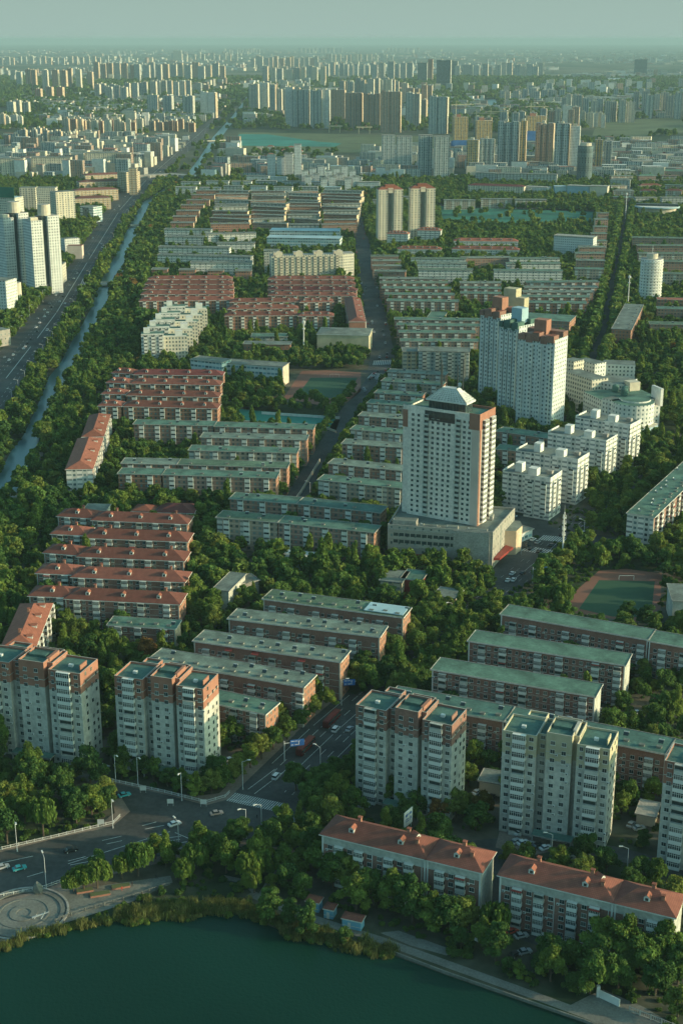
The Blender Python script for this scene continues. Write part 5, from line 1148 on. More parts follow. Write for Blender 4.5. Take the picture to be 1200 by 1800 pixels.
# carpets of far buildings nobody could count
CLEAR_TR = len(CLEAR)
for pl in ([(225, 322), (345, 322), (395, 250), (445, 165), (395, 165), (320, 240)], [(410, 262), (620, 262), (620, 284), (410, 290)], [(620, 322), (1060, 330), (1060, 362), (640, 362)]): CLEAR.append(np.array([tuple(U(x, y).xy) for x, y in pl]))
def carpet():
    vs, fs, ms = [], [], []
    cols = ['f_far_a', 'f_far_d', 'f_far_c', 'f_far_b', 'concrete', 'white_trim', 'cream', 'orange_tile', 'grey_roof', 'slate_tile', 'tan_wall']
    rng = np.random.default_rng(5); b = MB()
    def put(x, y, w_, d_, h, wm, tm):
        a = -.2 + .5 * (rng.random() - .5) * (rng.random() < .3); c_, s_ = math.cos(a), math.sin(a)
        b.prism([(x + c_ * p - s_ * q, y + s_ * p + c_ * q) for p, q in ((0, 0), (w_, 0), (w_, d_), (0, d_))], 0, h, wm, tm)
    n = 0
    while n < 4200:
        py = 84 + 235 * rng.random() ** 1.5; px = rng.uniform(-5, 1205)
        if rng.random() > .95: continue
        P_ = U(px, py); D = P_.y
        if D < 2350 or D > 34000: continue
        fld = math.sin(P_.x * .0011 + 1.3) * math.cos(P_.y * .0009 + .5) + .5 * math.sin(P_.x * .0031) * math.sin(P_.y * .0023)
        if fld < .05 and D > 3600: continue
        if D < 5200 and px > 330 and rng.random() < (.72 if px < 900 and py > 262 else .35): continue
        q = np.array([[P_.x, P_.y]])
        if any(c[:, 0].min() < P_.x < c[:, 0].max() and inside(q, c)[0] for c in CLEAR): continue
        x1, _ = V((P_.x, P_.y, 0))
        s_ = max(1, D / 4500)
        w_, d_, h = rng.uniform(14, 46) * min(2, s_), rng.uniform(10, 16) * min(3, s_), rng.choice([8, 12, 18, 18, 20, 24])
        if px < 345 and D < 4600: h = rng.choice([17, 24, 30, 38]); w_ *= .8
        if D > 6500 and fld > .35 and rng.random() < .25: h, w_ = rng.uniform(35, 60), 26
        wm = cols[rng.integers(0, 4)] if rng.random() < .6 else cols[rng.integers(4, 7)]; tm = ['grey_roof', 'concrete', 'white_trim', 'orange_tile', 'slate_tile', 'cream', 'maroon_tile'][rng.choice(7, p=[.32, .22, .10, .13, .13, .05, .05])]
        put(P_.x, P_.y, w_, d_, h, wm, tm); n += 1
    o = link('distant_buildings', b.mesh('distant_buildings')); tag(o, 'hazy carpet of low buildings spreading to the horizon', 'buildings', kind='stuff')
carpet(); del CLEAR[CLEAR_TR:CLEAR_TR + 3]

# ================================================================== street furniture, signs, small structures
def lamp_meshes():
    p = MB(); p.tube((0, 0, 0), (0, 0, 10), .13, .08, 'steel', 6); p.tube((0, 0, 0), (0, 0, .8), .2, .2, 'steel', 6)
    a = MB(); a.tube((0, 0, 9.9), (1.8, 0, 10.6), .07, .05, 'steel', 5)
    hd = MB(); hd.box(1.6, 2.7, -.2, .2, 10.5, 10.72, 'white_trim', bottom=True)
    return p.mesh('pole'), a.mesh('arm'), hd.mesh('lamp_head')
LP = lamp_meshes()
def lamp(px, py, rz, label, group, s=1.0, double=False):
    r = root('street_lamp', label, 'street lamp', U(px, py), rz, group); r.scale = (s, s, s)
    part('pole', LP[0], r); part('arm', LP[1], r); part('lamp_head', LP[2], r)
    if double: part('arm', LP[1], r, rz=math.pi); part('lamp_head', LP[2], r, rz=math.pi)
g_ = 'lamps along the right kerb of the canal boulevard'
for t in np.linspace(0, 1, 30):
    k = 1 + t * 7; i = min(int(k), len(BLVD_R) - 2); f = k - i
    x = BLVD_R[i][0] + (BLVD_R[i + 1][0] - BLVD_R[i][0]) * f; y = BLVD_R[i][1] + (BLVD_R[i + 1][1] - BLVD_R[i][1]) * f
    lamp(x, y, math.pi, 'tall pale lamp on the canal side of the wide boulevard', g_, 1.15)
g_ = 'lamps along the left kerb of the canal boulevard'
for t in np.linspace(0, 1, 22):
    k = 1 + t * 6; i = min(int(k), len(BLVD_L) - 2); f = k - i
    x = BLVD_L[i][0] + (BLVD_L[i + 1][0] - BLVD_L[i][0]) * f; y = BLVD_L[i][1] + (BLVD_L[i + 1][1] - BLVD_L[i][1]) * f
    lamp(x, y, 0, 'tall pale lamp on the building side of the wide boulevard', g_, 1.15)
for px, py, rz, lb in ((82, 1561, 2.0, 'grey lamp at the lower kerb beside the ornamental circle'), (315, 1497, 2.2, 'grey lamp at the lower kerb in mid crossing'), (199, 1456, -1.2, 'plain pole lamp at the tip of the wooded corner'), (31, 1497, -1.2, 'plain pole lamp at the upper kerb near the left edge'), (320, 1408, -1.8, 'small lamp before the hedge of street trees'), (460, 1466, -2.6, 'lamp at the lakeside corner of the crossing'), (433, 1474, -2.6, 'short lamp with twin heads at the lakeside corner'), (427, 1388, 0, 'lamp at the kerb beneath the second tower trees'), (563, 1362, 2.6, 'lamp right of the blue road sign'), (600, 1240, 0, 'lamp beside the farther blue road sign'), (243, 1380, -1, 'lamp at the mouth of the park-side lane'), (204, 1376, -1, 'lamp near the entrance court of the left tower'), (915, 975, -2.6, 'tall lamp at the podium forecourt'), (1025, 950, 2.8, 'lamp at the far side of the podium junction'), (793, 1100, -2.7, 'lamp in the middle of the main road bend'), (545, 880, 3.0, 'lamp at the end of the side street'), (968, 1520, 3.1, 'lamp behind the lower right red roof'), (1100, 1545, 3.1, 'lamp in the trees behind the lower right roof')):
    lamp(px, py, rz, lb, None, 1.1)
# mobile mast with collars
r = root('mobile_mast', 'tall white mast with antenna collars at the junction', 'mast', U(987, 990))
b = MB(); b.tube((0, 0, 0), (0, 0, 27), .55, .3, 'white_trim', 8); part('pole', b, r)
for z in (15, 18, 21, 24):
    b = MB(); b.tube((0, 0, z), (0, 0, z + .3), .9, .9, 'steel', 8)
    for k in range(3): a = k * 2.09; b.box(.9 * math.cos(a) - .2, .9 * math.cos(a) + .2, .9 * math.sin(a) - .15, .9 * math.sin(a) + .15, z - .5, z + 1.5, 'white_trim', bottom=True)
    part('antenna_collar', b, r)
b = MB(); b.tube((0, 0, 27), (0, 0, 31), .12, .05, 'steel'); part('tip', b, r)
for i, (px, py, h) in enumerate(((1098, 385, 38), (1102, 545, 34), (806, 720, 20), (534, 625, 30))):
    b = MB(); b.tube((0, 0, 0), (0, 0, h), .6, .35, 'white_trim', 7); b.tube((0, 0, h - 3), (0, 0, h - 1), 1.4, 1.4, 'steel', 7); b.tube((0, 0, h - 8), (0, 0, h - 7), 1.2, 1.2, 'steel', 7)
    tag(link('floodlight_mast', b.mesh('floodlight_mast'), None, U(px, py)), ['white mast near the stadium stand', 'white mast left of the round tower', 'slim mast behind the pyramid roof', 'white mast over the schoolyard trees'][i], 'mast')
# blue direction signs
def roadsign(px, py, rz, w_, label):
    r = root('direction_sign', label, 'road sign', U(px, py), rz)
    b = MB(); b.tube((0, 0, 0), (0, 0, 8.2), .18, .15, 'steel'); b.tube((0, 0, 7.2), (w_ + 2.5, 0, 7.2), .12, .1, 'steel'); part('pole', b, r)
    b = MB(); b.box(2.2, 2.2 + w_, -.2, -.1, 5.7, 8.3, 'sign_blue', bottom=True); q = part('sign_panel', b, r)
    b = MB(); y = -.204
    for x, z, a, c in ((2.5, 7.6, 1.1, .22), (3.9, 7.6, .9, .22), (2.5, 6.2, .9, .22), (3.9, 6.2, 1.2, .22), (5.3, 6.1, .18, 1.5), (5.0, 7.5, .8, .2)): b.face([(x, y, z), (x + a, y, z), (x + a, y, z + c), (x, y, z + c)], 'white_trim')
    part('lettering', b, q)
roadsign(500, 1338, .25, 5.2, 'blue direction sign over the near end of the main road'); roadsign(594, 1228, .1, 4.6, 'blue direction sign farther up beside the third tower'); roadsign(935, 1025, .1, 5, 'blue direction sign by the mobile mast')
# rooftop billboard behind the left lake block
P_ = U(716, 1488); r = root('roadside_billboard', 'white billboard with blue marks standing behind the red roof', 'billboard', P_, 1.0)
b = MB(); b.tube((-2, 0, 0), (-2, 0, 13), .12, .12, 'steel'); b.tube((2, 0, 0), (2, 0, 13), .12, .12, 'steel'); part('pole', b, r)
b = MB(); b.box(-2.6, 2.6, -.15, .1, 8, 13.5, 'white_trim', bottom=True); q = part('panel', b, r)
b = MB(); [b.face([(x, -.155, z), (x + w_, -.155, z), (x + w_, -.155, z + h), (x, -.155, z + h)], 'sign_blue') for x, z, w_, h in ((-2, 11.6, 1.4, .9), (-.2, 11.6, .5, .9), (.7, 11.6, 1.3, .9), (-2, 9.6, .4, 1.3), (-1.2, 9.6, 1.5, .3), (-1.2, 10.4, 1.5, .3), (.8, 9.4, .35, 1.6), (1.4, 9.8, .6, .9))]; part('lettering', b, q)
# lakeside kiosks
for i, (x0, x1, y, hh) in enumerate(((538, 560, 1600, 3.2), (569, 585, 1613, 3.0), (601, 634, 1630, 3.0))):
    a, c = U(x0, y), U(x1, y + (x1 - x0) * .22); L = (c - a).length; rz = math.atan2(c.y - a.y, c.x - a.x)
    r = root('lakeside_kiosk', ['blue kiosk with rusty-brown flat roof, first along the shore path', 'smallest blue kiosk with red roof on the shore path', 'widest blue kiosk with long red roof on the shore path'][i], 'kiosk', a, rz, 'blue lakeside kiosks'); clear_rect(a, rz, -2, L + 2, -6, 6)
    b = MB(); b.box(0, L, 0, 3.2, 0, hh, 'sky_blue_wall'); b.box(-.02, L + .02, -.03, -.002, 1, 1.15, 'white_trim', bottom=True); part('wall', b, r)
    b = MB(); b.hip(0, L, 0, 3.2, hh, .6, .35, 'red_tile' if i else 'orange_tile'); part('roof', b, r)
    b = MB(); b.box(L * .3, L * .3 + .9, -.06, -.004, 0, 2.1, 'white_trim'); part('door', b, r)
# fences and railings
def railing(name, pts, h, label, cat='railing', m_='white_trim', gap=2.5, post=.12, solid=False, z0=0.0, tall=0):
    P_ = [U(x, y, 0) for x, y in pts]; r = root(name, label, cat, P_[0]); b = MB(); o = P_[0]
    for p, q in zip(P_, P_[1:]):
        p, q = p - o, q - o; d = q - p; L = d.length; d = d / L; n = Vector((-d.y, d.x, 0)); k = max(1, int(L / gap))
        for i in range(k): c = p + d * (L * i / k); b.box(c.x - post, c.x + post, c.y - post, c.y + post, z0, z0 + h + .15 + tall, m_)
        for z in ((.25, h - .1) if not solid else ()):
            e = n * .05; b.face([(*(p - e).xy, z0 + z), (*(q - e).xy, z0 + z), (*(q - e).xy, z0 + z + .12), (*(p - e).xy, z0 + z + .12)], m_); b.face([(*(p - e).xy, z0 + z + .12), (*(q - e).xy, z0 + z + .12), (*(q + e).xy, z0 + z + .12), (*(p + e).xy, z0 + z + .12)], m_)
            b.face([(*(q + e).xy, z0 + z), (*(p + e).xy, z0 + z), (*(p + e).xy, z0 + z + .12), (*(q + e).xy, z0 + z + .12)], m_)
        e = n * (.18 if solid else .02)
        if solid: b.prism([tuple((p - e).xy), tuple((q - e).xy), tuple((q + e).xy), tuple((p + e).xy)], z0, z0 + h, m_)
        else:
            m2 = int(L / .5)
            for i in range(m2): c = p + d * (L * (i + .5) / m2); b.box(c.x - .03, c.x + .03, c.y - .03, c.y + .03, z0 + .3, z0 + h - .1, m_)
    part('rail', b, r)
railing('white_railing', [(-10, 1497), (104, 1471), (200, 1448), (212, 1436)], 1.1, 'white railing along the wooded corner of the boulevard')
railing('white_railing', [(-10, 1580), (75, 1563), (125, 1545), (210, 1524)], 1.1, 'white railing along the lower kerb left of the willows')
railing('white_railing', [(188, 1372), (290, 1394), (362, 1412), (396, 1402), (404, 1394)], 1.1, 'white railing in front of the second tower trees')
railing('white_railing', [(312, 1497), (396, 1473)], 1.0, 'short railing between crossing and lakeside garden')
railing('stone_balustrade', [(98, 1622), (125, 1610), (150, 1602), (200, 1588), (250, 1573), (300, 1556)], 1.2, 'pale stone balustrade between terrace and reeds', 'balustrade', 'paving_stone', gap=2.4, post=.22)
railing('garden_wall', [(1010, 1735), (1030, 1746)], 2.2, 'short white wall left of the lakeside gate', 'wall', 'stain_wall', solid=True, tall=.8)
railing('garden_wall', [(1050, 1752), (1088, 1770)], 2.4, 'white gate wall panel with posts near the lower right corner', 'wall', 'white_trim', solid=True, gap=6, post=.45, tall=1.0)
railing('garden_wall', [(1105, 1778), (1200, 1815)], 1.6, 'white fence running out of the lower right corner', 'wall', 'stain_wall', gap=3)
railing('shore_wall', [(692, 1677), (783, 1712), (883, 1747), (940, 1767), (1027, 1797), (1150, 1848)], 0.9, 'pale stone retaining wall at the waterline on the right', 'wall', 'paving_stone', solid=True, gap=400)
railing('shore_wall', [(0, 1661), (54, 1640), (104, 1627)], .8, 'stone edge where the plaza meets the lake', 'wall', 'paving_stone', solid=True, gap=400)
railing('court_wall', [(415, 742), (560, 750), (590, 760)], 1.5, 'pale wall along the near edge of the green ball court', 'wall', 'cream', solid=True, gap=60)
railing('court_wall', [(460, 728), (597, 737)], 1.8, 'white wall crossing the green ball court', 'wall', 'white_trim', solid=True, gap=60)
railing('court_wall', [(505, 902), (530, 866), (562, 812)], 2.2, 'long white wall along the side street', 'wall', 'cream', solid=True, gap=60)
railing('canal_bridge_rail', [(0, 884), (16, 880), (30, 878)], 1.2, 'parapet of the footbridge at the left edge', 'bridge parapet', 'cream', solid=True)
for i, (a, c, w_) in enumerate((((-20, 886), (45, 880), 7), ((168, 505), (206, 503), 18), ((222, 400), (250, 398), 8), ((360, 250), (402, 248), 12))):
    p, q = U(*a), U(*c); L = (q - p).length; rz = math.atan2(q.y - p.y, q.x - p.x)
    r = root('canal_bridge', ['pale footbridge over the canal at the left edge', 'road bridge over the canal at the junction', 'small bridge at the canal bend', 'far bridge over the canal by the teal fields'][i], 'bridge', p, rz); clear_rect(p, rz, -2, L + 2, -1, w_ + 1)
    b = MB(); b.box(0, L, 0, w_, 1.2, 1.9, 'concrete', 'concrete', bottom=True); part('deck', b, r)
    for y in (0, w_ - .3): b = MB(); b.box(0, L, y, y + .3, 1.9, 2.8, 'cream'); part('parapet', b, r)
b = MB()
for k in range(14): x = U(240 + k * 24, 313); b.box(x.x - 1, x.x + 1, x.y - 8, x.y + 8, 0, 4.95, 'concrete')
tag(link('bridge_pier', b.mesh('bridge_pier')), 'line of concrete piers under the elevated road', 'piers', kind='stuff')
# goal frames, flag, sculpture, boulder, planters
for i, (px, py, rz, s) in enumerate(((1100, 1020, 0, 1), (560, 703, 0, 1.3), (588, 663, 0, 1.3))):
    b = MB(); 
    for x in (-3.6, 3.6): b.tube((x, 0, 0), (x, 0, 2.4), .1, .1, 'white_trim', 4)
    b.tube((-3.6, 0, 2.4), (3.6, 0, 2.4), .1, .1, 'white_trim', 4); b.tube((-3.6, 0, 2.4), (-3.6, 1.6, 0), .05, .05, 'white_trim', 4); b.tube((3.6, 0, 2.4), (3.6, 1.6, 0), .05, .05, 'white_trim', 4)
    tag(link('goal_frame', b.mesh('goal_frame'), None, U(px, py), rz), ['white goal at the far end of the right pitch', 'white goal at the near end of the school pitch', 'white goal at the far end of the school pitch'][i], 'goal')
r = root('flagpole', 'small flagpole with a red flag near the courtyard garden', 'flagpole', U(1146, 1262)); b = MB(); b.tube((0, 0, 0), (0, 0, 9), .08, .05, 'steel'); part('pole', b, r)
b = MB(); b.box(0, .9, -.02, .02, 7, 8.6, 'red_paint', bottom=True); part('flag', b, r)
b = MB(); 
for i in range(7):
    a0 = i / 7 * math.pi; 
import bmesh
def blob(name, mname, loc, s, label, cat):
    bm = bmesh.new(); bmesh.ops.create_icosphere(bm, subdivisions=3, radius=1)
    for v in bm.verts: v.co *= 1 + .1 * math.sin(v.co.x * 5 + v.co.z * 3) + .06 * math.sin(v.co.y * 9)
    for v in bm.verts: v.co.x *= s[0]; v.co.y *= s[1]; v.co.z = v.co.z * s[2] + s[2] * .85
    me = bpy.data.meshes.new(name); bm.to_mesh(me); bm.free(); me.materials.append(MATS[mname]); tag(link(name, me, None, loc), label, cat)
blob('standing_stone', 'paving_stone', U(68, 1571), (1.5, 1.0, 2.2), 'upright grey boulder beside the ornamental circle', 'boulder')
b = MB(); b.tube((-2.5, 0, .6), (2.5, .6, 2.2), .3, .12, 'steel'); b.tube((-2, 0, 0), (-1, .2, 1.6), .2, .1, 'steel'); b.tube((0, 0, 0), (1.5, .4, 2.6), .2, .05, 'steel'); tag(link('plaza_sculpture', b.mesh('plaza_sculpture'), None, U(72, 1616)), 'small metal sculpture on the ornamental circle', 'sculpture')
for i, (px, py, w_) in enumerate(((136, 1573, 5), (160, 1580, 6), (198, 1566, 5.5))):
    r = root('brick_planter', ['long terracotta planter under the willows, nearest the circle', 'terracotta planter under the willows, middle one', 'terracotta planter at the right of the terrace'][i], 'planter', U(px, py), .3); b = MB(); b.box(0, w_, 0, 2.2, .1, .7, 'orange_brick', 'field'); b.box(-.1, w_ + .1, -.1, -.002, .6, .8, 'orange_brick', bottom=True); part('box', b, r)
for i, (px, py) in enumerate(((178, 1453), (300, 1417), (252, 1394), (358, 1418), (66, 1402))):
    r = root('notice_board', ['white notice board at the wooded corner', 'white notice board before the tower trees', 'white notice board near the lane mouth', 'white notice board at the end of the railing', 'white notice board in the wooded park'][i], 'sign', U(px, py), 0)
    b = MB(); b.box(-1, -.9, -.05, .05, 0, 2.6, 'steel'); b.box(.9, 1, -.05, .05, 0, 2.6, 'steel'); part('post', b, r); b = MB(); b.box(-1.1, 1.1, -.12, -.06, 1.1, 2.8, 'white_trim', bottom=True); part('board', b, r)

# ================================================================== vehicles
def car_meshes(paint, kind='sedan'):
    L, W = (4.5, 1.8) if kind != 'bus' else (12, 2.5)
    b = MB()
    def section(prof, y0, y1, m):
        n = len(prof)
        b.face([(x, y0, z) for x, z in prof], m); b.face([(x, y1, z) for x, z in reversed(prof)], m)
        for i in range(n):
            (x0, z0), (x1, z1) = prof[i], prof[(i + 1) % n]; b.face([(x0, y0, z0), (x0, y1, z0), (x1, y1, z1), (x1, y0, z1)], m)
    if kind == 'sedan': prof = [(-2.2, .35), (2.2, .35), (2.25, .7), (1.9, .86), (1.0, .95), (-1.5, .98), (-2.15, .92)]
    elif kind == 'van': prof = [(-2.3, .35), (2.3, .35), (2.3, .9), (1.5, 1.15), (-2.3, 1.15)]
    else: prof = [(-6, .4), (6, .4), (6, 1.3), (5.95, 2.9), (-6, 2.9)]
    section(prof, -W / 2, W / 2, paint); body = b.mesh('body'); b = MB()
    if kind == 'sedan': pr = [(-1.6, .98), (.95, .95), (.35, 1.42), (-1.1, 1.45)]
    elif kind == 'van': pr = [(-2.2, 1.15), (1.45, 1.15), (.8, 1.85), (-2.1, 1.88)]
    else: pr = [(-5.9, 1.4), (6.02, 1.4), (6.02, 2.5), (-5.9, 2.5)]
    section(pr, -W / 2 + .1 if kind != 'bus' else -W / 2 - .02, W / 2 - .1 if kind != 'bus' else W / 2 + .02, 'glass'); cab = b.mesh('cabin_glass'); b = MB()
    if kind == 'sedan': section([(-1.1, 1.452), (.35, 1.422), (.25, 1.49), (-1.0, 1.51)], -W / 2 + .14, W / 2 - .14, paint)
    elif kind == 'van': section([(-2.1, 1.882), (.8, 1.852), (.7, 1.93), (-2.0, 1.95)], -W / 2 + .14, W / 2 - .14, paint)
    else: section([(-5.9, 2.902), (5.9, 2.902), (5.7, 3.1), (-5.7, 3.1)], -W / 2 + .1, W / 2 - .1, paint)
    rf = b.mesh('roof'); b = MB(); b.tube((0, -.11, 0), (0, .11, 0), .32 if kind != 'bus' else .48, .32 if kind != 'bus' else .48, 'rubber', 10); b.tube((0, .11, 0), (0, -.115, 0), .2, .2, 'steel', 8); return body, cab, rf, b.mesh('wheel')
CARS = {}
mat('car_white', (.72, .73, .70), rough=.35, sc=.3, lo=.9, hi=1.05, spec=.5); mat('car_silver', (.35, .37, .37), rough=.35, sc=.3, lo=.9, hi=1.05, spec=.5); mat('car_black', (.025, .028, .03), rough=.3, sc=.3, lo=.9, hi=1.05, spec=.5)
mat('car_red', (.40, .05, .03), rough=.35, sc=.3, lo=.9, hi=1.05, spec=.5); mat('car_teal', (.04, .32, .34), rough=.35, sc=.3, lo=.9, hi=1.05, spec=.5); mat('car_sunlit_white', (.70, .45, .35), rough=.35, sc=.3, lo=.9, hi=1.05, spec=.5)  # last paint: a whitish car with warm sunlight put into its colour
def car(px, py, ang, paint, label, group=None, kind='sedan', z=.1, full=True, cat=None):
    k = (paint, kind)
    if k not in CARS: CARS[k] = car_meshes(paint, kind)
    P_ = U(px, py); P_.z = z; r = root('bus' if kind == 'bus' else 'parked_van' if kind == 'van' else 'passenger_car', label, cat or ('bus' if kind == 'bus' else 'van' if kind == 'van' else 'car'), P_, ang, group)
    m = CARS[k]; part('body', m[0], r); part('cabin_glass', m[1], r); part('roof', m[2], r)
    if full:
        wx, wy = (1.4, .85) if kind != 'bus' else (3.8, 1.2)
        for sx in (-1, 1):
            for sy in (-1, 1): part('wheel', m[3], r, (sx * wx, sy * wy, .32 if kind != 'bus' else .48), 0)
    CLEAR.append(np.array([(P_.x - 4, P_.y - 6), (P_.x + 4, P_.y - 6), (P_.x + 4, P_.y + 4), (P_.x - 4, P_.y + 4)])) if kind == 'sedan' else None
def head(line, x):
    return 0
ang_main = math.atan2(*(reversed((U(560, 1310) - U(478, 1398)).xy)))
ang_bl = math.atan2(*(reversed((U(330, 1452) - U(0, 1540)).xy)))
for px, py, a, p, k, lb in ((35, 1529, ang_bl, 'car_teal', 'sedan', 'turquoise taxi on the left of the near crossing'), (125, 1497, ang_bl, 'car_black', 'sedan', 'dark car driving right of the turquoise taxi'), (5, 1527, ang_bl, 'car_silver', 'sedan', 'grey car cut by the left edge behind the taxi'), (307, 1451, ang_bl + .1, 'car_white', 'sedan', 'white car in the middle of the near crossing'), (381, 1432, .35, 'car_sunlit_white', 'sedan', 'sunlit whitish car alone in the crossing'), (486, 1368, ang_main, 'car_white', 'van', 'white van heading down to the crosswalk'), (590, 1285, ang_main, 'car_white', 'van', 'white van halfway up the main road, left one of two'), (614, 1284, ang_main, 'car_silver', 'sedan', 'pale car beside the white van on the main road'), (219, 1400, ang_bl, 'car_teal', 'sedan', 'small teal car at the mouth of the park lane'),
   (583, 1270, ang_main, 'bus_red', 'bus', 'dark red bus farther up the main road'), (537, 1318, ang_main, 'bus_red', 'bus', 'dark red bus near the blue direction sign')):
    car(px, py, a, p, lb, None, k)
am = math.atan2(*(reversed((U(955, 975) - U(900, 1020)).xy)))
for i, (px, py) in enumerate(((892, 1022), (876, 1048), (918, 1009), (902, 1021), (947, 990), (954, 984), (947, 971), (968, 960), (944, 955), (926, 957), (932, 966), (925, 962), (936, 950), (900, 1010), (1025, 938), (1045, 925), (1062, 908), (1078, 898), (987, 942))):
    car(px, py, am + random.uniform(-.15, .15), random.choice(['car_white', 'car_white', 'car_silver', 'car_black']), 'small car queuing on the main road near the mobile mast', 'cars on the main road near the mast', full=True)
car(1062, 925, am, 'car_red', 'red bus on the far side of the podium junction', None, 'bus')
for i in range(26):
    t = i / 26; a = Vector((905 + 110 * t, 905 - 62 * t)) + Vector((random.uniform(-10, 10), random.uniform(-4, 10)))
    car(a.x, a.y, am + 1.57 + random.uniform(-.1, .1), random.choice(['car_white', 'car_silver', 'car_black', 'car_red']), 'parked car in the lot below the cream stepped blocks', 'cars in the lot by the stepped blocks', full=False)
for i in range(70):
    k = 1 + random.random() * 6.5; j = min(int(k), len(BL_MID) - 2); f = k - j; l, r2 = BLVD_L, BLVD_R; u_ = random.choice([.18, .3, .4, .6, .7, .82])
    x = lambda q: (l[q][0] * (1 - u_) + r2[q][0] * u_, l[q][1] * (1 - u_) + r2[q][1] * u_)
    p, q = x(j), x(j + 1); w0, w1 = U(*p), U(*q); c = w0.lerp(w1, f); vx, vy = V(c)
    car(vx, vy, math.atan2((w1 - w0).y, (w1 - w0).x), random.choice(['car_white', 'car_silver', 'car_black', 'car_white']), 'tiny car on the wide boulevard beside the canal', 'traffic on the canal boulevard', full=False)
for i in range(60):
    k = 5 + random.random() * 7.8; j = min(int(k), len(SIDE) - 2); w0, w1 = U(*SIDE[j]), U(*SIDE[j + 1]); c = w0.lerp(w1, k - j); d = (w1 - w0).normalized(); n = Vector((-d.y, d.x, 0)); c = c + n * random.choice([-8, -4, 4, 8] if j > 6 else [-4, 4, 2])
    vx, vy = V(c); car(vx, vy, math.atan2(d.y, d.x), random.choice(['car_white', 'car_silver', 'car_black', 'car_red']), 'tiny car on the side street running up the centre', 'traffic on the side street', full=False)
for px, py, p, lb in ((912, 1466, 'car_white', 'white car under the beige tower entrance'), (905, 1482, 'car_silver', 'grey car in the court below the beige tower, back row'), (918, 1484, 'car_white', 'white car in the court below the beige tower, back row'), (930, 1487, 'car_silver', 'silver car in the court, between the white and dark ones'), (944, 1490, 'car_black', 'dark car in the court below the beige tower'), (958, 1493, 'car_white', 'white car at the right end of the court'), (915, 1648, 'car_silver', 'grey car in front of the lower right block'), (898, 1640, 'car_red', 'dark red car beside the lower right block corner'), (905, 1680, 'car_black', 'dark car on the lane by the lakeside trees'), (921, 1676, 'car_silver', 'silver car on the lane by the lakeside trees'), (842, 1650, 'car_white', 'white car half hidden under lakeside trees'), (1000, 1512, 'car_silver', 'silver car behind the lower right red roof'), (665, 1001, 'car_white', 'white car in front of the stone podium')):
    car(px, py, random.uniform(.3, .9), p, lb)

for px, py in ((160, 1345), (172, 1349), (184, 1353), (395, 1345), (405, 1338), (838, 1395), (850, 1400), (862, 1404), (1108, 1452), (1122, 1458), (1050, 1250), (1064, 1255), (1120, 1255), (640, 1420), (1010, 1526), (1030, 1530), (960, 1640), (985, 1648), (1010, 1655), (1035, 1662)):
    car(px, py, random.uniform(.2, 1.2), random.choice(['car_white', 'car_silver', 'car_black', 'car_white']), 'car parked under the trees between the blocks', 'cars parked between the blocks')
# people on the lakeside terrace
def person(px, py, ang, top, lab, stride=.18):
    bm = bmesh.new(); P_ = [(0, 0, .95), (0, 0, 1.15), (0, 0, 1.38), (0, 0, 1.5), (0, 0, 1.64), (.09, stride, .9), (.1, stride * 1.2, .5), (.1, stride * .9, .07), (.1, stride + .12, .04), (-.09, 0, .9), (-.1, -stride * .6, .5), (-.1, -stride * 1.4, .1), (-.1, -stride * 1.2 + .12, .04), (.19, 0, 1.36), (.24, -.05, 1.1), (.23, .08, .86), (-.19, 0, 1.36), (-.24, .05, 1.1), (-.23, .12, .87), (0, 0, 1.74)]
    E_ = [(0, 1), (1, 2), (2, 3), (3, 4), (4, 19), (0, 5), (5, 6), (6, 7), (7, 8), (0, 9), (9, 10), (10, 11), (11, 12), (2, 13), (13, 14), (14, 15), (2, 16), (16, 17), (17, 18)]
    rad = [.15, .14, .16, .06, .1, .1, .07, .05, .04, .1, .07, .05, .04, .065, .05, .035, .065, .05, .035, .085]
    lay = bm.verts.layers.skin.verify()
    vs = [bm.verts.new(p) for p in P_]; [bm.edges.new((vs[a], vs[b2])) for a, b2 in E_]
    for v, r_ in zip(vs, rad): v[lay].radius = (r_, r_)
    vs[0][lay].use_root = True
    me = bpy.data.meshes.new('person'); bm.to_mesh(me); bm.free(); me.materials.append(MATS[top])
    o = link('person', me, None, U(px, py) + Vector((0, 0, .16)), ang); o.modifiers.new('skin', 'SKIN'); o.modifiers.new('smooth', 'SUBSURF').levels = 1; tag(o, lab, 'person')
person(233, 1558, .5, 'car_black', 'person in dark clothes walking along the terrace'); person(276, 1545, 2, 'car_black', 'person in dark clothes at the right end of the terrace'); person(215, 1567, 1, 'car_red', 'person in red standing by the terrace planter', .05); person(452, 1440, 0, 'car_black', 'person standing at the lakeside corner lamp', .1)

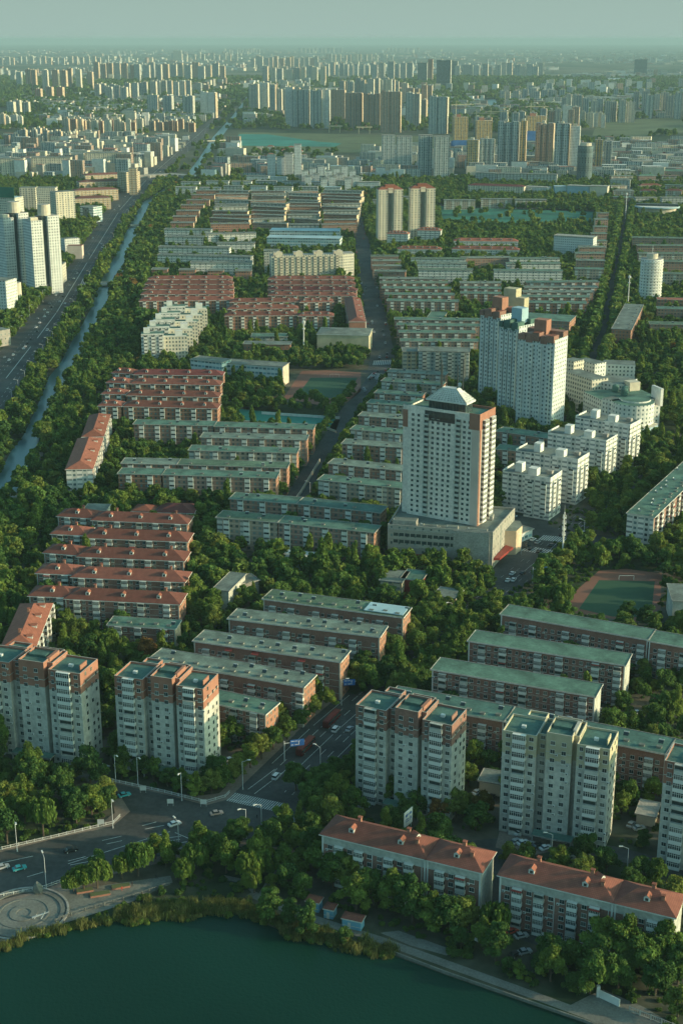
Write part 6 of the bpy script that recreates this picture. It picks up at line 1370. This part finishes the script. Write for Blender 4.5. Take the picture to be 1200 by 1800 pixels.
# ================================================================== vegetation
def leaf_arrays(kind, nleaf, ls, seed):
    """leaf quads spread through the volume of several lumps; crown of radius 1 about, base at z = 0"""
    rg = np.random.default_rng(seed); lumps = []
    if kind == 'round':
        lumps.append((0, 0, .95, .62, .55))
        lean = rg.uniform(-.12, .12, 2)
        for i in range(26):
            a = rg.uniform(0, 6.28); rr = rg.uniform(.25, .80); z = rg.uniform(.35, 1.65) * (1.12 - rr * .32); lumps.append((rr * math.cos(a) * (1.2 - z * .35) + lean[0] * z, rr * math.sin(a) * (1.2 - z * .35) + lean[1] * z, z, rg.uniform(.16, .34), rg.uniform(.14, .27)))
    elif kind == 'tall':
        for i in range(15):
            z = .3 + 2.1 * i / 14; a = rg.uniform(0, 6.28); rr = rg.uniform(.1, .38) * (1.2 - .35 * z); lumps.append((rr * math.cos(a), rr * math.sin(a), z, rg.uniform(.25, .38) * (1.3 - .3 * z), rg.uniform(.28, .4)))
    elif kind == 'willow':
        for i in range(16):
            a = rg.uniform(0, 6.28); rr = rg.uniform(.2, .85); lumps.append((rr * math.cos(a), rr * math.sin(a), 1.25 - rr * .55, .26, .5))
    elif kind == 'bush':
        for i in range(7): a = rg.uniform(0, 6.28); rr = rg.uniform(.1, .55); lumps.append((rr * math.cos(a), rr * math.sin(a), .3, rg.uniform(.3, .45), .35))
    per = nleaf // len(lumps); V_, Sh = [], []
    for (x, y, z, rh_, rv) in lumps:
        d = rg.normal(size=(per, 3)); d /= np.linalg.norm(d, axis=1)[:, None]
        d[:, 2] = np.where(d[:, 2] < -.5, -d[:, 2], d[:, 2]); rad = rg.uniform(.72, 1.12, per)[:, None]
        wob = 1 + .16 * np.sin(d[:, :1] * 7 + seed) * np.cos(d[:, 1:2] * 6)
        c = np.array([x, y, z]) + d * rad * wob * np.array([rh_, rh_, rv])
        nrm = d + rg.normal(size=(per, 3)) * .75; nrm /= np.linalg.norm(nrm, axis=1)[:, None]
        t = np.cross(nrm, rg.normal(size=(per, 3))); t /= np.linalg.norm(t, axis=1)[:, None]; u = np.cross(nrm, t)
        s_ = ls * rg.uniform(.6, 1.35, (per, 1)); sv = s_ * (1.9 if kind == 'willow' else .8)
        if kind == 'willow': u = u * .3 + np.array([0, 0, -1]); 
        q = np.stack([c - t * s_ * .5 - u * sv * .5, c + t * s_ * .5 - u * sv * .35, c + t * s_ * .35 + u * sv * .5, c - t * s_ * .45 + u * sv * .4], 1)
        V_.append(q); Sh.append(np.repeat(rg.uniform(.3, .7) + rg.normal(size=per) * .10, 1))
    return np.concatenate(V_), np.concatenate(Sh), lumps
def crown_mesh(name, kind, nleaf, ls, seed, m_, core=True):
    q, sh, lumps = leaf_arrays(kind, nleaf, ls, seed); n = len(q)
    verts = q.reshape(-1, 3); faces = np.arange(n * 4).reshape(-1, 4); shade = np.repeat(sh, 4)
    vl, fl, sl_ = verts.tolist(), faces.tolist(), shade.tolist()
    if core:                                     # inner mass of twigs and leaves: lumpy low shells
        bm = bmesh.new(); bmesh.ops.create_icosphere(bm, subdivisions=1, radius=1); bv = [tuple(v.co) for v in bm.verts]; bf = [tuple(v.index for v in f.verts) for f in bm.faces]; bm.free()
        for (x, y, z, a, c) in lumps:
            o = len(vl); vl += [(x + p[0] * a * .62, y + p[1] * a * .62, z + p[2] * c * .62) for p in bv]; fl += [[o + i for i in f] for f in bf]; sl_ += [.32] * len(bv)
    me = bpy.data.meshes.new(name); me.from_pydata(vl, [], fl); me.materials.append(MATS[m_])
    at = me.attributes.new('shade', 'FLOAT', 'POINT'); at.data.foreach_set('value', np.array(sl_, dtype=np.float32)); me.update(); return me
def trunk_mesh(kind, seed):
    rg = random.Random(seed); b = MB(); H = 1.0 if kind != 'tall' else 1.9
    b.tube((0, 0, -.35), (0, 0, .35), .065, .045, 'bark', 7); b.tube((0, 0, .35), (.03, .02, H), .045, .015, 'bark', 6)
    for i in range(6): a = rg.uniform(0, 6.28); z = rg.uniform(.1, .6); b.tube((0, 0, z), (.5 * math.cos(a), .5 * math.sin(a), z + .55), .028, .008, 'bark', 5)
    return b.mesh('trunk')
KINDS_ = [('round', 'leaf_dark'), ('round', 'leaf_mid'), ('round', 'leaf_dark'), ('round', 'leaf_mid'), ('round', 'leaf_light'), ('tall', 'leaf_mid'), ('willow', 'leaf_mid'), ('round', 'leaf_autumn')]
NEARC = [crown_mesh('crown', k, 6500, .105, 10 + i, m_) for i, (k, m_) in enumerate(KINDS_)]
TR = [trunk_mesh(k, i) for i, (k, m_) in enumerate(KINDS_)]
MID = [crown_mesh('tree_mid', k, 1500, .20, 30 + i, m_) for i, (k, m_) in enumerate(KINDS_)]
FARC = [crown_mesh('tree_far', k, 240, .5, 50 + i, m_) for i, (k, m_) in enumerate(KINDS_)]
# where trees stand: random points in the view, thinned to a minimum spacing, clear of everything built
def sample(n, y0, y1, power=1.0):
    yy = np.sqrt(RNG.uniform(y0 ** 2, y1 ** 2, n)); xx = RNG.uniform(-.275, .275, n) * yy + RNG.uniform(-12, 12, n); return np.stack([xx, yy], 1)
def thin(P_, spacing):
    cell = {}; keep = []
    for i, (x, y) in enumerate(P_):
        s_ = spacing[i]; k = (int(x // 6), int(y // 6)); ok = True
        for a in (-1, 0, 1):
            for b2 in (-1, 0, 1):
                for j in cell.get((k[0] + a, k[1] + b2), ()):
                    if (P_[j][0] - x) ** 2 + (P_[j][1] - y) ** 2 < ((s_ + spacing[j]) / 2) ** 2: ok = False; break
                if not ok: break
            if not ok: break
        if ok: keep.append(i); cell.setdefault(k, []).append(i)
    return keep
pts = sample(90000, 262, 2700)
ok = np.ones(len(pts), bool)
for c in CLEAR: ok &= ~inside(pts, c)
wx = lambda ps: np.array([tuple(U(x, y).xy) for x, y in ps])
OPEN = [[(-60, 1600), (130, 1556), (300, 1536), (345, 1560), (400, 1575), (440, 1590), (440, 1615), (330, 1615), (104, 1642), (-60, 1680)], [(880, 1625), (1010, 1660), (1130, 1690), (1130, 1672), (990, 1640), (880, 1612)], [(640, 1625), (790, 1665), (785, 1690), (660, 1650)],
        [(420, 1590), (560, 1640), (700, 1690), (1030, 1800), (1100, 1830), (1060, 1770), (800, 1688), (600, 1625), (450, 1570), (400, 1570)], [(872, 1010), (905, 1040), (960, 1000), (1060, 945), (1030, 870), (1000, 850), (880, 930)], [(838, 1075), (880, 1085), (1005, 985), (960, 945), (880, 1000)], [(415, 722), (600, 728), (590, 775), (420, 752)], [(395, 228), (900, 236), (900, 268), (395, 268)], [(495, 712), (500, 650), (640, 650), (640, 700), (615, 712)], [(985, 1100), (1000, 1000), (1165, 1000), (1165, 1095)]]
for o_ in OPEN: ok &= ~inside(pts, wx(o_))
pts = pts[ok]; n = len(pts)
base = 2.6 + 3.4 * RNG.random(n) ** 1.3                       # crown radius
big_park = np.zeros(n, bool)
for pl in ([(-60, 1500), (200, 1450), (200, 1390), (100, 1340), (-60, 1280)], [(-60, 1150), (60, 1040), (120, 870), (40, 855), (-60, 900)], [(330, 870), (700, 960), (760, 1080), (450, 1045), (340, 1130)], [(60, 850), (200, 640), (330, 600), (260, 480), (230, 480), (60, 800)]): big_park |= inside(pts, wx(pl))
base = np.where(big_park, base * 1.12, base * .95)
dens = np.where(big_park, 1.0, .95)
lumpy = np.sin(pts[:, 0] * .045) * np.cos(pts[:, 1] * .037) + np.sin(pts[:, 0] * .11 + 2) * .4
keep0 = RNG.random(n) < np.clip(dens + .2 * lumpy, .3, 1)
pts, base, big_park = pts[keep0], base[keep0], big_park[keep0]
kp = thin(pts, base * 1.0); pts, base, big_park = pts[kp], base[kp], big_park[kp]
# street trees and shore trees placed by hand: (x, y of the foot, crown radius, kind)
HAND = [(243, 1540, 5.4, 6), (215, 1545, 4.2, 6), (148, 1566, 4.6, 6), (172, 1562, 4.4, 6), (130, 1568, 3.6, 6), (340, 1530, 5.0, 6), (322, 1548, 4.0, 6), (375, 1512, 5.2, 0), (398, 1535, 5, 1), (435, 1552, 5.0, 6), (410, 1500, 5.2, 0), (350, 1500, 4.6, 1), (447, 1570, 3.6, 6), (500, 1470, 5.4, 1), (545, 1476, 5.0, 0), (470, 1500, 5.2, 0), (520, 1500, 5.2, 1),
        (345, 1400, 4.0, 1), (372, 1396, 4.2, 4), (395, 1384, 4.2, 1), (412, 1372, 4.0, 4), (320, 1388, 3.8, 1), (295, 1382, 4.0, 0), (270, 1372, 4.0, 1), (245, 1362, 4.0, 0), (222, 1352, 4.2, 1), (440, 1350, 4.6, 1), (460, 1335, 4.6, 4), (480, 1318, 4.8, 0), (505, 1300, 4.6, 1), (530, 1278, 4.6, 0), (552, 1262, 4.4, 4), (575, 1245, 4.2, 1)]
def street_trees(line, off, gap, r_, kk):
    Q = [U(x, y).xy for x, y in line]
    for p, q in zip(Q, Q[1:]):
        d = (q - p); l = d.length; d = d / l; n_ = Vector((-d.y, d.x)); t = gap / 2
        while t < l:
            c = p + d * (t + random.uniform(-1, 1)) + n_ * (off + random.uniform(-.6, .6)); v = V((c.x, c.y, 0)); bad = any(inside(np.array([tuple(c)]), cl_)[0] for cl_ in CLEAR if len(cl_) == 4 and abs(cl_[0, 0] - c.x) < 150 and abs(cl_[0, 1] - c.y) < 150)
            if not bad: HAND.append((v[0], v[1], r_ * random.uniform(.85, 1.15), random.choice(kk)))
            t += gap
for o_ in (-8.5, 9, -14, 14.5): street_trees(MAIN[4:8], o_, 7, 4.9, [0, 1, 1, 4])
for o_ in (-12, -17): street_trees(MAIN[8:12], o_, 8, 4.5, [0, 1, 1, 4])
for o_ in (16.5, 21): street_trees([MAIN[2], MAIN[3], MAIN[4]], o_, 8, 4.4, [0, 1, 4])
for o_ in (-17, -22): street_trees([MAIN[1], MAIN[2], MAIN[3], MAIN[4]], o_, 7, 4.8, [0, 1, 0])
for o_ in (-10, 10): street_trees(SIDE[:6], o_, 9, 4, [0, 1])
SAVE = CLEAR; CLEAR = [c for c in CLEAR if len(c) != 4 or True]
for o_ in (-8.2, 8.2): street_trees(RIGHT[3:10], o_, 7, 5.6, [0, 1, 4])
for x, y in ((120, 1085), (150, 1088), (180, 1084), (215, 1080), (250, 1078), (290, 1078), (325, 1075), (345, 1050), (165, 1100), (120, 1110), (100, 1100), (350, 1020), (345, 990), (350, 955)): HAND.append((x, y, random.uniform(4.4, 5.8), random.choice([0, 1, 1, 4])))
for x, y, r_, k_ in ((625, 1600, 6.5, 1), (655, 1590, 6, 0), (690, 1600, 6.5, 1), (725, 1622, 6.5, 0), (760, 1630, 6, 1), (790, 1640, 6, 0), (820, 1640, 5.5, 4), (585, 1560, 6, 0), (560, 1540, 6, 1), (610, 1570, 5, 4), (1060, 1690, 7, 1), (1100, 1700, 7, 1), (1040, 1720, 6, 0), (1130, 1720, 6.5, 0), (1165, 1705, 6.5, 1), (1000, 1700, 5, 0), (960, 1690, 4.5, 0), (1190, 1730, 6, 0), (1150, 1750, 5.5, 0), (1085, 1740, 5.5, 0), (870, 1690, 5, 0), (850, 1672, 5, 1), (640, 1395, 4.5, 1), (665, 1405, 4.5, 0), (690, 1410, 4.5, 1), (715, 1418, 4.5, 1), (740, 1430, 4.8, 0), (770, 1440, 5, 7), (800, 1445, 5, 4), (835, 1460, 5.2, 0), (850, 1440, 4.8, 7), (560, 1400, 5.5, 0), (590, 1415, 5.5, 1), (545, 1430, 5.5, 0), (620, 1430, 5, 1), (520, 1390, 5, 0)): HAND.append((x, y, r_, k_))
for _ in range(60): HAND.append((random.uniform(785, 1035), random.choice([369, 377, 384, 392, 398]) + random.uniform(-2, 2), random.uniform(3, 6), random.choice([0, 1, 4])))
hp = np.array([tuple(U(x, y).xy) for x, y, *_ in HAND]); hr = np.array([h[2] for h in HAND]); hk = np.array([h[3] for h in HAND])
far_from = np.ones(len(pts), bool)
for p, r_ in zip(hp, hr): far_from &= ((pts - p) ** 2).sum(1) > (r_ * 1.1) ** 2
pts, base, big_park = pts[far_from], base[far_from], big_park[far_from]
kind = RNG.choice(8, len(pts), p=[.24, .20, .18, .15, .13, .075, .02, .005])
pts = np.concatenate([hp, pts]); base = np.concatenate([hr, base]); kind = np.concatenate([hk, kind]); hand_n = len(hp)
dist = np.hypot(pts[:, 0], pts[:, 1]); order = np.argsort(dist); pts, base, kind, dist = pts[order], base[order], kind[order], dist[order]
px_ = np.array([V((x, y, 4)) for x, y in pts]); vis = (px_[:, 0] > -25) & (px_[:, 0] < 1225) & (px_[:, 1] < 1850) 
pts, base, kind, dist, px_ = pts[vis], base[vis], kind[vis], dist[vis], px_[vis]
print('TREES', len(pts), 'dist of 300th', dist[min(300, len(dist) - 1)])
ZN = [('in the wood at the left corner of the crossing', [(-60, 1260), (190, 1330), (215, 1460), (-60, 1510)]), ('along the lakeside garden and terrace', [(100, 1480), (470, 1440), (570, 1640), (380, 1620), (100, 1600)]), ('between the lake path and the left lakeside block', [(470, 1440), (700, 1500), (860, 1560), (870, 1700), (560, 1640)]), ('between the lake path and the right lakeside block', [(860, 1560), (1260, 1620), (1260, 1850), (1000, 1800), (860, 1700)]), ('behind the lakeside red roofs below the tall towers', [(500, 1320), (1260, 1400), (1260, 1600), (860, 1540), (560, 1470)]), ('before the second twelve-storey tower', [(180, 1280), (470, 1280), (480, 1380), (380, 1420), (180, 1370)])]
TK = ['dark green round tree', 'mid green round tree', 'dark green spreading tree', 'leafy mid green tree', 'yellow-green sunlit tree', 'tall narrow tree', 'drooping willow', 'tree with yellowing autumn leaves']
NI = min(300, len(pts))
for i in range(NI):
    x, y = pts[i]; k = kind[i]; r_ = base[i]; p = px_[i][None]
    zone = 'beside the main road and towers'
    for nm, pl in ZN:
        if inside(p, np.array(pl, float))[0]: zone = nm; break
    lab = f'{TK[k]} {zone}'
    name = 'willow_tree' if k == 6 else 'poplar_tree' if k == 5 else 'broadleaf_tree'
    hs = r_ * random.uniform(.85, 1.15)
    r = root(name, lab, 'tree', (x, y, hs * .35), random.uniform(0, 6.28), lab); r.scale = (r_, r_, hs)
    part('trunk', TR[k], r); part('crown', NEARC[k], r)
# the countless rest: one wood made of instances
def scatter(name, P_, rad, kd, protos, label, zoff=.35):
    c = bpy.data.collections.new(name + '_kinds'); nk = len(protos)
    for i, me in enumerate(protos): o = bpy.data.objects.new(f'a{i:02d}', me); c.objects.link(o)
    me = bpy.data.meshes.new(name); v = np.zeros((len(P_), 3), np.float32); v[:, :2] = P_; v[:, 2] = rad * zoff
    me.vertices.add(len(P_)); me.vertices.foreach_set('co', v.ravel())
    for nm, arr, tp_ in (('pick', kd.astype(np.int32), 'INT'), ('sz', rad.astype(np.float32), 'FLOAT'), ('rot', RNG.uniform(0, 6.28, len(P_)).astype(np.float32), 'FLOAT'), ('hz', RNG.uniform(.8, 1.2, len(P_)).astype(np.float32), 'FLOAT')):
        a = me.attributes.new(nm, tp_, 'POINT'); a.data.foreach_set('value', arr)
    o = link(name, me); tag(o, label, 'trees', kind='stuff')
    ng = bpy.data.node_groups.new(name, 'GeometryNodeTree'); ng.interface.new_socket('Geometry', in_out='INPUT', socket_type='NodeSocketGeometry'); ng.interface.new_socket('Geometry', in_out='OUTPUT', socket_type='NodeSocketGeometry')
    gi, go = ng.nodes.new('NodeGroupInput'), ng.nodes.new('NodeGroupOutput'); ip = ng.nodes.new('GeometryNodeInstanceOnPoints'); ci = ng.nodes.new('GeometryNodeCollectionInfo'); ci.inputs[0].default_value = c; ci.inputs['Separate Children'].default_value = True; ci.inputs['Reset Children'].default_value = True
    def attr(nm, tp_):
        n_ = ng.nodes.new('GeometryNodeInputNamedAttribute'); n_.data_type = tp_; n_.inputs[0].default_value = nm; return n_.outputs[0]
    L_ = ng.links; L_.new(gi.outputs[0], ip.inputs['Points']); L_.new(ci.outputs[0], ip.inputs['Instance']); ip.inputs['Pick Instance'].default_value = True; L_.new(attr('pick', 'INT'), ip.inputs['Instance Index'])
    cx = ng.nodes.new('ShaderNodeCombineXYZ'); L_.new(attr('rot', 'FLOAT'), cx.inputs[2]); L_.new(cx.outputs[0], ip.inputs['Rotation'])
    cs = ng.nodes.new('ShaderNodeCombineXYZ'); s_ = attr('sz', 'FLOAT'); L_.new(s_, cs.inputs[0]); L_.new(s_, cs.inputs[1]); mm = ng.nodes.new('ShaderNodeMath'); mm.operation = 'MULTIPLY'; L_.new(s_, mm.inputs[0]); L_.new(attr('hz', 'FLOAT'), mm.inputs[1]); L_.new(mm.outputs[0], cs.inputs[2]); L_.new(cs.outputs[0], ip.inputs['Scale'])
    L_.new(ip.outputs[0], go.inputs[0]); md = o.modifiers.new('scatter', 'NODES'); md.node_group = ng; return o
lod = np.where(dist < 620, 0, np.where(dist < 1250, 8, 16))
# far tree belts
fp = sample(26000, 2600, 9500); fk = np.ones(len(fp), bool)
for c in CLEAR:
    if c[:, 1].max() > 2500: fk &= ~inside(fp, c)
for o_ in OPEN: fk &= ~inside(fp, wx(o_))
nz = np.sin(fp[:, 0] * .004 + 1) * np.cos(fp[:, 1] * .0031) + np.sin(fp[:, 0] * .013) * np.sin(fp[:, 1] * .009); fk &= nz > -.35
fp = fp[fk]; fr = RNG.uniform(5, 10, len(fp)) * np.clip(fp[:, 1] / 4500, .7, 1.5)
# rows of trees on both banks of the far canal
P_all = np.concatenate([pts[NI:], fp]); R_all = np.concatenate([base[NI:], fr]); K_all = np.concatenate([kind[NI:] + lod[NI:], RNG.choice([16, 17, 18, 19], len(fp))])
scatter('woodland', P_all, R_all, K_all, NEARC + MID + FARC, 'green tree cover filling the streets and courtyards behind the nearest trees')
# hedges of shrubs under the trees and reeds at the water's edge
def band(line, w_, n):
    P_ = [U(x, y, 0).xy for x, y in line]; Ls = [(q - p).length for p, q in zip(P_, P_[1:])]; out = []
    for _ in range(n):
        k = random.choices(range(len(Ls)), Ls)[0]; p, q = P_[k], P_[k + 1]; d = (q - p).normalized(); c = p.lerp(q, random.random()) + Vector((-d.y, d.x)) * random.gauss(0, w_); out.append(tuple(c))
    return np.array(out)
BUSH = [crown_mesh('bush_kind', 'bush', 500, .22, 70 + i, m_) for i, m_ in enumerate(('leaf_dark', 'leaf_mid', 'leaf_reed', 'leaf_dark'))]
sp_ = sample(26000, 262, 900); so_ = np.ones(len(sp_), bool)
for c in CLEAR: so_ &= ~inside(sp_, c)
for o_ in OPEN[1:4]: so_ &= ~inside(sp_, wx(o_))
so_ &= ~inside(sp_, wx([(-60, 1600), (100, 1610), (300, 1560), (330, 1520), (130, 1545), (-60, 1580)]))
sp_ = sp_[so_][:9000]
scatter('shrubbery', sp_, RNG.uniform(.8, 2.2, len(sp_)), RNG.choice([0, 1, 3], len(sp_), p=[.5, .2, .3]), BUSH, 'dark low shrubs under the trees', zoff=0)
def reed_mesh(seed):
    rg = np.random.default_rng(seed); b = []; f = []
    for i in range(70):
        a, rr = rg.uniform(0, 6.28), rg.uniform(0, 1) ** .7; x, y = rr * math.cos(a), rr * math.sin(a); t = rg.uniform(0, 6.28); w_ = .05; h = rg.uniform(.7, 1.5); lx, ly = rg.uniform(-.3, .3, 2); o = len(b)
        b += [(x - w_ * math.cos(t), y - w_ * math.sin(t), 0), (x + w_ * math.cos(t), y + w_ * math.sin(t), 0), (x + lx + w_ * math.cos(t), y + ly, h), (x + lx - w_ * math.cos(t), y + ly, h * .92)]; f.append((o, o + 1, o + 2, o + 3))
    me = bpy.data.meshes.new('reed_kind'); me.from_pydata(b, [], f); me.materials.append(MATS['leaf_reed']); at = me.attributes.new('shade', 'FLOAT', 'POINT'); at.data.foreach_set('value', np.repeat(rg.uniform(.2, .8, 70), 4).astype(np.float32)); return me
RL = [(-60, 1696), (0, 1669), (54, 1648), (117, 1634), (208, 1616), (292, 1603), (354, 1600), (396, 1594), (437, 1602), (504, 1628), (567, 1648), (608, 1662), (692, 1676)]
r1 = band(RL, .7, 340); r2 = band(RL[4:9], 2.0, 330); r3 = band([(500, 1640), (540, 1650), (560, 1658)], 1.2, 40); r4 = band(RL[8:], 1.6, 200)
rp = np.concatenate([r1, r2, r3, r4]); scatter('reeds', rp, RNG.uniform(.9, 1.9, len(rp)), RNG.choice([0, 1, 2, 3, 4], len(rp), p=[.25, .22, .18, .2, .15]), [reed_mesh(1), reed_mesh(2), reed_mesh(3), BUSH[1], BUSH[2]], 'yellow-green reeds along the lake shore', zoff=0)
# haze
b = MB(); E2 = 66000; 
b.box(-E2, E2, -3000, 64000, -1, 262, 'concrete', bottom=True)
hz = link('haze', b.mesh('haze')); hz.data.materials.clear(); tag(hz, kind='stuff')
m = bpy.data.materials.new('haze_air'); m.use_nodes = True; nt = m.node_tree; nt.nodes.clear(); out = nt.nodes.new('ShaderNodeOutputMaterial'); pv = nt.nodes.new('ShaderNodeVolumePrincipled'); pv.inputs['Density'].default_value = 0.000045; pv.inputs['Color'].default_value = (.42, .60, .64, 1); pv.inputs['Anisotropy'].default_value = .0
nt.links.new(pv.outputs[0], out.inputs['Volume']); hz.data.materials.append(m)
for p in hz.data.polygons: p.material_index = 0
